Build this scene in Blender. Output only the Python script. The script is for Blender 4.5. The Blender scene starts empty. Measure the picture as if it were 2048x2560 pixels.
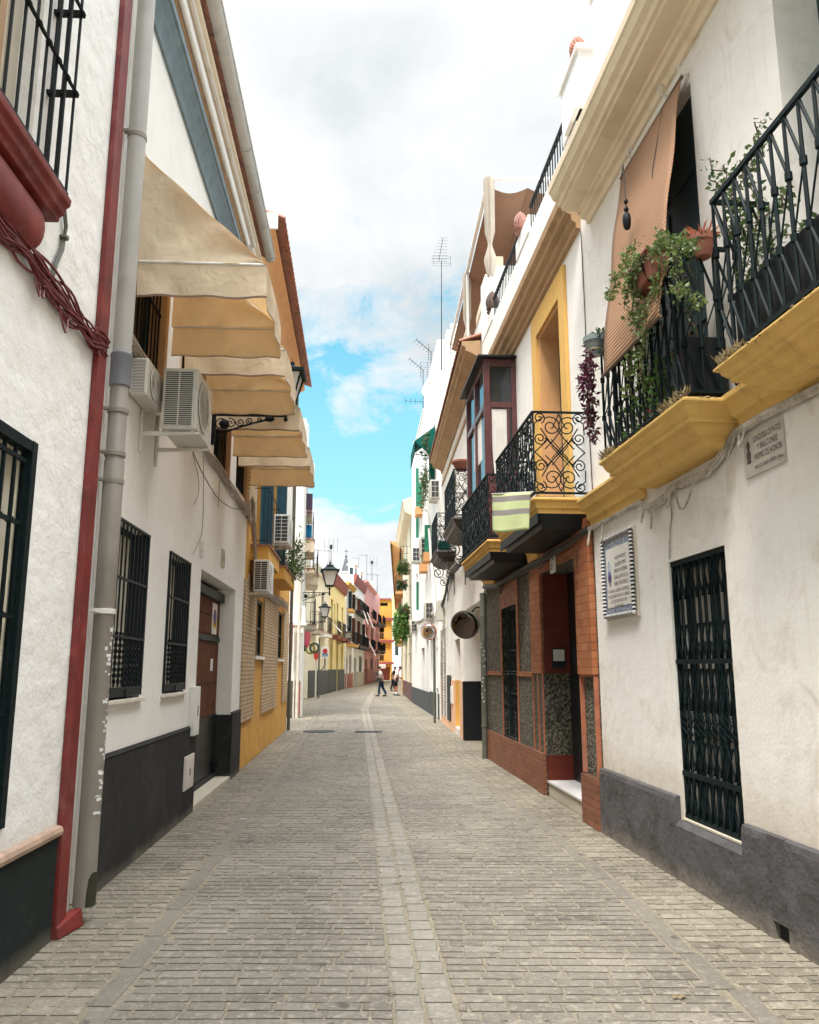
import bpy, bmesh, math, random
from math import radians as R, sin, cos, pi
from mathutils import Vector, Matrix, noise
rnd = random.Random(11)
SC = bpy.context.scene
COL = SC.collection
# ---------------------------------------------------------------- camera
FPX = 2050.0
PITCH = math.atan(392/FPX)
CAMH = 1.6
cp, sp = cos(PITCH), sin(PITCH)
cd = bpy.data.cameras.new('camera'); cam = bpy.data.objects.new('camera', cd); COL.objects.link(cam)
cam.location = (0, 0, CAMH); cam.rotation_euler = (pi/2+PITCH, 0, 0)
cd.sensor_fit = 'HORIZONTAL'; cd.sensor_width = 36; cd.lens = 36*FPX/2048
cd.clip_start = .05; cd.clip_end = 3000
SC.camera = cam

def ray(x, y):
    u = (x-1024)/FPX; v = (1280-y)/FPX
    return u, cp-v*sp, sp+v*cp
def ground(x, y, z=0):
    d = ray(x, y); t = (z-CAMH)/d[2]
    return t*d[0], t*d[1]

class Fac:
    """a facade line: s runs along the wall away from the viewer, n towards the street, z up"""
    def __init__(s, P0, P1, side):
        dx, dy = P1[0]-P0[0], P1[1]-P0[1]; L = math.hypot(dx, dy)
        s.O = P0; s.L = L; s.u = (dx/L, dy/L)
        s.n = (s.u[1], -s.u[0]) if side == 'L' else (-s.u[1], s.u[0])
        s.sg = -1 if side == 'L' else 1
        s.ang = math.atan2(s.sg*s.u[1], s.sg*s.u[0])
    def w(s, a, n, z):
        return Vector((s.O[0]+a*s.u[0]+n*s.n[0], s.O[1]+a*s.u[1]+n*s.n[1], z))
    def at(s, x, y, n=0.0):
        d = ray(x, y); ox, oy = s.O[0]+n*s.n[0], s.O[1]+n*s.n[1]
        t = (ox*s.n[0]+oy*s.n[1])/(d[0]*s.n[0]+d[1]*s.n[1])
        X, Y = t*d[0], t*d[1]
        return (X-ox)*s.u[0]+(Y-oy)*s.u[1], CAMH+t*d[2]
    def s_of(s, x, y, n=0.0): return s.at(x, y, n)[0]
    def z_of(s, x, y, n=0.0): return s.at(x, y, n)[1]
W = Fac((0, 0), (1, 0), 'R')          # world frame: s = X, n = Y

# ---------------------------------------------------------------- mesh builder
def arcpts(c, r, a0, a1, n):
    return [(c[0]+r*cos(a0+(a1-a0)*i/n), c[1]+r*sin(a0+(a1-a0)*i/n)) for i in range(n+1)]
class MB:
    def __init__(s): s.v = []; s.f = []; s.mi = []; s.cur = 0
    def add(s, vs, fs):
        b = len(s.v); s.v += [tuple(p) for p in vs]
        for f in fs: s.f.append([b+i for i in f]); s.mi.append(s.cur)
        return s
    def box(s, a0, a1, n0, n1, z0, z1):
        vs = [(a, n, z) for a in (a0, a1) for n in (n0, n1) for z in (z0, z1)]
        return s.add(vs, [(0,1,3,2),(4,6,7,5),(0,4,5,1),(2,3,7,6),(0,2,6,4),(1,5,7,3)])
    def poly(s, pts): return s.add(pts, [tuple(range(len(pts)))])
    def hexa(s, bot, top):
        n = len(bot)
        return s.add(list(bot)+list(top), [tuple(range(n)), tuple(range(n, 2*n))]+[(i, (i+1) % n, n+(i+1) % n, n+i) for i in range(n)])
    def extr(s, prof, a0, a1):            # prof in (n, z), extruded along s
        return s.hexa([(a0, n, z) for n, z in prof], [(a1, n, z) for n, z in prof])
    def extn(s, prof, n0, n1):            # prof in (s, z), extruded along n
        return s.hexa([(a, n0, z) for a, z in prof], [(a, n1, z) for a, z in prof])
    def extz(s, prof, z0, z1):            # prof in (s, n)
        return s.hexa([(a, n, z0) for a, n in prof], [(a, n, z1) for a, n in prof])
    def tube(s, pts, r, seg=6, closed=False, rot=0.0, cap=True):
        P = [Vector(p) for p in pts]; n = len(P)
        if n < 2: return s
        rr = r if isinstance(r, (list, tuple)) else [r]*n
        T = []
        for i in range(n):
            a = P[(i-1) % n] if (closed or i > 0) else P[i]
            b = P[(i+1) % n] if (closed or i < n-1) else P[i]
            d = (b-a); T.append(d.normalized() if d.length > 1e-9 else Vector((0,0,1)))
        up = Vector((0, 0, 1)) if abs(T[0].z) < .9 else Vector((0, 1, 0))
        X = T[0].cross(up).normalized(); vs = []
        for i in range(n):
            X = (X-T[i]*X.dot(T[i]));
            X = X.normalized() if X.length > 1e-6 else T[i].orthogonal().normalized()
            Y = T[i].cross(X)
            for k in range(seg):
                a = rot+2*pi*k/seg
                vs.append(P[i]+(X*cos(a)+Y*sin(a))*rr[i])
        fs = []
        m = n if closed else n-1
        for i in range(m):
            j = (i+1) % n
            for k in range(seg):
                l = (k+1) % seg
                fs.append((i*seg+k, i*seg+l, j*seg+l, j*seg+k))
        if not closed and cap:
            fs.append(tuple(range(seg))); fs.append(tuple((n-1)*seg+k for k in range(seg)))
        return s.add(vs, fs)
    def bar(s, p, q, w):                   # square bar
        return s.tube([p, q], w*.707, 4, rot=pi/4)
    def lathe(s, c, prof, seg=16, axis='z', ax=None):
        # prof: (radius, height) along the axis
        vs = []; n = len(prof)
        if ax is not None:
            A = Vector(ax).normalized(); X = A.orthogonal().normalized(); Y = A.cross(X)
        elif axis == 'z': A, X, Y = Vector((0,0,1)), Vector((1,0,0)), Vector((0,1,0))
        elif axis == 'n': A, X, Y = Vector((0,1,0)), Vector((1,0,0)), Vector((0,0,1))
        else: A, X, Y = Vector((1,0,0)), Vector((0,1,0)), Vector((0,0,1))
        C = Vector(c)
        for r, h in prof:
            for k in range(seg):
                a = 2*pi*k/seg; vs.append(C+A*h+(X*cos(a)+Y*sin(a))*r)
        fs = [(i*seg+k, i*seg+(k+1) % seg, (i+1)*seg+(k+1) % seg, (i+1)*seg+k) for i in range(n-1) for k in range(seg)]
        if prof[0][0] > 1e-4: fs.append(tuple(range(seg)))
        if prof[-1][0] > 1e-4: fs.append(tuple((n-1)*seg+k for k in range(seg)))
        return s.add(vs, fs)
    def ball(s, c, r, seg=10, rings=6, sc=(1,1,1)):
        prof = [(max(1e-5, r*sin(pi*i/rings)), -r*cos(pi*i/rings)) for i in range(rings+1)]
        b = len(s.v); s.lathe((0,0,0), prof, seg)
        for i in range(b, len(s.v)):
            v = s.v[i]; s.v[i] = (c[0]+v[0]*sc[0], c[1]+v[1]*sc[1], c[2]+v[2]*sc[2])
        return s
    def rings(s, loops, closed=True, capb=True, capt=True):
        n = len(loops[0]); vs = [p for l in loops for p in l]; fs = []
        for i in range(len(loops)-1):
            for k in range(n if closed else n-1):
                l = (k+1) % n; fs.append((i*n+k, i*n+l, (i+1)*n+l, (i+1)*n+k))
        if capb: fs.append(tuple(range(n)))
        if capt: fs.append(tuple((len(loops)-1)*n+k for k in range(n)))
        return s.add(vs, fs)
    def leaf(s, c, size, rg, dirv=None, asp=.5):
        d = Vector((rg.gauss(0,1), rg.gauss(0,1), rg.gauss(0,1))) if dirv is None else Vector(dirv)+Vector((rg.gauss(0,.4), rg.gauss(0,.4), rg.gauss(0,.4)))
        if d.length < 1e-3: d = Vector((0,0,1))
        d.normalize(); q = d.orthogonal().normalized(); q = Matrix.Rotation(rg.uniform(0, 6.28), 3, d) @ q
        nn = d.cross(q); C = Vector(c)
        a = C; b = C+d*size; m1 = C+d*size*.45+q*size*asp*.5+nn*size*.08; m2 = C+d*size*.45-q*size*asp*.5+nn*size*.08
        return s.add([a, m1, b, m2], [(0, 1, 2), (0, 2, 3)])
    def text(s, txt, a, z, n, h, wid=None, align='CENTER', depth=.003, bold=0.0, flip=1):
        """lettering standing on a facade: (a, z) = anchor, h = capital height, wid = total width (squeezes)"""
        cu = bpy.data.curves.new('t', 'FONT'); cu.body = txt; cu.size = h/.72; cu.extrude = 0; cu.offset = bold
        cu.align_x = 'LEFT'; cu.resolution_u = 2
        o = bpy.data.objects.new('t', cu); COL.objects.link(o)
        dg = bpy.context.evaluated_depsgraph_get(); dg.update()
        me = bpy.data.meshes.new_from_object(o.evaluated_get(dg))
        bpy.data.objects.remove(o); bpy.data.curves.remove(cu)
        if not me.vertices: return s
        xs = [v.co.x for v in me.vertices]; x0, x1 = min(xs), max(xs)
        k = (wid/(x1-x0)) if wid else 1
        cx = (x0+x1)/2 if align == 'CENTER' else x0
        s.add([(a+flip*(v.co.x-cx)*k, n, z+v.co.y) for v in me.vertices], [tuple(p.vertices) for p in me.polygons])
        bpy.data.meshes.remove(me)
        return s
    def spiral(s, c, r0, r1, a0, turns, n, w, plane='s', seg=4, k=None, tail=None):
        """scroll of bar stock; plane 's' = in the (s,z) plane at depth n, 'n' = in the (n,z) plane at s = n"""
        m = k or max(8, int(abs(turns)*14)); pts = []
        for i in range(m+1):
            t = i/m; r = r0+(r1-r0)*t; a = a0+turns*2*pi*t
            x, z = c[0]+r*cos(a), c[1]+r*sin(a)
            pts.append((x, n, z) if plane == 's' else (n, x, z))
        if tail: pts = tail+pts
        return s.tube(pts, w, seg)

ORG = {}
USED = {}
def _new(name, data):
    o = bpy.data.objects.new(name, data); COL.objects.link(o); return o
def tag(o, label=None, cat=None, group=None, kind=None):
    if label: o['label'] = label
    if cat: o['category'] = cat
    if group: o['group'] = group
    if kind: o['kind'] = kind
    return o
def thing(name, label, cat, F, org, group=None):
    o = _new(name, None); o.empty_display_size = .2
    o.location = F.w(*org); o.rotation_euler = (0, 0, F.ang)
    ORG[o.name] = (F, org); return tag(o, label, cat, group)
def part(mb, name, mat, parent=None, F=None, org=(0,0,0), smooth=False, bev=0.0, label=None, cat=None, group=None, kind=None, recalc=True, sharp=35, solid=0.0, sub=0):
    """links the collected shapes as ONE mesh object; a top-level one needs F, org, label and cat"""
    if parent is not None: F, org = ORG[parent.name]
    me = bpy.data.meshes.new(name)
    me.from_pydata([(F.sg*(v[0]-org[0]), v[1]-org[1], v[2]-org[2]) for v in mb.v], [], mb.f)
    mats = mat if isinstance(mat, (list, tuple)) else [mat]
    for m in mats: me.materials.append(m)
    if len(mats) > 1: me.polygons.foreach_set('material_index', mb.mi)
    if recalc:
        bm = bmesh.new(); bm.from_mesh(me); bmesh.ops.recalc_face_normals(bm, faces=bm.faces); bm.to_mesh(me); bm.free()
    if smooth:
        me.polygons.foreach_set('use_smooth', [True]*len(me.polygons)); me.set_sharp_from_angle(angle=R(sharp))
    me.update()
    o = _new(name, me)
    if parent is not None: o.parent = parent; ORG[o.name] = (F, org)
    else:
        o.location = F.w(*org); o.rotation_euler = (0, 0, F.ang); ORG[o.name] = (F, org)
    if solid: m = o.modifiers.new('solid', 'SOLIDIFY'); m.thickness = solid; m.offset = 0
    if bev: m = o.modifiers.new('bevel', 'BEVEL'); m.width = bev; m.segments = 2; m.limit_method = 'ANGLE'; m.angle_limit = R(40)
    if sub: m = o.modifiers.new('sub', 'SUBSURF'); m.levels = sub; m.render_levels = sub
    return tag(o, label, cat, group, kind)
def copy_tree(o, parent=None):
    c = o.copy(); COL.objects.link(c)
    if parent is not None: c.parent = parent
    if o.name in ORG: ORG[c.name] = ORG[o.name]
    for ch in [x for x in KIDS(o)]: copy_tree(ch, c)
    return c
def KIDS(o): return [x for x in COL.objects if x.parent == o]
def dup(o, F, org, label, rz=0.0, scale=None):
    c = copy_tree(o); c.location = F.w(*org); c.rotation_euler = (0, 0, F.ang+rz)
    if scale: c.scale = (scale,)*3 if not isinstance(scale, tuple) else scale
    c['label'] = label; return c

# ---------------------------------------------------------------- materials
MATS = {}
def nodes(name):
    m = bpy.data.materials.new(name); m.use_nodes = True
    nt = m.node_tree; b = nt.nodes['Principled BSDF']
    return m, nt, b
def lk(nt, a, b): nt.links.new(a, b)
def nd(nt, t, **kw):
    n = nt.nodes.new(t)
    for k, v in kw.items():
        if k in n.inputs: n.inputs[k].default_value = v
        else: setattr(n, k, v)
    return n
def coords(nt, scale=1.0, plane=None, rotz=0):
    tc = nd(nt, 'ShaderNodeTexCoord'); src = tc.outputs['Object']
    if plane == 'xz':
        sx = nd(nt, 'ShaderNodeSeparateXYZ'); cx = nd(nt, 'ShaderNodeCombineXYZ')
        lk(nt, src, sx.inputs[0]); lk(nt, sx.outputs[0], cx.inputs[0]); lk(nt, sx.outputs[2], cx.inputs[1]); lk(nt, sx.outputs[1], cx.inputs[2]); src = cx.outputs[0]
    mp = nd(nt, 'ShaderNodeMapping'); lk(nt, src, mp.inputs[0])
    mp.inputs['Scale'].default_value = (scale,)*3 if not isinstance(scale, tuple) else scale
    mp.inputs['Rotation'].default_value = (0, 0, rotz)
    return mp.outputs[0]
def ramp(nt, fac, stops):
    r = nd(nt, 'ShaderNodeValToRGB'); e = r.color_ramp.elements
    while len(e) < len(stops): e.new(.5)
    for i, (p, c) in enumerate(stops):
        e[i].position = p; e[i].color = (*c, 1) if len(c) == 3 else c
    lk(nt, fac, r.inputs[0]); return r.outputs[0]
def mix(nt, fac, a, b, mode='MIX'):
    m = nd(nt, 'ShaderNodeMix', data_type='RGBA', blend_type=mode)
    for sock, v in ((m.inputs[0], fac), (m.inputs[6], a), (m.inputs[7], b)):
        if hasattr(v, 'is_linked') or hasattr(v, 'links'): lk(nt, v, sock)
        elif isinstance(v, (int, float)): sock.default_value = v
        else: sock.default_value = (*v, 1) if len(v) == 3 else v
    return m.outputs[2]
def bump(nt, b, h, strength=.3, dist=.01, prev=None):
    n = nd(nt, 'ShaderNodeBump'); n.inputs['Strength'].default_value = strength; n.inputs['Distance'].default_value = dist
    lk(nt, h, n.inputs['Height'])
    if prev is not None: lk(nt, prev, n.inputs['Normal'])
    lk(nt, n.outputs[0], b.inputs['Normal']); return n.outputs[0]
def noi(nt, vec, scale, detail=4, rough=.55, dist=0):
    n = nd(nt, 'ShaderNodeTexNoise'); n.inputs['Scale'].default_value = scale; n.inputs['Detail'].default_value = detail
    n.inputs['Roughness'].default_value = rough; n.inputs['Distortion'].default_value = dist
    lk(nt, vec, n.inputs['Vector']); return n.outputs['Fac']
def paint(name, col, rough=.6, metal=0.0, var=.12, scale=6, bmp=.0, bs=60, dirt=None, spec=.5):
    if name in MATS: return MATS[name]
    m, nt, b = nodes(name); v = coords(nt)
    f = noi(nt, v, scale, 5, .6)
    c = ramp(nt, f, [(.3, tuple(x*(1-var) for x in col)), (.7, tuple(min(1, x*(1+var)) for x in col))])
    if dirt:
        f2 = noi(nt, v, 3.1, 6, .7, .6); k = ramp(nt, f2, [(.52, (0,0,0)), (.72, (1,1,1))]); c = mix(nt, k, c, dirt)
    lk(nt, c, b.inputs['Base Color']); b.inputs['Roughness'].default_value = rough; b.inputs['Metallic'].default_value = metal
    b.inputs['Specular IOR Level'].default_value = spec
    if bmp: bump(nt, b, noi(nt, v, bs, 4), bmp, .004)
    MATS[name] = m; return m
def plaster(name, col, stain=None, sk=(.5, .72), patch=.06, rough_b=.35, coarse=1.0, streak=None, dark=.1, dust=None):
    """painted render: trowelled lumps, hairline pits, blotchy dirt and vertical run-off streaks"""
    if name in MATS: return MATS[name]
    m, nt, b = nodes(name); v = coords(nt)
    f = noi(nt, v, .9*coarse, 8, .62, .4)
    c = ramp(nt, f, [(.3, tuple(x*(1-patch) for x in col)), (.7, tuple(min(.9, x*(1+patch*.6)) for x in col))])
    if stain:
        f2 = noi(nt, v, 2.3, 9, .72, 1.2); k = ramp(nt, f2, [(sk[0], (0,0,0)), (sk[1], (1,1,1))]); c = mix(nt, k, c, stain)
    if streak:
        vs = coords(nt, (9, 9, .55)); f3 = noi(nt, vs, 1.6, 6, .6, .3)
        k = ramp(nt, f3, [(.55, (0,0,0)), (.8, (.8,.8,.8))]); c = mix(nt, k, c, streak)
    f4 = noi(nt, v, 34, 5, .6); k4 = ramp(nt, f4, [(.60, (0,0,0)), (.75, (1,1,1))])
    c = mix(nt, k4, c, tuple(x*(1-dark) for x in col))
    if dust:      # splashed dirt that thins out with height, broken up by noise
        sx = nd(nt, 'ShaderNodeSeparateXYZ'); lk(nt, v, sx.inputs[0])
        a_ = nd(nt, 'ShaderNodeMath', operation='MULTIPLY_ADD'); lk(nt, noi(nt, v, 4.5, 8, .7, .3), a_.inputs[0]); a_.inputs[1].default_value = dust[1]*2.6; lk(nt, sx.outputs[2], a_.inputs[2])
        s_ = nd(nt, 'ShaderNodeMath', operation='SUBTRACT'); lk(nt, a_.outputs[0], s_.inputs[0]); s_.inputs[1].default_value = dust[2]+dust[1]*1.3
        k_ = nd(nt, 'ShaderNodeMapRange'); lk(nt, s_.outputs[0], k_.inputs['Value']); k_.inputs['From Min'].default_value = dust[1]; k_.inputs['From Max'].default_value = -dust[1]*.6; k_.inputs['To Max'].default_value = dust[3]
        c = mix(nt, k_.outputs[0], c, dust[0])
    lk(nt, c, b.inputs['Base Color']); b.inputs['Roughness'].default_value = .85
    b.inputs['Specular IOR Level'].default_value = .25
    h1 = noi(nt, v, 3.2*coarse, 5, .5, 0); p = bump(nt, b, h1, rough_b*.55, .035)
    h2 = noi(nt, v, 38, 5, .6, 0); bump(nt, b, h2, rough_b*.6, .006, p)
    MATS[name] = m; return m
def metal(name, col, rough=.45, spec=.5):
    if name in MATS: return MATS[name]
    m, nt, b = nodes(name); v = coords(nt)
    f = noi(nt, v, 25, 5, .6); c = ramp(nt, f, [(.35, tuple(x*.7 for x in col)), (.7, tuple(x*1.35 for x in col))])
    lk(nt, c, b.inputs['Base Color']); b.inputs['Roughness'].default_value = rough; b.inputs['Specular IOR Level'].default_value = spec
    bump(nt, b, noi(nt, v, 90, 3), .25, .002)
    MATS[name] = m; return m
def glass(name='window_glass', col=(.02,.025,.028), rough=.06):
    if name in MATS: return MATS[name]
    m, nt, b = nodes(name); v = coords(nt)
    lk(nt, ramp(nt, noi(nt, v, 1.4, 3), [(.3, tuple(x*.6 for x in col)), (.7, tuple(x*1.5 for x in col))]), b.inputs['Base Color'])
    b.inputs['Roughness'].default_value = rough; b.inputs['Specular IOR Level'].default_value = .7
    bump(nt, b, noi(nt, v, 1.2, 2), .05, .02)
    MATS[name] = m; return m
def brickm(name, c1, c2, mort, bw, bh, ms=.006, rough=.8, bmp=.5, spec=.3, offs=.5, dirt=None):
    if name in MATS: return MATS[name]
    m, nt, b = nodes(name); v = coords(nt, 1.0, 'xz')
    t = nd(nt, 'ShaderNodeTexBrick'); lk(nt, v, t.inputs['Vector'])
    t.inputs['Scale'].default_value = 1; t.inputs['Brick Width'].default_value = bw; t.inputs['Row Height'].default_value = bh
    t.inputs['Mortar Size'].default_value = ms; t.inputs['Mortar Smooth'].default_value = .3; t.inputs['Bias'].default_value = -.1; t.offset = offs
    t.inputs['Color1'].default_value = (*c1, 1); t.inputs['Color2'].default_value = (*c2, 1); t.inputs['Mortar'].default_value = (*mort, 1)
    v2 = coords(nt); f = noi(nt, v2, 3, 6, .65, .4); c = mix(nt, .35, t.outputs['Color'], ramp(nt, f, [(.3, tuple(x*.55 for x in c1)), (.7, c2)]))
    if dirt: c = mix(nt, ramp(nt, noi(nt, v2, 1.7, 7, .7, .8), [(.5, (0,0,0)), (.72, (1,1,1))]), c, dirt)
    lk(nt, c, b.inputs['Base Color']); b.inputs['Roughness'].default_value = rough; b.inputs['Specular IOR Level'].default_value = spec
    inv = nd(nt, 'ShaderNodeMath', operation='SUBTRACT'); inv.inputs[0].default_value = 1; lk(nt, t.outputs['Fac'], inv.inputs[1])
    p = bump(nt, b, inv.outputs[0], bmp, .008); bump(nt, b, noi(nt, v2, 50, 4), .25, .004, p)
    MATS[name] = m; return m
def cobble(name, stops, rough=.75, bs=55, joint=None):
    """one colour for each separate stone, picked at random, plus grain and blotches"""
    if name in MATS: return MATS[name]
    m, nt, b = nodes(name); v = coords(nt); g = nd(nt, 'ShaderNodeNewGeometry')
    c = ramp(nt, g.outputs['Random Per Island'], stops)
    f = noi(nt, v, bs, 6, .75); c = mix(nt, ramp(nt, f, [(.42, (.0,)*3), (.66, (.8,)*3)]), c, tuple(x*.5 for x in stops[0][1]))
    c = mix(nt, ramp(nt, noi(nt, v, bs*.35, 4, .6), [(.52, (.0,)*3), (.68, (.6,)*3)]), c, tuple(min(1, x*1.5) for x in stops[-1][1]))
    f2 = noi(nt, v, .55, 7, .7, .6); c = mix(nt, ramp(nt, f2, [(.42, (0,)*3), (.68, (.5,)*3)]), c, tuple(min(1, x*1.35) for x in stops[-1][1]))
    f3 = noi(nt, v, 7.0, 3, .5, .2); c = mix(nt, ramp(nt, f3, [(.64, (0,)*3), (.74, (.75,)*3)]), c, (.035, .031, .026))
    lk(nt, c, b.inputs['Base Color'])
    lk(nt, ramp(nt, f2, [(.3, (rough-.1,)*3), (.7, (rough+.1,)*3)]), b.inputs['Roughness']); b.inputs['Specular IOR Level'].default_value = .35
    p = bump(nt, b, noi(nt, v, 22, 5, .65), .5, .006); bump(nt, b, noi(nt, v, 120, 3), .35, .002, p)
    MATS[name] = m; return m
def leafm(name, c1, c2):
    if name in MATS: return MATS[name]
    m, nt, b = nodes(name); g = nd(nt, 'ShaderNodeNewGeometry')
    c = ramp(nt, g.outputs['Random Per Island'], [(0, c1), (1, c2)]); lk(nt, c, b.inputs['Base Color'])
    b.inputs['Roughness'].default_value = .5
    try: b.inputs['Subsurface Weight'].default_value = 0
    except Exception: pass
    tr = nd(nt, 'ShaderNodeBsdfTranslucent'); lk(nt, c, tr.inputs[0]); ms = nd(nt, 'ShaderNodeMixShader'); ms.inputs[0].default_value = .35
    out = nt.nodes['Material Output']; lk(nt, b.outputs[0], ms.inputs[1]); lk(nt, tr.outputs[0], ms.inputs[2]); lk(nt, ms.outputs[0], out.inputs[0])
    MATS[name] = m; return m
def cloth(name, col, col2=None, trans=.3, weave=350, wrinkle=.25):
    if name in MATS: return MATS[name]
    m, nt, b = nodes(name); v = coords(nt)
    c = ramp(nt, noi(nt, v, 2.2, 6, .6, .5), [(.3, tuple(x*.88 for x in col)), (.7, tuple(min(1, x*1.06) for x in col))])
    lk(nt, c, b.inputs['Base Color']); b.inputs['Roughness'].default_value = .9; b.inputs['Specular IOR Level'].default_value = .1
    p = bump(nt, b, noi(nt, coords(nt, (1.6, 2.6, 2.6)), 1.7, 3, .45, .35), wrinkle, .05); bump(nt, b, noi(nt, v, weave, 2), .15, .001, p)
    if trans:
        tr = nd(nt, 'ShaderNodeBsdfTranslucent'); lk(nt, mix(nt, 1.0, c, col2 or col, 'MULTIPLY'), tr.inputs[0]); ms = nd(nt, 'ShaderNodeMixShader'); ms.inputs[0].default_value = trans
        out = nt.nodes['Material Output']; lk(nt, b.outputs[0], ms.inputs[1]); lk(nt, tr.outputs[0], ms.inputs[2]); lk(nt, ms.outputs[0], out.inputs[0])
    MATS[name] = m; return m

# ---------------------------------------------------------------- building pieces
def shell(root, F, s0, s1, z0, z1, holes, mat, name='wall', depth=5.0, reveal=.2, n=0.0, gap=.003, top=True):
    """closed building body: a street face with openings, their reveals, sides, back and top"""
    m = MB(); s0 += gap; s1 -= gap
    hs = [h if len(h) == 5 else (*h, reveal) for h in holes]
    A = sorted({s0, s1, *[min(max(h[0], s0), s1) for h in hs], *[min(max(h[1], s0), s1) for h in hs]})
    Z = sorted({z0, z1, *[min(max(h[2], z0), z1) for h in hs], *[min(max(h[3], z0), z1) for h in hs]})
    for i in range(len(A)-1):
        for j in range(len(Z)-1):
            ca, cz = (A[i]+A[i+1])/2, (Z[j]+Z[j+1])/2
            if A[i+1]-A[i] < 1e-6 or Z[j+1]-Z[j] < 1e-6: continue
            if any(h[0] < ca < h[1] and h[2] < cz < h[3] for h in hs): continue
            m.poly([(A[i], n, Z[j]), (A[i+1], n, Z[j]), (A[i+1], n, Z[j+1]), (A[i], n, Z[j+1])])
    for a, b, c, d, r in hs:
        c = max(c, z0)
        m.poly([(a, n, c), (a, n, d), (a, n-r, d), (a, n-r, c)]); m.poly([(b, n, c), (b, n, d), (b, n-r, d), (b, n-r, c)])
        m.poly([(a, n, d), (b, n, d), (b, n-r, d), (a, n-r, d)])
        if c > z0+.01: m.poly([(a, n, c), (b, n, c), (b, n-r, c), (a, n-r, c)])
    for a in (s0, s1): m.poly([(a, n, z0), (a, n, z1), (a, -depth, z1), (a, -depth, z0)])
    m.poly([(s0, -depth, z0), (s1, -depth, z0), (s1, -depth, z1), (s0, -depth, z1)])
    if top: m.poly([(s0, n, z1), (s1, n, z1), (s1, -depth, z1), (s0, -depth, z1)])
    # weld so the corners share vertices
    o = part(m, name, mat, root, recalc=False)
    bm = bmesh.new(); bm.from_mesh(o.data); bmesh.ops.remove_doubles(bm, verts=bm.verts, dist=1e-4); bmesh.ops.recalc_face_normals(bm, faces=bm.faces); bm.to_mesh(o.data); bm.free()
    return o
def panel(F, h, n, th=.02):            # a flat filling of an opening
    m = MB(); m.box(h[0]-.01, h[1]+.01, n-th, n, h[2]-.01, h[3]+.01); return m
def window(root, F, h, n, frame, pane, fw=.05, cols=2, rows=1, name='window'):
    a, b, c, d = h[:4]; m = MB()
    m.box(a-.005, a+fw, n-.05, n, c, d); m.box(b-fw, b+.005, n-.05, n, c, d); m.box(a+fw, b-fw, n-.05, n, c, c+fw); m.box(a+fw, b-fw, n-.05, n, d-fw, d)
    for i in range(1, cols):
        x = a+(b-a)*i/cols; m.box(x-fw*.5, x+fw*.5, n-.045, n-.003, c+fw, d-fw)
    for j in range(1, rows):
        z = c+(d-c)*j/rows; m.box(a+fw, b-fw, n-.043, n-.006, z-fw*.35, z+fw*.35)
    fr = part(m, name, frame, root)
    g = MB(); g.box(a+.01, b-.01, n-.06, n-.03, c+.01, d-.01); part(g, 'pane', pane, fr)
    return fr
def slab_mb(s0, s1, n1, zt, prof, m=None):
    """moulded balcony slab: prof = (inset, drop) steps from the top edge down"""
    m = m or MB(); L = []
    for d, z in prof: L.append([(s0+d, -.02, zt+z), (s0+d, n1-d, zt+z), (s1-d, n1-d, zt+z), (s1-d, -.02, zt+z)])
    m.rings(L); return m
def corn(prof, a0, a1, m=None):
    m = m or MB(); m.extr(prof, a0, a1); return m
def grille_mb(a0, a1, z0, z1, n, k, w=.014, rails=(.0, .5, 1.0), twist=(), m=None):
    m = m or MB()
    for i in range(k+1):
        a = a0+(a1-a0)*i/k; m.bar((a, n, z0), (a, n, z1), w)
    for r in rails:
        z = z0+(z1-z0)*r; m.box(a0-.01, a1+.01, n-.006, n+.012, z-.012, z+.012)
    return m
# ---------------------------------------------------------------- palette
M = {}
M['white'] = plaster('plaster_white', (.82,.795,.755), (.74,.70,.65), (.5,.78), streak=(.70,.66,.61))
M['whiteA'] = plaster('plaster_white_rough', (.82,.80,.765), (.74,.70,.65), (.5,.75), rough_b=1.1, coarse=1.6, dust=((.50,.43,.35), .12, .62, .5))
M['whiteR'] = plaster('plaster_aged', (.80,.765,.71), (.62,.55,.46), (.52,.74), patch=.06, rough_b=.7, streak=(.66,.60,.52), dust=((.50,.40,.29), .25, .75, .55))
M['whiteF'] = plaster('plaster_far_white', (.84,.83,.80), (.74,.72,.68), (.5,.8))
M['cream'] = plaster('plaster_cream', (.80,.735,.58), (.72,.65,.5))
M['yellow'] = plaster('plaster_pale_yellow', (.86,.71,.34), (.78,.62,.3))
M['ochre'] = plaster('plaster_ochre', (.66,.36,.085), (.52,.27,.07), (.5,.75), patch=.12)
M['orange'] = plaster('plaster_orange', (.70,.36,.07), (.7,.34,.06))
M['pink'] = plaster('plaster_pink', (.66,.36,.33), (.74,.36,.32))
M['peach'] = plaster('plaster_peach', (.74,.44,.27), (.66,.4,.25))
M['beige'] = plaster('plaster_beige', (.50,.45,.36), (.42,.37,.30))
M['soffit_orange'] = plaster('plaster_soffit', (.68,.36,.16), (.6,.3,.13))
M['slab_yellow'] = plaster('moulding_yellow', (.70,.45,.145), (.45,.28,.09), (.53,.72), patch=.14, rough_b=.7, streak=(.42,.27,.11))
M['slab_yellow2'] = plaster('moulding_yellow_clean', (.68,.41,.12), (.52,.30,.09), (.52,.74), rough_b=.3, streak=(.45,.27,.1))
M['crust'] = plaster('lichen_crust', (.42,.32,.16), (.10,.075,.04), (.42,.58), rough_b=1.2, patch=.3)
M['cornice_cream'] = plaster('cornice_cream', (.78,.66,.49), (.64,.52,.37), rough_b=.12)
M['cornice_brown'] = plaster('cornice_brown', (.42,.27,.15), (.27,.17,.09), (.48,.7), rough_b=.12)
M['cornice_blue'] = paint('cornice_slate_blue', (.14,.19,.215), .6, var=.2, bmp=.2)
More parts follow.
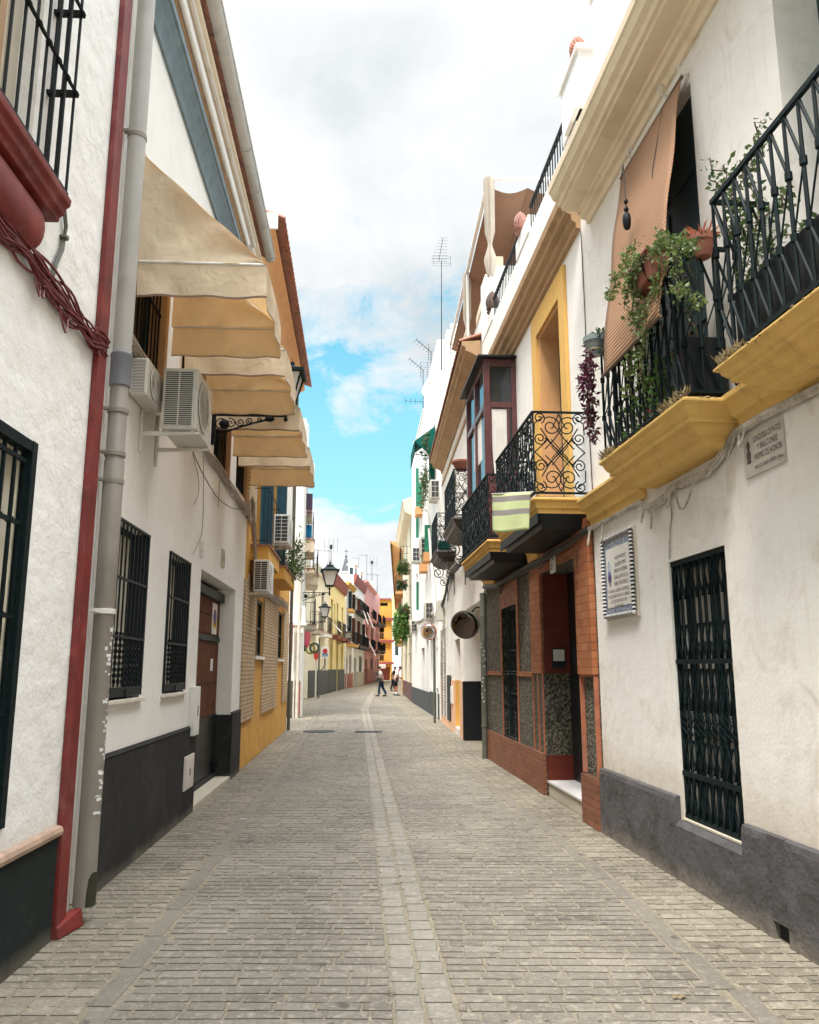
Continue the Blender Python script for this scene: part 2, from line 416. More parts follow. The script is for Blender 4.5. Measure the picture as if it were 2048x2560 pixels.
M['cornice_red'] = paint('cornice_dark_red', (.30,.07,.055), .6)
M['plinth_black'] = plaster('plinth_green_black', (.010,.015,.014), (.025,.032,.03), (.52,.8), rough_b=.2, patch=.3, dust=((.16,.14,.11), .07, .04, .7))
M['plinth_grey'] = plaster('plinth_charcoal', (.022,.022,.021), (.05,.048,.044), (.5,.8), rough_b=.25, patch=.25, dust=((.17,.15,.12), .07, .03, .75))
M['plinthR'] = plaster('plinth_grey_render', (.098,.092,.094), (.058,.054,.052), (.45,.7), rough_b=1.6, patch=.2, coarse=1.8, dust=((.22,.19,.15), .09, .05, .8))
M['plinth_slate'] = paint('plinth_slate', (.045,.055,.06), .7, dirt=(.09,.095,.095))
M['red'] = paint('oxblood_paint', (.16,.016,.013), .55, var=.35, scale=5, bmp=.3, dirt=(.24,.07,.055))
M['redcable'] = paint('oxblood_cable', (.13,.018,.022), .55, var=.4, scale=30)
M['terra'] = paint('terracotta', (.36,.12,.06), .75, var=.2, bmp=.35, dirt=(.3,.16,.11))
M['tile'] = paint('roof_tile', (.34,.15,.10), .8, var=.35, scale=14, bmp=.4, dirt=(.10,.07,.06))
M['pipe'] = paint('zinc_pipe', (.24,.21,.175), .45, var=.12, scale=4, bmp=.15, dirt=(.235,.21,.175))
M['pipeL'] = paint('plastic_pipe_grey', (.44,.42,.39), .35, var=.06, scale=4, dirt=(.35,.33,.30))
M['pipeG'] = paint('pipe_green_grey', (.10,.105,.085), .5, var=.2, scale=5, dirt=(.16,.15,.12))
M['pipewhite'] = paint('pipe_white', (.66,.62,.56), .4, var=.05, dirt=(.5,.46,.4))
M['iron'] = metal('black_iron', (.005,.007,.008), .6, .18)
M['irongreen'] = metal('green_black_iron', (.004,.011,.012), .6, .16)
M['irongrey'] = metal('grey_iron', (.012,.017,.019), .55, .25)
M['ironbrown'] = metal('dark_bronze_iron', (.035,.025,.022), .5)
M['shutter'] = paint('green_black_shutter', (.012,.035,.04), .5, var=.25)
M['shutterblue'] = paint('petrol_blue_shutter', (.015,.075,.11), .5, var=.3, scale=10, bmp=.3)
M['green'] = paint('bottle_green', (.012,.20,.115), .6, var=.15)
M['greendark'] = cloth('green_canvas', (.012,.12,.10), trans=.15)
M['wood'] = paint('door_wood', (.12,.045,.022), .8, var=.3, scale=8, bmp=.3, bs=30, spec=.15)
M['woodred'] = paint('mahogany_frame', (.10,.035,.034), .32, var=.25, scale=6, bmp=.15)
M['tan'] = paint('tan_board', (.45,.27,.14), .7, var=.15)
M['doorblack'] = paint('black_lacquer', (.009,.011,.012), .42, var=.3, spec=.3)
M['dark'] = paint('dark_interior', (.012,.012,.013), .9)
M['glass'] = glass()
M['glasslight'] = glass('glass_with_blind_behind', (.33,.31,.275), .15)
M['frost'] = paint('frosted_glass', (.56,.54,.52), .35, var=.08, scale=2)
M['acwhite'] = paint('appliance_white', (.55,.52,.46), .45, var=.05, dirt=(.40,.36,.30))
M['acwhite2'] = paint('appliance_clean_white', (.70,.69,.66), .4, var=.04)
M['acdark'] = paint('appliance_dark', (.03,.03,.03), .6)
M['whitepaint'] = paint('white_paint', (.74,.72,.68), .5, var=.05)
M['marble'] = paint('marble_sill', (.66,.60,.53), .35, var=.1, scale=4)
M['marblew'] = paint('marble_step', (.76,.74,.72), .25, var=.06, scale=3)
M['capstone'] = paint('cap_tile', (.38,.26,.19), .7, var=.2, scale=8, bmp=.4, dirt=(.5,.38,.28))
M['net'] = paint('pale_curtain_behind_glass', (.66,.61,.50), .3, var=.12, scale=3)
M['hem'] = paint('canvas_hem', (.20,.12,.08), .9)
M['paper'] = paint('paper', (.70,.69,.67), .8, var=.08, scale=20, dirt=(.45,.43,.4))
M['cable'] = paint('grey_cable', (.33,.28,.23), .7, var=.4, scale=40)
M['cabledark'] = paint('black_cable', (.035,.03,.028), .6, var=.4, scale=40)
M['cablepale'] = paint('whitewashed_cable', (.46,.42,.36), .8, var=.3, scale=30, dirt=(.14,.12,.10))
M['awning'] = cloth('awning_canvas', (.83,.71,.53), (.80,.58,.35), trans=.36, wrinkle=.8)
M['reed'] = None
M['towel'] = cloth('towel_green', (.62,.68,.36), trans=.25, weave=150)
M['towelgrey'] = cloth('towel_grey', (.27,.25,.24), trans=.1, weave=150)
M['pot'] = paint('terracotta_pot', (.27,.095,.06), .8, var=.18, scale=12, bmp=.3, dirt=(.25,.15,.12))
M['soil'] = paint('soil', (.05,.035,.025), .9)
M['leaf'] = leafm('leaf_green', (.035,.085,.02), (.12,.17,.05))
M['leafvine'] = leafm('leaf_vine', (.05,.10,.025), (.20,.25,.08))
M['leafdark'] = leafm('leaf_deep_green', (.02,.055,.018), (.05,.11,.03))
M['leafbright'] = leafm('leaf_bright_green', (.08,.19,.03), (.16,.27,.06))
M['leafpurple'] = leafm('leaf_purple', (.045,.010,.022), (.13,.02,.05))
M['leafdry'] = leafm('leaf_dry', (.20,.15,.07), (.36,.28,.14))
M['leafred'] = leafm('leaf_coral', (.40,.10,.06), (.50,.22,.12))
M['flower'] = leafm('petal_red', (.6,.03,.05), (.75,.08,.12))
M['stem'] = paint('stem_brown', (.13,.085,.05), .8)
M['roughcast'] = None
M['redtile'] = brickm('glazed_red_brick', (.30,.085,.035), (.42,.17,.07), (.09,.035,.022), .23, .085, .005, .6, .5, .2)
M['redtiledark'] = brickm('glazed_dark_brick', (.12,.022,.012), (.15,.03,.016), (.045,.012,.009), .24, .12, .004, .55, .3, .2)
M['brownbrick'] = brickm('brown_brick_plinth', (.20,.075,.04), (.30,.12,.065), (.065,.035,.025), .21, .072, .006, .6, .6, .3)
M['brickC'] = brickm('pale_brick', (.55,.40,.25), (.66,.50,.33), (.17,.11,.07), .24, .068, .009, .85, .8, .2, dirt=(.40,.27,.17))
M['brickD'] = brickm('white_brick', (.80,.79,.76), (.84,.83,.80), (.60,.58,.55), 1.2, .16, .008, .8, .5, .2)
def special():
    m, nt, b = nodes('roughcast'); v = coords(nt)
    vo = nd(nt, 'ShaderNodeTexVoronoi'); vo.inputs['Scale'].default_value = 42; lk(nt, v, vo.inputs['Vector'])
    c = ramp(nt, vo.outputs['Color'], [(.2, (.025,.022,.015)), (.5, (.075,.066,.045)), (.85, (.20,.18,.13))])
    lk(nt, c, b.inputs['Base Color']); b.inputs['Roughness'].default_value = .8
    bump(nt, b, vo.outputs['Distance'], 1.0, .02); M['roughcast'] = m
    m, nt, b = nodes('reed_blind'); v = coords(nt)
    wv = nd(nt, 'ShaderNodeTexWave', wave_type='BANDS', bands_direction='Z'); wv.inputs['Scale'].default_value = 8.5; wv.inputs['Distortion'].default_value = .6; wv.inputs['Detail'].default_value = 2; lk(nt, v, wv.inputs['Vector'])
    w2 = nd(nt, 'ShaderNodeTexWave', wave_type='BANDS', bands_direction='X'); w2.inputs['Scale'].default_value = 7; w2.inputs['Distortion'].default_value = .5; lk(nt, v, w2.inputs['Vector'])
    c = ramp(nt, wv.outputs['Fac'], [(.05, (.15,.065,.028)), (.55, (.49,.27,.14))]); c = mix(nt, ramp(nt, w2.outputs['Fac'], [(.0, (.75,)*3), (.12, (0,)*3)]), c, (.22,.10,.05))
    c = mix(nt, .22, c, ramp(nt, noi(nt, v, 2.5, 6, .6), [(.3, (.34,.18,.09)), (.7, (.60,.36,.2))]))
    lk(nt, c, b.inputs['Base Color']); b.inputs['Roughness'].default_value = .7
    bump(nt, b, wv.outputs['Fac'], .7, .006)
    tr = nd(nt, 'ShaderNodeBsdfTranslucent'); lk(nt, c, tr.inputs[0]); ms = nd(nt, 'ShaderNodeMixShader'); ms.inputs[0].default_value = .25
    out = nt.nodes['Material Output']; lk(nt, b.outputs[0], ms.inputs[1]); lk(nt, tr.outputs[0], ms.inputs[2]); lk(nt, ms.outputs[0], out.inputs[0]); M['reed'] = m
    m, nt, b = nodes('dark_convex_mirror'); b.inputs['Metallic'].default_value = 1; b.inputs['Roughness'].default_value = .05; b.inputs['Base Color'].default_value = (.13,.10,.085,1); M['mirrordark'] = m  # tint darkened to imitate a reflection of dark brick and balcony undersides
    m, nt, b = nodes('convex_mirror'); b.inputs['Metallic'].default_value = 1; b.inputs['Roughness'].default_value = .04; b.inputs['Base Color'].default_value = (.62,.60,.58,1); M['mirror'] = m
    m, nt, b = nodes('slate_spire'); v = coords(nt); lk(nt, ramp(nt, noi(nt, v, 1.2, 5), [(.3, (.075,.08,.09)), (.7, (.12,.125,.14))]), b.inputs['Base Color']); M['slate'] = m
    m, nt, b = nodes('azulejo'); v = coords(nt, 1, 'xz')
    n1 = noi(nt, v, 42, 4, .6, 1.2); c = ramp(nt, n1, [(.42, (.45,.47,.48)), (.48, (.05,.09,.20)), (.56, (.10,.15,.28)), (.62, (.5,.5,.48))]); lk(nt, c, b.inputs['Base Color']); b.inputs['Roughness'].default_value = .2; M['azulejo'] = m
special()

# ---------------------------------------------------------------- sky and light
SUN_EL, SUN_AZ = R(62), R(205)        # azimuth measured from +Y clockwise: behind the viewer, a little to the left
w = bpy.data.worlds.new('World'); SC.world = w; w.use_nodes = True
nt = w.node_tree; bg = nt.nodes['Background']; bg.inputs['Strength'].default_value = .1
sky = nd(nt, 'ShaderNodeTexSky', sky_type='NISHITA'); sky.sun_disc = False; sky.sun_elevation = SUN_EL; sky.sun_rotation = SUN_AZ
sky.air_density = 1.0; sky.dust_density = .6; sky.ozone_density = 1.5
tc = nd(nt, 'ShaderNodeTexCoord'); sx = nd(nt, 'ShaderNodeSeparateXYZ'); lk(nt, tc.outputs['Generated'], sx.inputs[0])
def mth(op, a, b=None):
    n = nd(nt, 'ShaderNodeMath', operation=op)
    for i, v in enumerate((a, b)):
        if v is None: continue
        if isinstance(v, (int, float)): n.inputs[i].default_value = v
        else: lk(nt, v, n.inputs[i])
    return n.outputs[0]
zz = mth('MAXIMUM', sx.outputs[2], 0.0); den = mth('ADD', zz, .42)
cx = nd(nt, 'ShaderNodeCombineXYZ'); lk(nt, mth('DIVIDE', sx.outputs[0], den), cx.inputs[0]); lk(nt, mth('DIVIDE', sx.outputs[1], den), cx.inputs[1])
mp = nd(nt, 'ShaderNodeMapping'); lk(nt, cx.outputs[0], mp.inputs[0]); mp.inputs['Location'].default_value = (3.1, 1.7, 0)
big = noi(nt, mp.outputs[0], 2.3, 8, .58, .25)
fine = noi(nt, mp.outputs[0], 6.5, 9, .64, .4)
bias = ramp(nt, zz, [(0, (1,1,1)), (.14, (.95,.95,.95)), (.175, (.18,)*3), (.25, (.03,)*3), (.34, (.09,)*3), (.43, (.20,)*3), (.53, (.70,)*3), (1, (1,1,1))])
cov = mth('ADD', mth('MULTIPLY', big, .42), mth('ADD', mth('MULTIPLY', fine, .58), mth('MULTIPLY', bias, .55)))
cover = ramp(nt, cov, [(.56, (0,0,0)), (.62, (.6,)*3), (.70, (1,1,1))])
shade = ramp(nt, noi(nt, mp.outputs[0], 2.0, 9, .6, .35), [(.32, (.70,.76,.79)), (.46, (.91,.94,.96)), (.60, (1.08,1.09,1.09))])
# overcast is brightest overhead; boosted further here, above the view, to light the walls
zb_ = nd(nt, 'ShaderNodeMapRange', interpolation_type='SMOOTHSTEP'); lk(nt, zz, zb_.inputs['Value'])
for k_, v_ in (('From Min', .66), ('From Max', .95), ('To Min', 3.55), ('To Max', 35.0)): zb_.inputs[k_].default_value = v_
sc = nd(nt, 'ShaderNodeVectorMath', operation='SCALE'); lk(nt, shade, sc.inputs[0]); lk(nt, zb_.outputs[0], sc.inputs['Scale'])
skyt = mix(nt, 1.0, sky.outputs[0], (.50, 1.08, .92), 'MULTIPLY')
hz = ramp(nt, zz, [(.10, (.85,)*3), (.24, (.5,)*3), (.42, (.1,)*3)])
skyc = mix(nt, hz, skyt, (1.75, 2.95, 3.25))
mm = nd(nt, 'ShaderNodeMix', data_type='RGBA'); lk(nt, cover, mm.inputs[0]); lk(nt, skyc, mm.inputs[6]); lk(nt, sc.outputs[0], mm.inputs[7])
lk(nt, mm.outputs[2], bg.inputs['Color'])
sl = bpy.data.lights.new('sun', 'SUN'); sl.energy = 1.5; sl.angle = R(12); sl.color = (1, .95, .88)
so = _new('sun', sl); so.rotation_euler = (pi/2-SUN_EL, 0, -SUN_AZ+pi)
so.location = (0, -20, 40)
SC.view_settings.view_transform = 'Standard'; SC.view_settings.look = 'None'; SC.view_settings.gamma = 1; SC.view_settings.exposure = 1.5

# ---------------------------------------------------------------- the ground
def lin(pts):
    pts = sorted(pts, key=lambda p: p[1])
    def f(y):
        if y <= pts[0][1]: a, b = pts[0], pts[1]
        elif y >= pts[-1][1]: a, b = pts[-2], pts[-1]
        else:
            for i in range(len(pts)-1):
                if pts[i][1] <= y <= pts[i+1][1]: a, b = pts[i], pts[i+1]; break
        return a[0]+(b[0]-a[0])*(y-a[1])/(b[1]-a[1])
    return f
XL = lambda y: -1.2-.065*y if y < 20 else (-2.5-.085*(y-20) if y < 46 else -4.71+.03*(y-46))     # left slab strip
XR = lin([ground(1932,2550), ground(1754,2416), ground(1569,2240), ground(1357,2063), ground(1095,1875), ground(1040,1816), (-.75, 40), (-1.5, 60), (-2.2, 120)])
XC = lambda y: .35-.0635*y if y < 34 else (-1.81-.03*(y-34))
WL = lin([(-2.0,1.5), (-2.144,4.676), (-2.285,6.09), (-2.69,13.08), (-3.29,22.5), (-3.5,28), (-5.5,46), (-5.3,68), (-3.7,118)])
WR = lin([(2.6,1.5), (2.29,4.97), (1.96,8.63), (1.454,15.4), (1.29,19.4), (.96,26.9), (.12,41.2), (-.41,54), (-1.2,118)])
M['crack'] = paint('crack_shade_dirt', (.035,.030,.022), .95)
g = MB(); g.poly([(-600,-200,-.0065), (600,-200,-.0065), (600,1500,-.0065), (-600,1500,-.0065)])
part(g, 'ground', cobble('sandy_joint_ground', [(0, (.185,.157,.112)), (1, (.215,.185,.135))], .9, 70), None, W, (0,0,0), kind='structure')
def paver(m, x0, x1, y0, y1, hi, z=0.0, w0=0.0, w1=0.0):
    if x1-x0 < .03: return
    j = lambda a: rnd.uniform(-a, a); q = .006 if hi else .004
    P = [(x0+j(q), y0+j(q)+w0), (x1+j(q), y0+j(q)+w1), (x1+j(q), y1+j(q)+w1), (x0+j(q), y1+j(q)+w0)]
    cx, cy = (x0+x1)/2, (y0+y1)/2+(w0+w1)/2; tz = [z+j(.003) for _ in range(4)]
    def ins(d, dz): return [(px+(d if px < cx else -d), py+(d if py < cy else -d), (tz[i] if dz is None else tz[i]*0+dz+z)) for i, (px, py) in enumerate(P)]
    L = [ins(-.001, -.0066), ins(.001, -.0028), ins(.005, -.0006), ins(.014, None)] if hi else [ins(-.001, -.0066), ins(.001, -.0022), ins(.007, None)]
    k0 = len(m.mi); m.rings(L, True, False, True); m.mi[k0] = 1      # crack shadow and dirt painted dark on the near side face
def rows(m, xa, xb, y0, y1, rh, ln, gap, stagger=True, hi_y=15, wob=.012, keep=None):
    y = y0; k = 0
    while y < y1:
        r = rh*rnd.uniform(.92, 1.08); ym = y+r/2; a, b = xa(ym), xb(ym)
        x = a-(ln*rnd.uniform(.1, .9) if stagger else 0); f1 = rnd.uniform(0, 6)
        wb = lambda X: wob*sin(X*1.3+f1*.25+y*.4)
        n = max(1, round((b-a)/ln)); step = (b-a)/n
        if not stagger: x = a
        while x < b-.02:
            l = (ln*rnd.uniform(.78, 1.22) if stagger else step); xs, xe = max(x, a), min(x+l, b)
            if b-xe < .06: xe = b
            if keep is None or keep((xs+xe)/2, ym): paver(m, xs+gap*.5, xe-gap*.5, y+gap/2, y+r-gap/2, ym < hi_y, 0, wb(xs), wb(xe))
            x = xe if xe > x+.01 else x+l
        y += r; k += 1
road = MB()
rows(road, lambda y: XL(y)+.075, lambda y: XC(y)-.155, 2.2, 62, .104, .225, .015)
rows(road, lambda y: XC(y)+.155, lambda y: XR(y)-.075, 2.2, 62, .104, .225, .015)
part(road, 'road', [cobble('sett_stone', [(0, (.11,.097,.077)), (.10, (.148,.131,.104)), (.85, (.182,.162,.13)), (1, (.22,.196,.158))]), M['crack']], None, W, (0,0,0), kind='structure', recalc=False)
gut = MB()
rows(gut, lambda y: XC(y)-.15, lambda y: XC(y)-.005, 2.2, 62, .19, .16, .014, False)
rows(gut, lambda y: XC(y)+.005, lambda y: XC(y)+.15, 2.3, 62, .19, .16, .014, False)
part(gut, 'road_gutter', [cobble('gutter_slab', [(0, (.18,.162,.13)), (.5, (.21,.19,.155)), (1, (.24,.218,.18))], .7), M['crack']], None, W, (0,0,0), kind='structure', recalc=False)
kb = MB()
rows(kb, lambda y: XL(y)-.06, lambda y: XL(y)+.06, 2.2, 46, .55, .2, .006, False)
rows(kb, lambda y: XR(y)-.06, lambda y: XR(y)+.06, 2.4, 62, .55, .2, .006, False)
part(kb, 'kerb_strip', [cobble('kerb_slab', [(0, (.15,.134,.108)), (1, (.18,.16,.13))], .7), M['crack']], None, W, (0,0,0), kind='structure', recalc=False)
pv = MB()
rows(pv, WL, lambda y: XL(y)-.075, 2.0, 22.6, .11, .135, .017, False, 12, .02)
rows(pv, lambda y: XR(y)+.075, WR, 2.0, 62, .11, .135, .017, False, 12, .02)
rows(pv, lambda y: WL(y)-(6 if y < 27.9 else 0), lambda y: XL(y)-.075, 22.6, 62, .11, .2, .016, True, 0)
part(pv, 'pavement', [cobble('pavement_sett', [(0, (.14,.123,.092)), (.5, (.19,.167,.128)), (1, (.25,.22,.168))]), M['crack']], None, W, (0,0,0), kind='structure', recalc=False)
# ================================================================ LEFT SIDE
LA = Fac((-2.144,4.676), (-2.178,5.448), 'L')
LB = Fac((-2.285,6.09), (-2.69,13.08), 'L')
LC = Fac((-2.69,13.1), (-3.29,22.5), 'L')

# ---- house with the oxblood trim
hA = thing('white_house', 'rough white house with oxblood red corner strip and black green plinth at the left edge', 'house', LA, (-1, 0, 0), 'white houses along the street')
openA = [(-1.75, -.14, .78, 2.86), (-1.9, -.55, 4.25, 6.3)]
shell(hA, LA, -6.5, .97, 0, 8.6, openA, M['whiteA'], reveal=.18)
m = MB(); m.box(-6.5, .605, .002, .03, 0, .60); m.box(.605, .612, .004, .028, 0, .6); part(m, 'plinth', M['plinth_black'], hA, bev=.004)
m = MB(); m.extr([(.002,.60),(.045,.60),(.05,.625),(.04,.65),(.002,.66)], -6.5, .635); part(m, 'plinth_cap', M['capstone'], hA, bev=.004)
m = MB(); m.box(.64, .80, .002, .045, 0, 8.6); m.box(.80, .83, .002, .03, .0, 8.6); part(m, 'corner_strip', M['red'], hA, bev=.006)
m = MB(); m.hexa([(.64,.02,0),(.92,.02,0),(.92,.12,0),(.64,.07,0)], [(.64,.02,.07),(.92,.02,.10),(.92,.10,.11),(.64,.06,.07)]); part(m, 'corner_foot', M['red'], hA, bev=.01)
wf = window(hA, LA, openA[0], -.055, M['cream'], M['net'], .07, 2, 2)
g = grille_mb(-1.70, -.21, .84, 2.80, -.02, 11, .018, (.03, .27, .53, .79, .97)); g.box(-.20, -.135, -.05, .012, .78, 2.865); g.box(-1.75, -.135, -.05, .010, 2.80, 2.862); g.box(-1.75,-.135,-.05,.008,.78,.83)
for k in range(11):
    for z in (1.37, 1.88, 2.39): g.box(-1.70+k*1.49/11-.016, -1.70+k*1.49/11+.016, -.036, -.004, z-.016, z+.016)
part(g, 'grille', M['irongreen'], wf)
wf = window(hA, LA, openA[1], -.12, M['beige'], M['net'], .1, 2, 1)
m = MB(); m.box(-1.6,-1.28,-.11,-.085,4.35,5.9); m.box(-1.12,-.80,-.11,-.085,4.35,5.9); part(m, 'shutter_board', M['tan'], wf)
g = MB(); n1 = .155; a0, a1 = -2.3, -.41; z0, z1 = 4.27, 6.6
for k in range(15):
    a = a1-(a1-a0)*k/14; g.tube([(a, n1, z0+.0), (a, n1, z1)], .0085, 6)
for nn in (.02, .085): g.tube([(a1, nn, z0), (a1, nn, z1)], .0085, 6)
for z in (4.92, 5.46, 6.0):
    pts = []
    for i in range(60):
        t = i/59; pts.append((a1+(a0-a1)*t, n1+.012, z+.0035*sin(t*90)))
    g.tube(pts, .012, 6); g.box(a1-.02, a1+.02, -.01, n1+.02, z-.012, z+.012)
    for k in range(15): g.ball((a1-(a1-a0)*k/14, n1+.01, z), .02, 6, 4)
g.box(a0, a1+.01, n1-.012, n1+.012, z0-.01, z0+.012)
part(g, 'cage_grille', M['iron'], wf, smooth=True)
m = MB(); m.extr([(0,4.12),(.11,4.12),(.115,4.15),(.14,4.165),(.145,4.2),(.17,4.22),(.175,4.26),(0,4.26)], -2.4, -.36); part(m, 'window_ledge', M['red'], hA, bev=.006)
m = MB(); L = []
for t in range(17):
    e = t/16; r = 1 if e < .8 else math.sqrt(max(0, 1-((e-.8)/.2)**2)); s_ = -2.35+1.93*e
    if t < 13: s_ = -2.35+(1.93-.17)*t/12; r = 1
    else: q_ = (t-12)/4; s_ = -.59+.17*q_; r = math.sqrt(max(.002, 1-q_*q_*.98))
    L.append([(s_, .001, 4.12)]+[(s_, .012+.10*r*sin(a_)**.7, 4.12-(.30*r)*(1-cos(a_))/1.0*.5*2 if False else 4.12-.29*r*(a_/pi*1.0)**.8 if False else 4.12-.29*r*(.5-.5*cos(a_))) for a_ in [pi*k_/8 for k_ in range(1, 9)]]+[(s_, .001, 4.12-.29*r)])
m.rings(L)
part(m, 'apron', M['red'], hA, smooth=True)
# roof edge
m = corn([(0,8.5),(.12,8.5),(.16,8.62),(.25,8.66),(.25,8.75),(0,8.8)], -6.5, .95); part(m, 'cornice', M['white'], hA)

# ---- painted cable bundle sagging across the red-trimmed house
def bundle(name, label, F, pts, k, spread, r, mat, seed, cat='cables', wild=1.0, group=None, loops=0):
    rg = random.Random(seed); m = MB(); P = [Vector(p) for p in pts]; n = len(P)
    for c in range(k):
        o1, o2 = rg.uniform(-1, 1), rg.uniform(0, 1); ph, fr = rg.uniform(0, 6), rg.uniform(1, 3.5); ph2 = rg.uniform(0, 6); Q = []
        N = (n-1)*6
        for i in range(N+1):
            t = i/6; j = min(int(t), n-2); u = t-j; p = P[j].lerp(P[j+1], u); T = i/N
            dz = spread*(o1*(.7+.5*sin(T*fr*6+ph))); dn = spread*.45*(o2+.4*sin(T*5*fr+ph2))
            Q.append((p.x, p.y+abs(dn)+r, p.z+dz*wild))
        m.tube(Q, r*rg.uniform(.7, 1.3), 5)
    for c in range(loops):
        i = rg.randint(0, n-2); p = P[i].lerp(P[i+1], rg.random()); q = P[i].lerp(P[i+1], rg.random()); d = rg.uniform(.06, .22)
        m.tube([tuple(p.lerp(q, t/8)+Vector((0, .03*sin(pi*t/8)+.02, -d*sin(pi*t/8)))) for t in range(9)], r*.8, 5)
    return part(m, name, mat, None, F, tuple(P[0]), smooth=True, label=label, cat=cat, group=group)
bundle('cable_bundle', 'thick sagging bundle of cables painted oxblood red on the white wall', LA, [(-1.9,.01,3.95)]+[(lambda q: (q[0],.01,q[1]))(LA.at(x, y, .03)) for x, y in ((0,560),(60,625),(120,705),(180,785),(225,838),(262,872))], 26, .075, .0075, M['redcable'], 5, loops=6)
m = MB()
for d in (0, .022):
    m.tube([(-.36,.05,4.22), (-.30-d,.035,4.36), (-.10+d,.022,4.38), (-.04+d*.6,.02,4.28), (-.05-d,.02,4.12), (-.12-d,.02,3.99), (-.16-d,.02,3.88), (-.10-d,.03,3.78)], .0105, 6)
m.lathe((-.05,.021,4.2), [(.03,-.008),(.03,.008)], 8)
part(m, 'wall_conduit', M['pipeG'], None, LA, (-.1,.02,4), smooth=True, label='pair of thin grey conduits curving down from the red window ledge', cat='conduit')

# ---- big drainpipe between the two houses
dp = thing('drainpipe', 'tall grey drainpipe covered in paper stickers beside the oxblood corner strip', 'drainpipe', LA, (.985, .09, .3), 'drainpipes on the walls')
sx_, nx_ = .985, .088
def pipe_seg(z0, z1, r0, r1=None): return [(r0, z0), (r1 or r0, z1)]
m = MB(); m.lathe((sx_, nx_, 0), [(.070,.10),(.067,.30),(.066,2.02),(.069,2.03),(.069,3.05),(.064,3.06),(.064,8.7)], 20)
part(m, 'pipe', M['pipe'], dp, smooth=True)
m = MB(); m.lathe((sx_, nx_, 0), [(.0645,3.85),(.067,3.86),(.067,8.7)], 20); part(m, 'upper_pipe', M['pipeL'], dp, smooth=True)
m = MB(); m.lathe((sx_, nx_, 0), [(.067,3.60),(.075,3.61),(.0755,3.82),(.078,3.825),(.078,3.85),(.067,3.86)], 20); part(m, 'sleeve', paint('sleeve_grey', (.15,.15,.165), .5), dp, smooth=True)
for z in (3.42, 3.10, 2.90, 5.62):
    m = MB(); m.lathe((sx_, nx_, z), [(.066,-.02),(.073,-.016),(.074,.016),(.066,.02)], 20); m.box(sx_-.10, sx_-.05, .01, .05, -.008+z, z+.008); part(m, 'clamp', M['pipe'], dp, smooth=True)
m = MB(); m.lathe((sx_, nx_, 1.99), [(.068,-.022),(.076,-.02),(.076,.012),(.068,.015)], 20); m.box(sx_-.17, sx_-.03, .05, .085, 1.975, 2.0); part(m, 'strap', M['pipewhite'], dp, smooth=True)
m = MB(); L = []
for z, a_, b_ in ((.105,-1.15,.35), (.20,-1.1,.32), (.27,-1.0,.25), (.30,-.8,.1), (.31,-.6,-.1)):
    L.append([(sx_+.0725*sin(a_+(b_-a_)*t/6), nx_+.0725*cos(a_+(b_-a_)*t/6), z) for t in range(7)])
m.rings(L, False, False, False); part(m, 'spout_mouth', paint('spout_olive', (.03,.028,.012), .9), dp, recalc=False)
rg = random.Random(3); m = MB()
for i in range(70):
    z = .62+1.3*(i/70)**.9+rg.uniform(-.02, .02); a0 = rg.uniform(-1.0, .25) if i % 3 else rg.uniform(.3, 1.0); wd, ht = rg.uniform(.2, .8), rg.uniform(.008, .03); r = .0675
    L = [[(sx_+r*sin(a0+wd*t/3), nx_+r*cos(a0+wd*t/3), z+ht*k+rg.uniform(-.003,.003)) for t in range(4)] for k in (0, 1)]
    m.rings(L, False, False, False)
for z, h, a0, wd in ((2.42,.09,.75,.6), (2.25,.10,.8,.5), (1.22,.17,.55,.75)):
    r = .0705; m.rings([[(sx_+r*sin(a0+wd*t/3), nx_+r*cos(a0+wd*t/3), z+h*k) for t in range(4)] for k in (0, 1)], False, False, False)
part(m, 'stickers', M['paper'], dp, recalc=False)
m = MB()
for z, a0 in ((2.45,.8), (1.27,.62)):
    for q in range(3): m.rings([[(sx_+.0715*sin(a0+.13*q+.08*t), nx_+.0715*cos(a0+.13*q+.08*t), z+.03*k+.02) for t in range(2)] for k in (0, 1)], False, False, False)
part(m, 'sticker_print', M['cabledark'], dp, recalc=False)

# ---- house with the awnings
hB = thing('awning_house', 'white house with four sand awnings, charcoal plinth and slate blue cornice', 'house', LB, (3.7, 0, 0))
w1, w2 = (.26,1.22,1.36,2.78), (2.05,3.04,1.36,2.76)
door = (3.72, 6.45, 0, 2.78, .26)
upB = [(.16,1.30,4.32,5.75,.16), (2.15,3.25,4.32,5.75,.16), (4.15,5.25,4.32,5.75,.16), (6.05,7.05,4.32,5.75,.16)]
shell(hB, LB, 0.0, 7.38, 0, 8.6, [w1, w2, door, *upB], M['white'], reveal=.2)
m = MB(); zt = .93
for a, b in ((0.003, 3.72), (6.45, 7.38)): m.box(a, b, .002, .03, 0, zt); m.extr([(.002,zt),(.03,zt),(.038,zt+.01),(.02,zt+.035),(.002,zt+.04)], a, b)
m.box(3.70, 3.735, -.25, .032, 0, 1.0); m.box(6.43, 6.455, -.25, .031, 0, .93)
part(m, 'plinth', M['plinth_grey'], hB, bev=.004)
prof = [(0,7.26),(.03,7.26),(.04,7.32),(.06,7.38),(.09,7.45),(.12,7.50),(.125,7.53),(.15,7.54),(.15,7.62),(0,7.66)]
part(corn(prof, -.02, 7.42), 'cornice', M['cornice_blue'], hB, bev=.004)
m = corn([(0,7.68),(.10,7.68),(.11,8.05),(.06,8.1),(.06,8.6),(.0,8.6)], 0, 7.38); part(m, 'attic_band', M['white'], hB)
m = MB(); m.box(.0,7.38,.112,.13,7.75,7.98); part(m, 'fascia_board', M['tan'], hB)
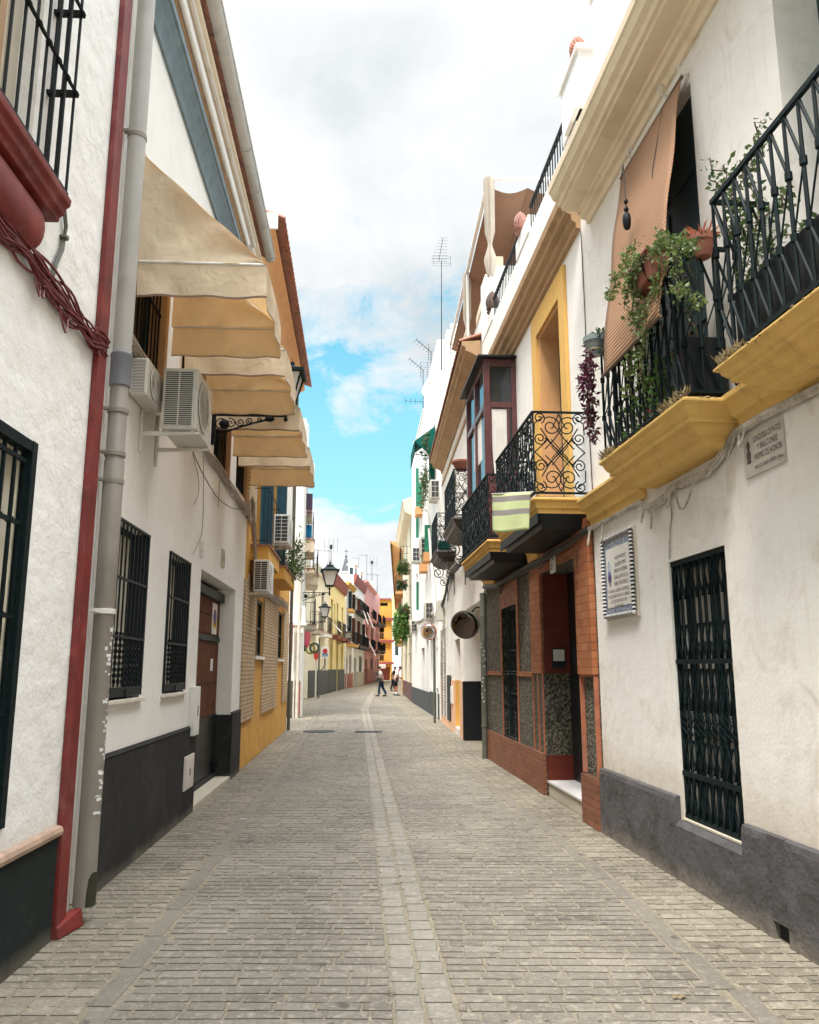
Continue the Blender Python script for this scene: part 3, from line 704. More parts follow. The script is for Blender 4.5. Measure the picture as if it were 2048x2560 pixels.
m = MB(); m.tube([(-.02,.155,7.80),(3.4,.155,7.80)], .022, 8); m.tube([(3.42,.155,7.82),(7.3,.155,7.86)], .02, 8); m.tube([(-.02,.20,7.98),(5.6,.20,8.02)], .038, 8); m.tube([(5.5,.16,7.96),(7.35,.16,8.0)], .034, 8)
part(m, 'eaves_pipe', M['pipewhite'], hB, smooth=True)
m = MB(); m.box(0, 7.38, .0, .13, 8.55, 8.62)
part(m, 'eaves_board', M['cornice_cream'], hB)
def tiles(m, F, s0, s1, n0, n1, z0, z1, pitch=.19, r=.07, seg=6):
    k = int((s1-s0)/pitch)
    for i in range(k):
        a = s0+pitch*(i+.5)
        L = []
        for (n, z, rr) in ((n1, z1, r), (n0, z0, r*.86)):
            L.append([(a+rr*cos(pi*t/seg), n, z+rr*sin(pi*t/seg)) for t in range(seg+1)])
        m.rings(L, False, False, False)
        L = [[(x, n, z-.012) for x, n, z in reversed(l)] for l in L]; m.rings(L, False, False, False)
        m.poly([(a-pitch*.5, n0, z0-.01), (a+pitch*.5, n0, z0-.01), (a+pitch*.5, n1, z1-.01), (a-pitch*.5, n1, z1-.01)])
m = MB(); tiles(m, LB, 0, 7.38, .19, -2.2, 8.70, 9.6); part(m, 'roof', M['tile'], hB, recalc=False, smooth=True)
m = MB(); L = []
for a in (-.02, 7.36):
    L.append([(a, .235+.085*cos(t), 8.76+.085*sin(t)) for t in [pi+pi*i/8 for i in range(9)]])
m.rings(L, False, False, False)
for k in range(8): 
    a = .05+k*1.03; m.rings([[(a+d, .235+.09*cos(t), 8.76+.09*sin(t)) for t in [pi+pi*i/8 for i in range(9)]] for d in (0, .03)], False, False, False)
m.tube([(-.02,.325,8.765),(7.36,.325,8.765)], .012, 6)
part(m, 'gutter', M['pipeL'], hB, recalc=False, smooth=True, solid=.005)
for h in (w1, w2):
    wf = window(hB, LB, h, -.11, M['irongrey'], M['net'], .05, 2, 1)
    g = MB(); a, b, c, d = h; k = 8; n = .012
    for i in range(k+1):
        x = a+.03+(b-a-.06)*i/k; g.bar((x, n, c+.10), (x, n, d-.01), .013)
        if 0 < i < k:
            for ph in (0, pi): g.tube([(x+.011*cos(ph+t*.9), n+.011*sin(ph+t*.9), c+.12+t*.0135) for t in range(31)], .0055, 4)
    for z in (c+.085, c+.49, c+.95, d-.012): g.box(a+.005, b-.005, n-.008, n+.012, z-.011, z+.011)
    g.box(a+.005, a+.028, -.12, n+.01, c+.02, d); g.box(b-.028, b-.005, -.12, n+.01, c+.02, d)
    g.box(a+.03, b-.03, n-.006, n+.006, c+.02, c+.075); g.lathe((.5*(a+b), n+.012, c+.05), [(.035,-.008),(.035,.008)], 10, 'n')
    part(g, 'grille', M['irongrey'], wf)
    s_ = MB(); s_.box(a-.04, b+.06, -.15, .045, c-.032, c+.0); part(s_, 'sill', M['marble'], wf, bev=.004)
for i, h in enumerate(upB):
    wf = window(hB, LB, h, -.13, M['shutter'], M['glass'], .06, 2, 1)
    g = MB()
    for k in range(10): x = h[0]+.05+(h[1]-h[0]-.1)*k/9; g.bar((x, -.03, h[2]), (x, -.03, h[3]), .014)
    for z in (h[2]+.03, h[2]+.6, h[3]-.05): g.box(h[0], h[1], -.04, -.02, z-.01, z+.01)
    part(g, 'grille', M['iron'], wf)
    m = MB(); m.box(h[1]-.005, h[1]+.09, -.14, .028, h[2]-.05, h[3]+.05); part(m, 'side_board', M['tan'], wf)
# door set in the recess
dr = MB(); n = -.255
k = 15
for i in range(k):
    a = 3.74+2.7*i/k; dr.box(a+.006, a+2.7/k-.004, n, n+.035, .95, 1.98); dr.box(a+.006, a+2.7/k-.004, n, n+.035, 2.06, 2.58)
dr.box(3.73, 6.44, n-.02, n+.004, 0, 2.6)
drp = part(dr, 'door', M['wood'], hB, bev=.003)
m = MB(); m.box(3.735, 6.44, n+.006, n+.05, .14, .95); part(m, 'kick_panel', M['doorblack'], drp)
m = MB(); m.box(3.735, 6.44, n+.006, n+.05, 1.985, 2.055); m.box(3.74, 6.44, n, n+.10, 2.58, 2.70); m.box(3.735,6.44,n+.006,n+.07,.02,.13)
for i in range(k):
    a = 3.74+2.7*(i+.5)/k
    for z in (1.40, 1.95, 2.09, 2.35): m.lathe((a, n+.036, z), [(.018,0),(.014,.008),(.002,.012)], 8, 'n')
    m.lathe((a, n+.05, .92), [(.016,0),(.002,.012)], 8, 'n')
part(m, 'ironwork', M['irongrey'], drp)
m = MB(); m.box(3.74, 6.44, -.27, .03, -.01, .055); part(m, 'threshold', M['beige'], hB)
m = MB(); m.box(6.10, 6.43, -.2, -.16, .2, .3); part(m, 'pet_grille', M['iron'], hB)
# things fixed on the awning house wall
sg = thing('no_parking_sign', 'white no parking plate with red ringed blue disc on the brown plank door', 'sign', LB, (LB.s_of(537,1550,-.21), n+.04, 1.5))
def disc(m, a, z, n0, n1, r, seg=24, rs=1.0): return m.lathe((a, n0, z), [(r, 0), (r, n1-n0)], seg, 'n')
sa = LB.s_of(537,1550,-.21); sb = (LB.s_of(546,1550,-.21)-LB.s_of(528,1550,-.21))*.62; z1_, z0_ = LB.z_of(537,1508,-.21), LB.z_of(535,1586,-.21); zz0 = z0_+(z1_-z0_)*.55; r_ = (z1_-z0_)*.27
m = MB(); m.box(sa-sb/2, sa+sb/2, n+.036, n+.045, z0_, z1_); part(m, 'plate', M['whitepaint'], sg)
m = MB(); disc(m, sa, zz0, n+.045, n+.048, r_); part(m, 'ring', paint('sign_red', (.5,.02,.02), .5), sg)
m = MB(); disc(m, sa, zz0, n+.048, n+.051, r_*.78); part(m, 'disc', paint('sign_blue', (.03,.05,.25), .5), sg)
m = MB(); m.box(sa-sb*.4, sa+sb*.4, n+.045, n+.048, z0_+.09, z0_+.20); part(m, 'yellow_field', paint('sign_yellow', (.75,.48,.03), .5), sg)
m = MB(); m.text('VADO', sa, z0_+.12, n+.05, .05, .2, flip=1); part(m, 'lettering', M['cabledark'], sg)
sn_, zn_ = LB.at(530,1663,-.21); m = MB(); m.box(sn_-.09, sn_+.09, n+.036, n+.042, zn_-.08, zn_+.09); part(m, 'notice', M['paper'], None, LB, (sn_, n+.04, zn_), label='small pale notice stuck halfway up the brown plank door', cat='notice')
def wallbox(name, label, F, a0, a1, n1, z0, z1, mat, inner=None, org=None):
    t = thing(name, label, 'meter box', F, ((a0+a1)/2, 0, z0))
    m = MB(); m.box(a0, a1, .001, n1, z0, z1); part(m, 'case', mat, t, bev=.006)
    m = MB(); m.box(a0+.03, a1-.03, n1, n1+.006, z0+.03, z1-.03); part(m, 'lid', inner or mat, t, bev=.002)
    m = MB(); c = (a0+a1)/2; m.box(c-.02, c+.02, n1+.006, n1+.009, z0+(z1-z0)*.4, z0+(z1-z0)*.6); part(m, 'mark', M['irongrey'], t)
    return t
wallbox('meter_box', 'cream metal meter cover set low in the charcoal plinth', LB, LB.s_of(451,1945), LB.s_of(474,1940), .045, .30, .66, M['marble'])
wallbox('meter_box', 'narrow white fuse box on the wall just before the plank door', LB, 3.38, 3.66, .07, .86, 1.40, M['whitepaint'])
m = MB(); a = LB.s_of(555,1430); m.box(a-.12, a+.12, .002, .015, 2.98, 3.22); tt = part(m, 'number_tile', M['beige'], None, LB, (a, 0, 3.1), label='small square house number tile above the plank door', cat='number tile')
m = MB(); m.text('14', a, 3.04, .017, .12, .14); part(m, 'number', M['irongrey'], tt)
m = MB(); a = LB.s_of(500,1395); m.box(a-.05,a+.05,.002,.05,2.98,3.10); m.box(a-.03,a+.03,.002,.04,2.90,2.98); part(m, 'junction_box', M['whitepaint'], None, LB, (a,0,3.0), label='tiny white junction box on the wall above the plank door', cat='junction box', bev=.005)
# cable bundle and loose wires along the awning house
bundle('cable_bundle', 'long grey bundle of cables tied along the awning house wall', LB, [(.02,.02,4.22), (.9,.02,4.2), (1.8,.02,4.19), (2.8,.02,4.2), (3.8,.02,4.17), (5,.02,4.17), (6.2,.02,4.14), (7.4,.03,4.12)], 18, .06, .010, M['cable'], 8, loops=6)
def wire(name, label, F, pts, r, mat, cat='wire'):
    m = MB(); P = [Vector(p) for p in pts]; Q = []
    for i in range(len(P)-1):
        p0, p1, p2, p3 = P[max(i-1,0)], P[i], P[i+1], P[min(i+2,len(P)-1)]
        for k in range(6):
            t = k/6; Q.append(.5*((2*p1)+(p2-p0)*t+(2*p0-5*p1+4*p2-p3)*t*t+(3*p1-p0-3*p2+p3)*t**3))
    Q.append(P[-1]); m.tube(Q, r, 5)
    return part(m, name, mat, None, F, tuple(P[0]), smooth=True, label=label, cat=cat)
def L3(F, x, y, n): a, z = F.at(x, y, n); return (a, n, z)
wire('loose_wire', 'thin loose wire hanging straight down the white wall past the second barred window', LB, [L3(LB,508,1130,.03), L3(LB,509,1200,.02), L3(LB,508,1290,.01), L3(LB,503,1340,.02), L3(LB,484,1384,.03)], .005, M['cable'])
wire('loose_wire', 'short loose wire curling down under the larger air conditioner', LB, [L3(LB,482,1135,.04), L3(LB,495,1190,.03), L3(LB,497,1230,.02), L3(LB,485,1262,.04)], .005, M['cable'])
wire('loose_wire', 'dark wire swooping from the air conditioner to the far end of the awning house', LB, [L3(LB,482,1130,.05), L3(LB,510,1190,.04), L3(LB,545,1245,.04), L3(LB,580,1270,.03), L3(LB,605,1272,.02)], .006, M['cabledark'])
wire('loose_wire', 'short wire end dangling below the grey cable bundle before the last awning', LB, [L3(LB,549,1200,.04), L3(LB,547,1235,.03), L3(LB,546,1266,.03)], .006, M['cable'])

# ---- awnings
def awning(s0, s1, zt, zb, out, zv, seed, mat):
    rg = random.Random(seed); t = MB(); K = 18
    def sag(u, v): return -.06*sin(pi*v)*sin(pi*u)-.018*sin(9*u+seed)*sin(pi*v)
    # top sheet
    L = []
    for i in range(K+1):
        v = i/K; L.append([(s0+(s1-s0)*j/12, .02+out*v, zt+(zb-zt)*v+sag(j/12, v)) for j in range(13)])
    t.rings(L, False, False, False)
    # two cheeks, hanging a little loose
    for s_, dr in ((s0, 1), (s1, -1)):
        L = []
        for i in range(K+1):
            v = i/K; top = zt+(zb-zt)*v
            L.append([(s_+dr*.05*sin(pi*w_/8)*sin(pi*v)*(1+.5*sin(7*v+seed))+dr*.016*sin(15*v+w_*.8), .02+out*v, top+(zb-top)*(w_/8)) for w_ in range(9)])
        t.rings(L, False, False, False)
    # valance on the two sides and the front
    path = [(s0, .02), (s0, out*.33), (s0, out*.66), (s0, out), (s0+(s1-s0)*.33, out+.01), (s0+(s1-s0)*.66, out+.01), (s1, out), (s1, out*.66), (s1, out*.33), (s1, .02)]
    D = []
    for i in range(len(path)-1):
        for k in range(6): D.append((path[i][0]+(path[i+1][0]-path[i][0])*k/6, path[i][1]+(path[i+1][1]-path[i][1])*k/6+.02))
    D.append((path[-1][0], path[-1][1]+.02)); L = []
    for w_ in range(5):
        L.append([(a+.018*sin(i*.9+w_*.3+seed)*w_/4, n+.014*sin(i*.8+seed)*w_/4, zb+(zv-zb)*w_/4-.006*abs(sin(i*.31+seed*2.3))*w_/4) for i, (a, n) in enumerate(D)])
    t.rings(L, False, False, False)
    h_ = MB(); h_.rings([[(a+(.002 if i > 20 else -.002), n+.003, z+dz) for i, (a, n, z) in enumerate(L[4])] for dz in (.016, -.004)], False, False, False)
    return t, h_
for i, (s0, s1, lab) in enumerate(((.20,1.52,'nearest and largest looking sand awning with a tall triangular cheek beside the drainpipe'), (2.05,3.38,'second sand awning from the drainpipe, just behind the nearest one'), (4.05,5.40,'third sand awning from the drainpipe, above the iron lantern bracket'), (6.0,7.36,'farthest of the four sand awnings on the white house'))):
    a = thing('awning', lab, 'awning', LB, (s0, 0, 4.9), 'sand awnings over the windows')
    cv, hm = awning(s0, s1, 5.92, 4.92, 1.08, 4.62, i*1.7+.4, M['awning'])
    part(cv, 'canvas', M['awning'], a, smooth=True, recalc=False, sharp=70); part(hm, 'hem', M['hem'], a, recalc=False)
    m = MB(); m.tube([(s0, .03, 4.92), (s0, 1.08, 4.92), (s1, 1.08, 4.92), (s1, .03, 4.92)], .013, 6); m.tube([(s0,.03,5.92),(s1,.03,5.92)], .016, 6)
    part(m, 'frame_bar', M['pipewhite'], a, smooth=True)
    m = MB(); m.tube([(s0+.01,.03,4.915),(s0+.01,1.08,4.915)], .006, 4); part(m, 'piping', M['whitepaint'], a)

# ---- air conditioners
def ac_unit(name, label, F, s0, s1, n0, n1, z0, z1, rows_=22, side='near', mat=None, fan=True, bracket=True, cols=2, group='air conditioners on the house walls', arm=.0):
    mat = mat or M['acwhite']; t = thing(name, label, 'air conditioner', F, ((s0+s1)/2, n0, z0), group)
    m = MB(); m.box(s0, s1, n0, n1, z0, z1); c = part(m, 'casing', mat, t, bev=.012)
    m = MB(); w_ = (n1-n0)
    m.box(s0-.003, s0+.01, n0+w_*.08, n1-w_*.14, z0+.06*(z1-z0), z1-.06*(z1-z0)); part(m, 'coil', M['acdark'], t)
    m = MB()
    for i in range(rows_+1):
        z = z0+(z1-z0)*(.06+.88*i/rows_); m.box(s0-.008, s0+.001, n0+w_*.06, n1-w_*.12, z-.0032*(22/rows_)**.3, z+.0032*(22/rows_)**.3)
    for q in range(cols+1):
        x = n0+w_*.06+(w_*.82)*q/cols; m.box(s0-.0095, s0+.001, x-.005, x+.005, z0+.05*(z1-z0), z1-.05*(z1-z0))
    part(m, 'louvre', mat, t)
    m = MB(); cx_, cz_ = s0+(s1-s0)*.42, (z0+z1)/2; rr = min((s1-s0)*.38, (z1-z0)*.42)
    disc(m, cx_, cz_, n1, n1+.004, rr, 28); part(m, 'fan_opening', M['acdark'], t)
    m = MB()
    for q in range(1, 7): m.lathe((cx_, n1+.006, cz_), [(rr*q/6-.004, 0), (rr*q/6+.002, 0), (rr*q/6+.002, .006), (rr*q/6-.004, .006)], 28, 'n')
    for q in range(8): a = q*pi/8; m.bar((cx_-rr*cos(a), n1+.012, cz_-rr*sin(a)), (cx_+rr*cos(a), n1+.012, cz_+rr*sin(a)), .006)
    part(m, 'fan_guard', mat, t)
    if bracket:
        m = MB()
        for s_ in (s0+.06, s1-.06):
            m.box(s_-.015, s_+.015, .002, .03, z0-.19, z0+.3); m.hexa([(s_-.016,.03,z0-.05),(s_+.016,.03,z0-.05),(s_+.016,n1+.02,z0-.03),(s_-.016,n1+.02,z0-.03)], [(s_-.016,.03,z0-.012),(s_+.016,.03,z0-.012),(s_+.016,n1+.02,z0-.012),(s_-.016,n1+.02,z0-.012)])
            m.box(s_-.015, s_+.015, n0+.02, n0+.06, z0-.012, z0); m.box(s_-.015, s_+.015, n1-.06, n1-.02, z0-.012, z0)
        part(m, 'bracket', M['pipewhite'], t, bev=.003)
    return t
ac_unit('air_conditioner', 'smaller cream air conditioner tucked against the wall beside the drainpipe', LB, .30, .80, .015, .155, 3.80, 4.12, 22, cols=1, bracket=False)
ac_unit('air_conditioner', 'larger cream air conditioner with slatted end on two brackets below the nearest awning', LB, .66, 1.32, .19, .49, 3.62, 4.17, 26)

# ---- cast iron lamp brackets with four sided lanterns
def lantern(label, F, s, nw, nl, za, hs=1.0, prefix='street_lantern', front=None, arm_only=False):
    t = thing(prefix, label, 'street lantern', F, (s, nw, za), 'street lanterns on iron brackets')
    m = MB(); L_ = nl-nw; S = L_/1.0
    m.box(s-.02, s+.02, nw, nl+.01, za-.012*S, za+.014*S)
    pts = [(s, nw+L_*(i/14), za-.02-(.30*S)*(1-i/14)**1.5) for i in range(15)]; m.tube(pts[:12], .014*S, 6)
    m.box(s-.03, s+.03, nw, nw+.05*S, za-.42*S, za+.05*S)
    for k in range(5):
        c = (nw+L_*(.12+.13*k), za-.045*S-.085*S*(1-k/5)); r = (.085-.012*k)*S
        m.spiral(c, r, r*.2, 1.0+k, 1.4*(-1)**k, s, .008*S, 'n', 4, 16)
    m.ball((s, nw+.17*S, za-.13*S), .07*S, 10, 6)
    m.ball((s, nl-.22*S, za-.045*S), .05*S, 8, 6, (1, 1.4, .8))
    part(m, 'bracket', M['iron'], t, smooth=True)
    m = MB(); m.tube([(s, nl, za-.06*S), (s, nl, za+.18*hs)], .018*hs, 8); m.ball((s, nl, za-.05*S), .03*hs, 8, 5)
    for a in range(4):
        dx, dy = cos(a*pi/2+pi/4)*.08*hs, sin(a*pi/2+pi/4)*.08*hs; m.tube([(s, nl, za+.09*hs), (s+dx*.8, nl+dy*.8, za+.12*hs), (s+dx, nl+dy, za+.2*hs)], .007*hs, 5)
    part(m, 'stem', M['iron'], t, smooth=True)
    zb = za+.19*hs; zt = zb+.36*hs; b, tp = .10*hs, .195*hs
    m = MB(); m.hexa([(s-b,nl-b,zb),(s+b,nl-b,zb),(s+b,nl+b,zb),(s-b,nl+b,zb)], [(s-tp+.01,nl-tp+.01,zt),(s+tp-.01,nl-tp+.01,zt),(s+tp-.01,nl+tp-.01,zt),(s-tp+.01,nl+tp-.01,zt)])
    part(m, 'glass', M['frost'], t)
    m = MB()
    for sa, sn in ((-1,-1),(1,-1),(1,1),(-1,1)): m.bar((s+sa*b, nl+sn*b, zb), (s+sa*tp, nl+sn*tp, zt), .022*hs)
    m.box(s-b-.012, s+b+.012, nl-b-.012, nl+b+.012, zb-.03*hs, zb+.008)
    q = tp+.045*hs; m.box(s-q, s+q, nl-q, nl+q, zt, zt+.045*hs)
    c = .085*hs; m.hexa([(s-tp,nl-tp,zt+.045*hs),(s+tp,nl-tp,zt+.045*hs),(s+tp,nl+tp,zt+.045*hs),(s-tp,nl+tp,zt+.045*hs)], [(s-c,nl-c,zt+.13*hs),(s+c,nl-c,zt+.13*hs),(s+c,nl+c,zt+.13*hs),(s-c,nl+c,zt+.13*hs)])
    m.box(s-c-.015, s+c+.015, nl-c-.015, nl+c+.015, zt+.13*hs, zt+.16*hs)
    m.lathe((s, nl, zt+.16*hs), [(.03*hs,0),(.012*hs,.03*hs),(.028*hs,.06*hs),(.008*hs,.09*hs),(.001,.17*hs)], 8)
    for a in range(4):
        dx, dy = cos(a*pi/2), sin(a*pi/2); m.tube([(s+dx*.02, nl+dy*.02, zt+.17*hs), (s+dx*.075*hs, nl+dy*.075*hs, zt+.19*hs), (s+dx*.06*hs, nl+dy*.06*hs, zt+.24*hs)], .006*hs, 4)
    part(m, 'cap', M['irongreen'], t)
    return t
lantern('large green black lantern poking out past the sand awnings under the ochre eaves', LB, 3.95, 0, .93, 4.78, .98)

# ---- ochre house with pale brick panels
hC = thing('brick_house', 'ochre house faced with pale brick panels and an orange cove eave under roof tiles', 'house', LC, (4.7, 0, 0))
sC = lambda x, y, n=0: LC.s_of(x, y, n)
b1 = (sC(633,1640), sC(654,1640), 1.83, 2.88, .05); b2 = (sC(690,1640), sC(705,1640), 1.83, 2.95, .05)
shut = [(1.35, 2.5, 3.75, 5.95, .14), (4.2, 5.4, 3.75, 5.95, .14)]
shell(hC, LC, .28, 9.42, 0, 9.35, [b1, b2, *shut], M['ochre'], reveal=.15)
m = MB()
for a, b, z0, z1 in ((.285, b1[0]-.02, .75, 3.05), (b1[1]+.02, b2[0]-.02, .74, 3.05), (b2[1]+.03, 9.1, .78, 3.05), (.285, 1.25, 4.05, 9.2),): m.box(a, b, .002, .035, z0, z1)
part(m, 'brick_panel', M['brickC'], hC)
m = MB()
m.box(2.55, 4.15, .002, .02, 4.0, 9.2); m.box(5.45, 9.4, .002, .02, 4.0, 9.2); m.box(2.6,2.7,.02,.06,4.0,8.9); part(m, 'white_panel', M['white'], hC)
for h in (b1, b2):
    wf = window(hC, LC, h, -.03, M['irongrey'], M['glass'], .05, 1, 2)
    s_ = MB(); s_.box(h[0]-.05, h[1]+.05, -.1, .06, h[2]-.06, h[2]); part(s_, 'sill', M['marble'], wf)
for h in shut:
    m = MB(); m.box(h[0], h[0]+.3, -.13, -.09, h[2], h[3]); m.box(h[0]+.3, h[1], -.13, -.11, h[2], h[3]); sh = part(m, 'balcony_door', M['whitepaint'], hC)
    m = MB(); c = (h[0]+h[1])/2
    for k in range(3): m.box(c+.06*k, c+.06*k+.056, .03, .06, h[2], h[3]-.1)
    for k in range(11): m.box(c+.18, c+.21, .03+.02*k, .048+.02*k, h[2], h[3]-.1)
    part(m, 'shutter', M['shutterblue'], sh)
def box_balcony(root, F, s0, s1, n1, zb, zt, mat, rail_h=1.0, step=.11, rmat=None, lip=.03, w=.012, name='balcony'):
    m = MB(); m.box(s0, s1, -.01, n1, zb, zt-.03); b = part(m, name, mat, root, bev=.004)
    m = MB(); m.box(s0-lip, s1+lip, 0, n1+lip, zt-.03, zt); part(m, 'slab_edge', M['tile'], b)
    m = MB(); z1 = zt+rail_h; i = .03
    for z in (zt+.07, z1): m.tube([(s0+i, 0, z), (s0+i, n1-i, z), (s1-i, n1-i, z), (s1-i, 0, z)], w*1.1, 4, rot=pi/4)
    k = max(2, int((s1-s0)/step))
    for q in range(k+1): a = s0+i+(s1-s0-2*i)*q/k; m.bar((a, n1-i, zt), (a, n1-i, z1), w)
    for s_ in (s0+i, s1-i):
        kk = max(1, int(n1/step))
        for q in range(kk): m.bar((s_, n1*q/kk, zt), (s_, n1*q/kk, z1), w)
    part(m, 'railing', rmat or M['iron'], b)
    return b
box_balcony(hC, LC, .95, 2.95, .31, 3.44, 3.72, M['ochre'], 1.0, .5, w=.008)
box_balcony(hC, LC, 3.9, 6.6, .34, 3.44, 3.72, M['ochre'], 1.0, .6, w=.008)
m = MB(); P = [(0,8.95),(.03,8.95),(.05,9.2),(.13,9.38),(.27,9.47),(.28,9.50),(0,9.5)]; m.extr(P, .30, 9.42); part(m, 'cove_eave', M['soffit_orange'], hC, smooth=True)
m = MB(); tiles(m, LC, .28, 9.45, .48, -2.5, 9.53, 10.6, .21, .085); part(m, 'roof', M['tile'], hC, recalc=False, smooth=True)
m = MB(); m.box(.26, .31, -.3, .36, 9.3, 9.6); m.hexa([(.05,-.5,8.9),(.28,-.5,8.9),(.28,.05,8.9),(.05,.05,8.9)], [(.05,-.5,9.9),(.28,-.5,9.9),(.28,.1,9.5),(.05,.1,9.5)]); part(m, 'gable_end', M['white'], hC)
m = MB(); m.tube([(9.35,.07,0),(9.35,.07,9.3)], .045, 10); part(m, 'drainpipe', M['pipeG'], None, LC, (9.35,.07,0), smooth=True, label='dark grey green downpipe at the far corner of the ochre brick house', cat='drainpipe', group='drainpipes on the walls')
ac_unit('air_conditioner', 'clean white air conditioner under the first ochre balcony, on a pale shelf', LC, .70, 1.45, .10, .36, 2.88, 3.42, 13, mat=M['acwhite2'])
ac_unit('air_conditioner', 'white air conditioner beside the petrol blue shutters between the two ochre balconies', LC, 3.6, 4.4, .12, .44, 4.15, 4.75, 7, mat=M['acwhite2'])
bundle('cable_bundle', 'tangle of tan cables dropping down the near edge of the ochre brick house', LC, [(.35,.04,4.4), (.5,.05,4.2), (.62,.05,3.9), (.85,.06,3.5), (1.0,.06,3.2), (1.8,.05,3.05), (4,.04,3.1), (6.5,.04,3.15), (8,.04,3.15)], 14, .09, .013, M['cable'], 21, loops=5)
# ================================================================ RIGHT SIDE
RA = Fac((2.29,4.97), (1.96,8.63), 'R')
RB = Fac((1.96,8.63), (1.454,15.4), 'R')
RC = Fac((1.42,15.5), (.96,26.9), 'R')

# ---- nearest white house on the right
hR = thing('balcony_house', 'aged white house with grey plinth, lattice gate and yellow moulded balconies', 'house', RA, (1.5, 0, 0))
gate = (.76, 1.75, .45, 2.46, .16)
d1 = (RA.s_of(1757,640), 2.0, 3.52, 6.16, .09); sj = RA.s_of(1940,100)
d2 = (sj-1.25, sj, 3.52, 6.3, .32)
shell(hR, RA, -4.5, 3.668, 0, 7.0, [gate, d1, d2], M['whiteR'])
m = MB(); vs, vz = RA.at(1976,2338)
for a, b, zt in ((-4.5, vs-.09, .60), (vs+.09, .72, .60), (1.79, 3.66, .62)):
    L = []
    m.extr([(.002,0),(.055,0),(.05,zt-.05),(.04,zt-.01),(.02,zt),(.002,zt)], a, b)
m.extr([(.002,0),(.055,0),(.05,.40),(.02,.44),(-.10,.445),(-.10,.3)], .7205, 1.7895)
m.box(vs-.0899, vs+.0899, .002, .05, 0, vz-.05); m.box(vs-.0899, vs+.0899, .002, .05, vz+.06, .6); m.box(vs-.089, vs+.089, .001, .006, vz-.05, vz+.06)
part(m, 'plinth', M['plinthR'], hR)
m = MB(); m.box(vs-.088, vs+.088, .006, .010, vz-.049, vz+.059); part(m, 'vent_hole', M['dark'], hR)
wf = window(hR, RA, gate, -.13, M['shutter'], M['glasslight'], .05, 2, 3, name='gate_window')
g = MB(); a0, a1, z0, z1 = gate[0]+.02, gate[1]-.02, gate[2]+.03, gate[3]-.02; k = 9; n = -.035; st = (a1-a0)/k
bands = [(z1-.30, z1-.02), (z1-.78, z1-.50), (1.28, 1.60), (.84, 1.06), (z0, z0+.30)]
for i in range(k+1):
    a = a0+st*i
    g.bar((a, n, z0), (a, n, z1), .011); g.bar((a, n-.015, z0), (a, n-.015, z1), .008)
    for b0, b1 in bands:
        if i < k:
            g.bar((a, n+.01, b0), (a+st, n+.01, b1), .011); g.bar((a+st, n+.018, b0), (a, n+.018, b1), .011)
        if i < k-1: pass
    if i < k:
        for c0, c1 in ((1.10, 1.26),): 
            for q in range(3): g.bar((a, n+.01, c0+q*.055), (a+st, n+.01, c0+.05+q*.055), .006)
for i in range(k):
    a = a0+st*(i+.5)
    for zc in (.60, 1.22, 1.45):
        g.tube([(a+.012*sin(t*.8), n, zc-.13+t*.02) for t in range(14)], .006, 4)
for z in (1.655, .80): g.box(a0-.01, a1+.01, n+.012, n+.028, z-.018, z+.018)
for z in (z0-.005, z1+.0): g.box(a0-.02, a1+.02, n-.03, n+.02, z-.02, z+.02)
for a in (a0-.01, a1+.01): g.box(a-.012, a+.012, n-.03, n+.015, z0, z1)
part(g, 'lattice_gate', M['irongreen'], wf)
m = MB(); m.box(gate[0], gate[1], -.15, .01, .448, .462); part(m, 'sill', M['beige'], wf)
for d in (d1, d2):
    m = MB(); a, b, c, e = d[:4]; n = -d[4]+.02
    m.box(a, b, n-.02, n, c, e)
    for q in (0, .5):
        x = a+(b-a)*q
        for j in range(4): m.box(x+.07, x+(b-a)*.5-.07, n, n+.012, c+.08+j*(e-c-.1)/4, c+(j+1)*(e-c-.1)/4)
    part(m, 'balcony_door', M['shutter'], hR, bev=.003)
# cornice
prof = [(0,6.42),(.03,6.42),(.05,6.47),(.10,6.475),(.11,6.52),(.14,6.525),(.145,6.56),(.31,6.565),(.315,6.60),(.35,6.605),(.36,6.66),(.41,6.68),(.44,6.75),(.455,6.76),(.46,6.84),(.40,6.87),(0,6.93)]
part(corn(prof, -4.5, 3.34), 'cornice', M['cornice_cream'], hR, bev=.004)
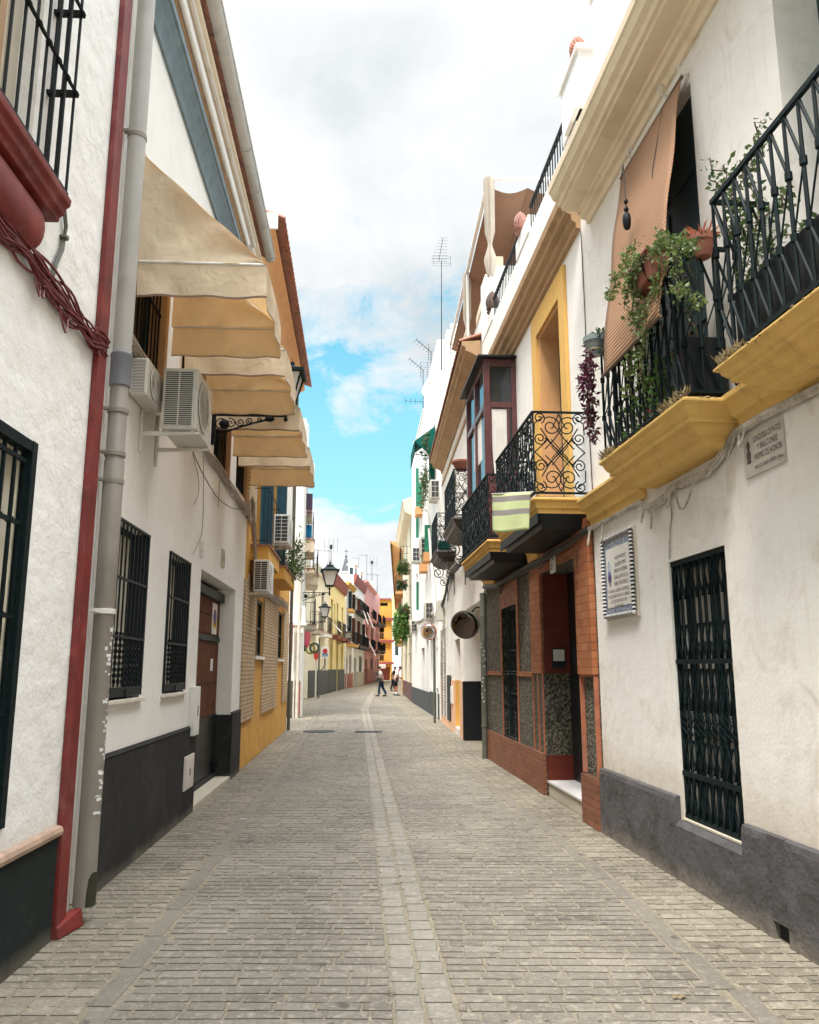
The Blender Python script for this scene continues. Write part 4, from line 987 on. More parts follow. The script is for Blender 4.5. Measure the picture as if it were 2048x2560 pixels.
# moulded band under the balconies and the slabs themselves
m = MB()
m.extr([(0,3.20),(.03,3.20),(.04,3.25),(.08,3.27),(.12,3.35),(.15,3.37),(.15,3.41),(0,3.42)], -2.5, .36)
for a, b in ((2.12, 3.66),): m.extr([(0,3.08),(.03,3.08),(.035,3.14),(.07,3.16),(.08,3.24),(.13,3.26),(.15,3.33),(.17,3.34),(.17,3.37),(.14,3.385),(0,3.40)], a, b)
part(m, 'moulded_band', M['slab_yellow'], hR, bev=.004)
sprof = [(0,0),(-.016,-.012),(-.016,-.03),(0,-.044),(.012,-.05),(.018,-.075),(.04,-.11),(.055,-.122),(.055,-.155),(.09,-.158),(.10,-.18),(.14,-.215),(.185,-.232),(.19,-.265),(.23,-.29)]
def rail_RA(s0, s1, n1, z0, z1, seed):
    g = MB(); st = .142; w_ = .0118; zc1, zc0 = z1-.36, z0+.34
    def face(p, q, k):
        for i in range(k+1):
            t = i/k; t2 = (i+1)/k; P = lambda t, z: (p[0]+(q[0]-p[0])*t, p[1]+(q[1]-p[1])*t, z)
            g.tube([P(t, z0), P(t, zc0), P(t, zc1), P(t, z1)], [w_*.8, w_, w_, w_*.8], 6)
            g.tube([P(t, zc1-.022), P(t, zc1+.022)], w_*1.75, 8); g.tube([P(t, zc0-.022), P(t, zc0+.022)], w_*1.75, 8)
            if i < k:
                g.tube([P(t2, zc1), P(t+(t2-t)*.05, z1)], w_*.8, 6)
                g.tube([P(t, zc0), P(t2, z0)], w_*.8, 6)
                g.tube([P(t2, zc1-.01), P(t+.5/k, (zc0+zc1)/2), P(t, zc0)], w_*.5, 5)
    face((s1, n1), (s0, n1), max(2, round((s1-s0)/st))); face((s0, n1), (s0, 0), 3); face((s1, n1), (s1, 0), 3)
    for z, h in ((z1, .02), (z0, .016)):
        for a, b, c, d in ((s0-.012, s1+.012, n1-.014, n1+.014), (s0-.012, s0+.012, 0, n1-.014), (s1-.012, s1+.012, 0, n1-.014)): g.box(a, b, c, d, z-h/2, z+h)
    return g
for s0, s1, z in ((.34, 2.10, 3.40), (-2.3, -.14, 3.42)):
    b = part(slab_mb(s0, s1, .415, z, sprof if s0 > 0 else [(d_, z_*.74) for d_, z_ in sprof]), 'balcony', M['slab_yellow'], hR, bev=.003)
    rg = random.Random(int(s0*10)); m = MB()
    for i in range(int((s1-s0)*60)):
        a = rg.uniform(s0, s1); m.ball((a, .405+rg.uniform(-.03,.022), z+rg.uniform(-.03,.006)), rg.uniform(.004,.013), 6, 4, (1.5,1,.6))
    for i in range(12): m.ball((s0+rg.uniform(-.01,.02), rg.uniform(.05,.4), z-.005), rg.uniform(.01,.02), 6, 4, (1,1.3,.6))
    part(m, 'weathered_edge', M['crust'], b, smooth=True, kind='stuff')
    part(rail_RA(s0+.03, s1-.03, .375, z+.045, z+1.10, 1), 'railing', M['irongreen'], b, smooth=True)
# black sheet boxes inside the railings
for lab, a0, a1, n0, n1, z0, z1 in (('dark sheet box behind the near end of the farther balcony railing', .40, .62, .06, .33, 3.44, 3.86), ('long dark planter trough inside the nearer balcony railing', -1.9, -.3, .20, .35, 3.46, 3.84)):
    t = thing('planter_trough', lab, 'planter', RA, (a0, n0, z0)); m = MB(); m.box(a0, a1, n0, n1, z0, z1); part(m, 'trough', M['doorblack'], t, bev=.006); m = MB(); m.box(a0+.02, a1-.02, n0+.02, n1-.02, z1-.01, z1+.004); part(m, 'soil', M['soil'], t)
# reed blind
bl = thing('reed_blind', 'tan reed roller blind hanging out over the balcony railing', 'blind', RA, (1.5, .05, 6.2))
L = []; K = 26
_c = lambda x, y, n_: (lambda q: (q[0], n_, q[1]))(RA.at(x, y, n_)); T0, T1, B0, B1 = _c(1705,192,.05), _c(1553,447,.05), _c(1650,790,.53), _c(1508,940,.53)
for i in range(K+1):
    v = i/K; row = []
    for j in range(13):
        u = j/12; p = Vector(T0).lerp(Vector(T1), u); q = Vector(B0).lerp(Vector(B1), u); r = p.lerp(q, v)
        row.append((r.x+.01*sin(v*9)*(1-v), r.y+.09*v*(1-v)*4*.2-.015*sin(pi*u)*v+.008*sin(v*14+u*3), r.z))
    L.append(row)
m = MB(); m.rings(L, False, False, False); part(m, 'reed_mat', M['reed'], bl, smooth=True, recalc=False, solid=.006)
m = MB(); m.tube([T0, T1], .016, 8); m.tube([(B0[0]-.01, B0[1], B0[2]), (B1[0]+.01, B1[1], B1[2])], .014, 8); part(m, 'batten', M['stem'], bl, smooth=True)
m = MB(); c0 = (2.0, .10, 6.0)
tq = RA.at(1567,545,.36); m.tube([T1, (tq[0]+.01,.36,tq[1]+.5), (tq[0],.36,tq[1]+.12)], .005, 5); m.tube([(1.15,.07,6.2), (1.13,.20,5.6), (1.02,.26,5.1), (.95,.28,5.05), (.86,.22,5.35)], .004, 5)
part(m, 'cord', M['cabledark'], bl)
m = MB(); m.lathe((tq[0],.36,tq[1]-.08), [(.004,.2),(.022,.16),(.012,.13),(.03,.11),(.036,.06),(.03,.0),(.02,-.02)], 10); m.lathe((tq[0],.36,tq[1]+.13), [(.012,0),(.02,.02),(.012,.04)], 8); part(m, 'tassel', M['iron'], bl, smooth=True)
for i, (x, y, lab) in enumerate(((1720,178,'whitewashed iron hook at the top of the soot stain by the blind'), (1668,232,'whitewashed hook above the middle of the reed blind'), (1590,388,'whitewashed hook at the far top corner of the reed blind'))):
    a, z = RA.at(x, y); m = MB(); m.tube([(a,0,z-.03),(a,.06,z-.03),(a,.08,z+.02),(a-.02,.06,z+.06),(a-.04,.05,z+.03),(a-.06,.07,z)], .009, 6); m.tube([(a,.0,z-.02),(a-.03,.03,z-.06)], .012, 6)
    part(m, 'wall_hook', M['pipewhite'], None, RA, (a,0,z), smooth=True, label=lab, cat='hook')

# ---- plants
def leaves_along(m, pts, count, spread, size, rg, asp=.55, down=0):
    P = [Vector(p) for p in pts]
    for i in range(count):
        j = rg.randint(0, len(P)-2); p = P[j].lerp(P[j+1], rg.random())
        q = p+Vector((rg.gauss(0, spread), rg.gauss(0, spread), rg.gauss(0, spread)))
        m.leaf(q, size*rg.uniform(.6, 1.3), rg, (rg.gauss(0,1), rg.gauss(0,1), rg.gauss(0,1)-down), asp)
def twig(m, p, q, rg, r=.004, k=6, wob=.03, sag=0):
    p, q = Vector(p), Vector(q); o = []
    for i in range(k+1):
        t = i/k; v = p.lerp(q, t)+Vector((rg.gauss(0,wob), rg.gauss(0,wob), rg.gauss(0,wob)))*sin(pi*t); v.z -= sag*sin(pi*t); o.append(v)
    m.tube(o, r, 5); return o
def plant(name, label, F, org, stems, leaf, size, count, spread, seed, cat='plant', down=0, flowers=0, r=.004, wob=.03, asp=.55, fl='flower', group=None):
    rg = random.Random(seed); t = thing(name, label, cat, F, org, group); ms, ml = MB(), MB(); tot = sum((Vector(b)-Vector(a)).length for a, b in stems)
    mf = MB()
    for a, b in stems:
        pts = twig(ms, a, b, rg, r, 6, wob); c = int(count*(Vector(b)-Vector(a)).length/tot)
        leaves_along(ml, pts, int(c*.8), spread*.8, size*1.15, rg, asp, down); leaves_along(ml, pts, int(c*.7), spread*.7, size*.6, rg, asp, down)
        for _ in range(flowers):
            p = pts[rg.randint(1, 5)]; c0 = p+Vector((rg.gauss(0,spread), rg.gauss(0,spread), rg.gauss(0,spread)))
            for k in range(5): mf.leaf(c0, .018, rg, None, .9)
    part(ms, 'stem', M['stem'], t); part(ml, 'foliage', M[leaf], t, recalc=False)
    if flowers: part(mf, 'flower', M[fl], t, recalc=False)
    return t
def pot(name, label, F, c, r0, r1, h, mat, rim=.035, group=None):
    t = thing(name, label, 'flower pot', F, c, group); m = MB()
    m.lathe(c, [(r0*.9,0),(r0,.01),(r1*.93,h-rim*1.4),(r1*1.04,h-rim*1.3),(r1*1.06,h),(r1*.95,h),(r1*.93,h-.02)], 20); part(m, 'body', mat, t, smooth=True)
    m = MB(); m.lathe((c[0],c[1],c[2]+h-.025), [(.001,.005),(r1*.93,0)], 16); part(m, 'soil', M['soil'], t)
    return t
# rectangular planter hung outside the near corner of the farther balcony
pl = thing('hanging_planter', 'rectangular terracotta planter hung on the railing corner, overflowing with a trailing plant', 'planter', RA, (.62, .45, 4.33))
m = MB(); a0, a1, n0, n1 = .42, .86, .40, .58
m.hexa([(a0+.03,n0+.03,4.33),(a1-.03,n0+.03,4.33),(a1-.03,n1-.03,4.33),(a0+.03,n1-.03,4.33)], [(a0,n0,4.50),(a1,n0,4.50),(a1,n1,4.50),(a0,n1,4.50)]); m.box(a0-.012,a1+.012,n0-.012,n1+.012,4.50,4.535); part(m, 'box', M['pot'], pl, bev=.012)
m = MB()
for a in (.52, .76): m.tube([(a,n1+.015,4.54),(a,n1-.005,4.42),(a,n1-.04,4.32),(a,n0,4.32),(a,n0-.015,4.5)], .006, 5)
m.tube([(a0-.02,n1+.016,4.46),(a1+.02,n1+.016,4.46)], .006, 5); part(m, 'hanger', M['iron'], pl)
V = lambda x, y, n: (lambda q: (q[0], n, q[1]))(RA.at(x, y, n))
plant('trailing_plant', 'green trailing plant with tiny red flowers spilling far down from the terracotta planter', RA, (.6,.5,4.52),
      [((.6,.5,4.52), V(1655,600,.55)), ((.7,.5,4.52), V(1600,660,.58)), (V(1600,640,.58), V(1525,745,.56)), (V(1600,640,.58), V(1560,760,.56)), (V(1590,690,.57), V(1595,830,.54)), (V(1595,780,.54), V(1570,930,.5)), (V(1660,640,.55), V(1610,850,.54)), (V(1610,850,.54), V(1600,960,.5)), (V(1650,600,.5), V(1745,620,.45)), (V(1680,720,.5), V(1750,760,.5)), (V(1680,600,.5), V(1690,700,.52)),
       (V(1590,600,.55), V(1540,700,.56)), (V(1565,900,.5), V(1580,990,.47)), (V(1640,620,.56), V(1570,720,.58)), (V(1600,640,.58), V(1575,800,.56)), (V(1580,680,.57), V(1590,760,.56)), (V(1650,590,.5), V(1720,610,.46))],
      'leafvine', .034, 1900, .028, 4, 'trailing plant', .3, 0, .0035, .03, .6)
pot('flower_pot', 'round terracotta pot hung between the two balconies with a spiky red green succulent', RA, (.36,.20,4.43), .058, .085, .16, M['pot'])
rg = random.Random(9); t = thing('succulent', 'spiky coral and yellow green succulent in the round terracotta pot', 'plant', RA, (.36,.2,4.58)); m, m2 = MB(), MB()
for i in range(60):
    a = rg.uniform(0, 6.28); e = rg.uniform(-.1, 1.2); c = (.36+.05*cos(a), .2+.05*sin(a), 4.58); m.leaf(c, rg.uniform(.05, .13), rg, (cos(a)*cos(e)*3, sin(a)*cos(e)*3, sin(e)*3), .16)
for i in range(170):
    a = rg.uniform(2, 4.5); c = (.40+rg.uniform(0,.2), .24+rg.uniform(-.05,.1), 4.56+rg.uniform(-.03,.10)); m2.leaf(c, rg.uniform(.03, .09), rg, None, .35)
part(m, 'rosette', M['leafred'], t, recalc=False); part(m2, 'foliage', M['leafbright'], t, recalc=False)
t = pot('flower_pot', 'striped glazed pot hung on the far corner of the balcony railing', RA, (2.04,.44,4.36), .06, .10, .17, paint('glaze_bluegrey', (.20,.24,.24), .35, dirt=(.45,.38,.2)))
m = MB()
for k, z in enumerate((.04,.08,.12)): m.lathe((2.04,.44,4.36+z), [(.069+k*.010,0),(.073+k*.0105,.006),(.071+k*.011,.014)], 20)
part(m, 'painted_stripe', paint('glaze_sand', (.50,.38,.16), .35), t, smooth=True)
plant('trailing_plant', 'purple leaved trailing plant hanging down from the striped pot', RA, (2.05,.5,4.4),
      [((2.04,.48,4.5), V(1470,870,.5)), (V(1475,880,.52), V(1455,960,.5)), (V(1475,890,.52), V(1470,1040,.48)), (V(1480,900,.52), V(1482,1010,.48)), (V(1470,1000,.48), V(1485,1110,.44)), (V(1462,900,.5), V(1463,1000,.48)), (V(1475,1000,.48), V(1478,1060,.48))],
      'leafpurple', .055, 560, .022, 14, 'trailing plant', .8, 0, .003, .015, .42)
plant('potted_shrub', 'glossy green leaf tuft peeping out behind the far edge of the reed blind', RA, (2.05,.35,4.5), [((2.05,.4,4.5), V(1497,830,.42)), ((2.05,.4,4.5), V(1492,850,.42))], 'leafdark', .06, 90, .03, 3, 'plant', -.3, 0)
plant('potted_shrub', 'bright green potted plant with one red flower low inside the farther railing', RA, (1.1,.3,3.45), [((.9,.3,3.45),(.9,.33,3.80)), ((1.0,.3,3.45),(1.05,.33,3.82)), ((1.25,.3,3.45),(1.3,.33,3.7)), ((1.6,.3,3.45),(1.65,.33,3.75)), ((.95,.3,3.5),(.85,.36,3.85))], 'leafbright', .045, 620, .05, 6, 'plant', -.2, 1)
plant('climbing_plant', 'tall wiry climber with sparse leaves rising behind the nearer balcony railing', RA, (-.3,.2,3.8),
      [((-.35,.2,3.85), V(1830,480,.2)), ((-.4,.2,3.85), V(1850,400,.2)), (V(1850,470,.2), V(1895,345,.2)), (V(1830,500,.2), V(1775,395,.3)), (V(1830,500,.2), V(1775,450,.3)), ((-.5,.2,3.85), V(1900,600,.2)), (V(1880,560,.2), V(1990,510,.2)), (V(1900,620,.2), V(2030,560,.2)), ((-.3,.2,3.85), V(1810,560,.25)), ((-.6,.2,3.85), V(1960,640,.2)), (V(1870,420,.2), V(1915,300,.15)), (V(1840,520,.2), V(1870,640,.2))],
      'leaf', .042, 720, .035, 10, 'climber', 0, 0, .005, .05)
plant('climbing_plant', 'thin dark stems of a climber behind the farther railing', RA, (.5,.2,3.85), [((.5,.2,3.86),(.55,.25,4.5)), ((.55,.2,3.86),(.48,.28,4.7)), ((.52,.2,3.86),(.62,.3,4.4)), ((.7,.25,3.5),(.9,.3,4.2)), ((1.3,.25,3.5),(1.35,.3,4.2))], 'leafdark', .035, 330, .04, 31, 'climber', 0, 0, .005, .05)
for i, (lab, s0, s1, z, mt, c) in enumerate((('dry weeds sprouting along the far end of the farther balcony slab', 1.75, 2.10, 3.41, 'leafdry', 260), ('yellowish weeds growing on the near corner of the farther balcony slab', .33, .75, 3.41, 'leafdry', 220), ('small weeds growing on the far corner of the nearer balcony slab', -.45, -.15, 3.43, 'leafdry', 160))):
    rg = random.Random(40+i); m = MB()
    for _ in range(c):
        a = rg.uniform(s0, s1); m.leaf((a, .40+rg.uniform(-.03,.03), z+rg.uniform(-.02,.02)), rg.uniform(.02,.075), rg, (rg.gauss(0,.6), rg.gauss(.2,.6), 1.2), .22)
    part(m, 'weeds', M[mt], None, RA, ((s0+s1)/2,.4,z), recalc=False, label=lab, cat='weeds')
# soot stain is part of the wall; cables
bundle('cable_bundle', 'whitewashed cables clipped under the yellow balconies of the aged white house', RA, [(-2.2,.03,3.10), (-1,.02,3.15), (-.4,.02,3.16), (.0,.02,3.17), (.4,.02,3.17), (.7,.02,3.05), (.9,.02,3.0), (1.5,.03,3.03), (1.62,.03,2.98), (2.0,.03,2.96), (2.2,.03,3.06), (3.0,.03,3.05), (3.7,.03,3.06)], 9, .026, .012, M['cablepale'], 33, loops=9)
wire('loose_wire', 'thin whitewashed wire dropping from the cables to the lattice gate corner', RA, [(1.62,.02,2.98), (1.60,.01,2.85), (1.66,.01,2.7), (1.70,.01,2.48)], .007, M['cablepale'])
wire('loose_wire', 'thin dark wire running down the wall joint from the cream cornice', RA, [(3.62,.012,6.5), (3.6,.012,5.5), (3.63,.012,4.5), (3.6,.012,3.4)], .006, M['cabledark'])
# plaques
def sc_rope(m0, m1, pts_fn, L_, r, k):
    for i in range(k):
        p = pts_fn(i/k); q = pts_fn((i+1)/k); (m0 if i % 2 else m1).tube([p, q], r, 8)
pq = thing('tile_plaque', 'blue and white tile plaque in a black and white rope frame', 'plaque', RA, (2.86,0,2.1))
a0, a1, z0, z1 = 2.46, 3.27, 2.10, 2.86
m = MB(); m.box(a0-.03, a1+.03, .001, .022, z0-.03, z1+.03); part(m, 'backing', M['whiteR'], pq)
m = MB(); m.box(a0+.03, a1-.03, .03, .036, z0+.03, z1-.03); part(m, 'tile_border', M['azulejo'], pq)
m = MB(); m.box(a0+.085, a1-.085, .036, .040, z0+.085, z1-.10); part(m, 'tile_field', paint('tile_white', (.66,.63,.57), .2, var=.05), pq)
m0, m1 = MB(), MB()
for p, q, k in (((a0,.045,z0),(a1,.045,z0),44), ((a0,.045,z1),(a1,.045,z1),44), ((a0,.045,z0),(a0,.045,z1),42), ((a1,.045,z0),(a1,.045,z1),42)):
    for i in range(k):
        A, B = Vector(p).lerp(Vector(q), i/k), Vector(p).lerp(Vector(q), (i+1)/k); d = (B-A); off = Vector((0,0,.02)) if abs(d.x) > abs(d.z) else Vector((.02,0,0))
        (m0 if i % 2 else m1).tube([A-off*.0+Vector((0,0,0)), B+off*.35], .019, 8)
part(m0, 'rope_frame', M['doorblack'], pq, smooth=True); part(m1, 'rope_frame', M['marblew'], pq, smooth=True)
m = MB(); lines = ['AQUI NACIO', 'DONDE VIVIO', 'PUEBLO DE MORENOS', 'SEVILLA, POETA DE', 'TRIANA Y PREGONERO DE']
for i, tx in enumerate(lines): m.text(tx, 2.80-.02, 2.635-i*.062, .042, .038, .30 if i < 2 else .38, flip=-1)
for i, tx in enumerate(['SU GLORIA, SU ALEGRIA Y SENTIMIENTO,', 'EN ESTE BARRIO. SEVILLA Y SU BARRIO', 'QUE ESTE RECUERDO CON', 'SENTIMIENTO']): m.text(tx, 2.86, 2.325-i*.05, .042, .032, (.58, .58, .44, .26)[i], flip=-1)
part(m, 'lettering', paint('tile_ink', (.05,.05,.09), .3), pq, recalc=False)
m = MB(); m.lathe((3.09,.041,2.52), [(.0,.0),(.06,.0),(.06,.004),(.001,.006)], 20, 'n'); m.v = [(3.09+(x-3.09)*.85, n, 2.52+(z-2.52)*2.1) for x, n, z in m.v]; part(m, 'portrait_oval', paint('tile_pale_blue', (.36,.40,.46), .2), pq)
m = MB(); m.ball((3.09,.045,2.565), .022, 10, 6, (1,.3,1.1)); m.lathe((3.09,.045,2.44), [(.045,0),(.05,.05),(.02,.1)], 10); m.v = [(x, .045+(n-.045)*.15, z) for x, n, z in m.v]; part(m, 'portrait_figure', paint('tile_violet', (.07,.05,.16), .3), pq)
pq = thing('award_plaque', 'small grey tile plaque lettered for a patios and balconies contest', 'plaque', RA, (.11,0,2.85))
m = MB(); m.box(-.13, .36, .001, .016, 2.84, 3.13); part(m, 'tile', paint('plaque_tile', (.47,.44,.38), .35, var=.12, scale=9, dirt=(.33,.30,.25)), pq, bev=.003)
m = MB()
for i, (tx, wd, h) in enumerate((('CONCURSO DE PATIOS', .34, .042), ('Y BALCONES', .25, .042), ('PREMIO DE HONOR', .33, .042), ('BALCONES AÑO 1966', .34, .026))): m.text(tx, .055, 3.055-i*.06, .018, h, wd, flip=-1, bold=.0)
part(m, 'lettering', paint('plaque_ink', (.05,.045,.05), .5), pq, recalc=False)
m = MB(); m.lathe((.295,.017,2.93), [(.028,0),(.022,.03),(.03,.06),(.012,.09),(.024,.12),(.01,.15)], 10); m.v = [(x, .0175+(n-.017)*.05, z) for x, n, z in m.v]; part(m, 'emblem', paint('plaque_ink2', (.09,.06,.05), .5), pq)

# ---- brick and roughcast house
hD = thing('roughcast_house', 'house with red tile doorway, dark roughcast panels and a white storey with yellow door frame', 'house', RB, (3.4,0,0))
zb = RB.z_of(1335,1683); zpl = RB.z_of(1335,1872)
sf = RB.s_of(1358,1600); sn = RB.s_of(1440,1600)
dB = (.60, sf, 0, 2.86, .40)
wB = (RB.s_of(1294,1600), RB.s_of(1257,1600), RB.z_of(1258,1838), RB.z_of(1258,1522), .10)
dU = (.92, 2.15, 3.42, 6.14, .30); dU2 = (3.85, 5.1, 3.42, 6.0, .2)
shell(hD, RB, .0, 6.85, 0, 3.22, [dB, wB], M['roughcast'], name='lower_wall', top=False)
shell(hD, RB, .0, 6.85, 3.22, 7.95, [dU, dU2], M['white'], name='upper_wall')
m = MB()   # red tile pilasters, bands and frames
m.box(.02, .58, .002, .065, zb, 3.2); m.box(.02, .585, .002, .085, 0, zb-.001) if False else None
m.box(sf+.02, sf+.62, .002, .03, zb, 3.2); m.box(.58, sf+.02, .002, .032, 2.86, 3.2)
m.box(wB[1]+.003, wB[1]+.12, .002, .02, zb, wB[3]+.4); m.box(wB[0]-.16, wB[0]-.003, .002, .02, zb, wB[3]+.4); m.box(wB[0]-.16, wB[1]+.12, .0, .018, wB[3], wB[3]+.42)
m.box(sf+.62, wB[0]-.003, .002, .026, zb-.05, zb+.02); m.box(wB[1]+.003, 6.8, .002, .026, zb-.05, zb+.02)
part(m, 'red_tile_facing', M['redtile'], hD, bev=.002)
m = MB()
for a in (.03, .55, sf+.02, sf+.30, sf+.60, wB[0]-.03, wB[1]+.01): m.box(a, a+.022, .002, .05 if a < .6 else .022, zpl, zb)
m.box(.03, .572, .002, .04, zb-.025, zb-.0)
part(m, 'red_edge_strip', M['terra'], hD)
m = MB(); m.box(.02, .59, .002, .07, 0, .50); m.box(sf+.005, sf+.36, .002, .05, 0, zpl); m.box(sf+.36, 6.8, .002, .035, 0, zpl)
part(m, 'brick_plinth', M['brownbrick'], hD, bev=.003)
m = MB(); m.box(sf-.035, sf-.001, -.345, -.005, zb, 2.85); m.box(sf-.035, sf-.001, -.345, -.005, .18, .50); part(m, 'doorway_tiles', M['redtiledark'], hD)
m = MB(); m.box(.60, sf, -.40, -.02, 0, .16); part(m, 'step_riser', M['beige'], hD)
m = MB(); m.box(.60, sf-.002, -.40, .0, .16, .19); part(m, 'doorstep', M['marblew'], hD, bev=.004)
m = MB(); m.box(.60, sf, -.44, -.345, .19, 2.86)
for j in range(4): m.box(.72, 1.25, -.346, -.335, .35+j*.6, .85+j*.6); m.box(1.4, sf-.12, -.346, -.335, .35+j*.6, .85+j*.6)
part(m, 'door', M['doorblack'], hD, bev=.004)
m = MB(); c = RB.at(1405,1637,-.2); m.box(sf-.06, sf-.036, -.28, -.10, zb+.07, zb+.33); i_ = part(m, 'intercom', M['irongrey'], hD, bev=.004)
m = MB(); m.box(sf-.065, sf-.06, -.265, -.115, zb+.16, zb+.31); part(m, 'intercom_face', M['acwhite'], i_)
a, z = RB.at(1390,1407); m = MB(); m.box(a-.12, a+.12, .033, .045, z-.13, z+.13); tt = part(m, 'number_plate', M['whitepaint'], None, RB, (a,.03,z), label='white house number plate above the red tiled doorway', cat='number plate')
m = MB(); m.text('67', a, z-.09, .047, .15, .16, flip=-1); part(m, 'number', M['irongrey'], tt)
wf = window(hD, RB, wB, -.08, M['shutter'], M['glass'], .04, 1, 3); g = MB(); a0, a1, z0, z1 = wB[:4]
for q in range(6): x = a0+(a1-a0)*q/5; g.bar((x,-.01,z0), (x,-.01,z1), .01)
for j in range(11):
    zc = z0+(z1-z0)*(j+.5)/11
    for q in range(3): g.spiral((a0+(a1-a0)*(q+.5)/3, zc), .085, .02, j+q, 1.2, 0.0, .005, 's', 4, 12)
for z in (z0, zb-.02, zb+.02, z1): g.box(a0, a1, -.015, .01, z-.01, z+.01)
part(g, 'scroll_grille', M['irongreen'], wf)
m = MB(); m.tube([(.46,.06,3.15), (.44,.05,2.95), (.46,.05,2.78), (.44,.05,2.70), (.40,.05,2.74), (.38,.05,2.86)], .018, 6); part(m, 'cable_drop', M['cabledark'], None, RB, (.45,.05,2.8), smooth=True, label='black cable looping down the red tile pilaster beside the doorway', cat='cable')
bundle('cable_bundle', 'dark cables running under the balconies of the red tiled house', RB, [(.0,.05,3.04), (.6,.06,3.0), (1.5,.06,3.0), (2.6,.06,3.0), (4,.05,3.0), (5.5,.05,2.98), (6.8,.04,3.1)], 9, .04, .013, M['cabledark'], 50, loops=4)
m = MB()    # yellow surround of the upper door
for a, b, c, d in ((.66,.92,3.42,6.46), (2.15,2.42,3.42,6.46), (.92,2.15,6.14,6.46)): m.box(a, b, .001, .045, c, d)
part(m, 'door_surround', M['slab_yellow2'], hD, bev=.003)
m = MB(); m.box(2.10, 2.148, -.29, .0, 3.42, 6.13); m.box(.922, 2.10, -.29, 0, 6.10, 6.138); part(m, 'door_reveal', M['soffit_orange'], hD)
m = MB(); m.box(.92, 2.10, -.31, -.27, 3.42, 6.1); m.box(.95, 1.5, -.27, -.255, 3.6, 5.9); m.box(1.53, 2.08, -.27, -.255, 3.6, 5.9); part(m, 'upper_door', M['shutter'], hD)
prof = [(0,6.55),(.05,6.56),(.055,6.62),(.10,6.65),(.11,6.72),(.17,6.75),(.18,6.82),(.23,6.86),(.24,6.96),(0,7.0)]
part(corn(prof, -.02, 6.85), 'cornice', M['cornice_brown'], hD, bev=.003)
m = MB()
m.box(-.25, .52, -.42, .02, 7.95, 8.74); m.box(-.3, .57, -.45, .05, 8.68, 8.75); m.box(-1.5, -.62, -.7, -.04, 7.0, 9.0); m.box(-2.4,-1.5,-.9,-.07,6.95,9.1); m.box(-1.52,-.6,-.74,-.02,8.97,9.03); m.box(-.22,.3,-.2,.06,7.95,8.25)
m.box(2.52, 3.42, -.35, .015, 7.95, 8.24); m.box(5.62, 6.3, -.35, .015, 7.95, 8.18); m.box(6.3, 6.85, -1.6, .01, 7.95, 9.2)
part(m, 'parapet_pillar', M['white'], hD, bev=.01)
for a0, a1 in ((.55, 2.50), (3.44, 5.60)):
    g = MB(); k = int((a1-a0)/.13)
    for q in range(k+1): x = a0+(a1-a0)*q/k; g.bar((x,-.03,7.95), (x,-.03,8.36), .014)
    g.box(a0-.02, a1+.02, -.055, -.005, 8.345, 8.375); part(g, 'terrace_railing', M['iron'], hD)
def cone(label, F, c, h, mat):
    t = thing('pine_cone_finial', label, 'finial', F, c, 'ceramic pine cone finials')
    m = MB(); m.lathe(c, [(h*.26,0),(h*.28,.04*h),(h*.16,.1*h),(h*.14,.16*h),(h*.3,.2*h)], 12); part(m, 'base', mat, t, smooth=True)
    m = MB(); rows_ = 9
    for j in range(rows_):
        v = j/(rows_-1); z = c[2]+h*(.2+.78*v); r = h*.28*(sin(pi*(.18+.80*v))**.75 if v < 1 else .05)+.004; k = max(4, int(11*(r/(h*.34)))+3)
        for i in range(k):
            a = 2*pi*(i+.5*(j % 2))/k; m.ball((c[0]+r*.86*cos(a), c[1]+r*.86*sin(a), z), h*.075, 6, 4, (1,1,1.15))
    m.lathe((c[0],c[1],c[2]+h*.2), [(h*.22,0),(h*.25,h*.25),(h*.20,h*.5),(h*.08,h*.76),(.001,h*.82)], 12)
    part(m, 'cone', mat, t, smooth=True); return t
cone('orange ceramic pine cone on the tallest parapet pillar nearest the cream cornice', RB, (.0,-.06,8.75), .32, paint('cone_orange', (.42,.15,.09), .5, var=.3, scale=30, dirt=(.5,.3,.15)))
cone('pink and cream ceramic pine cone on the middle parapet pillar below the striped canopy', RB, (3.08,.0,8.25), .34, paint('cone_pink', (.36,.17,.13), .5, var=.4, scale=40, dirt=(.55,.42,.3)))
cone('dark brown ceramic pine cone on the farthest parapet pillar', RB, (5.9,-.05,8.20), .42, paint('cone_brown', (.12,.07,.055), .5, var=.3))

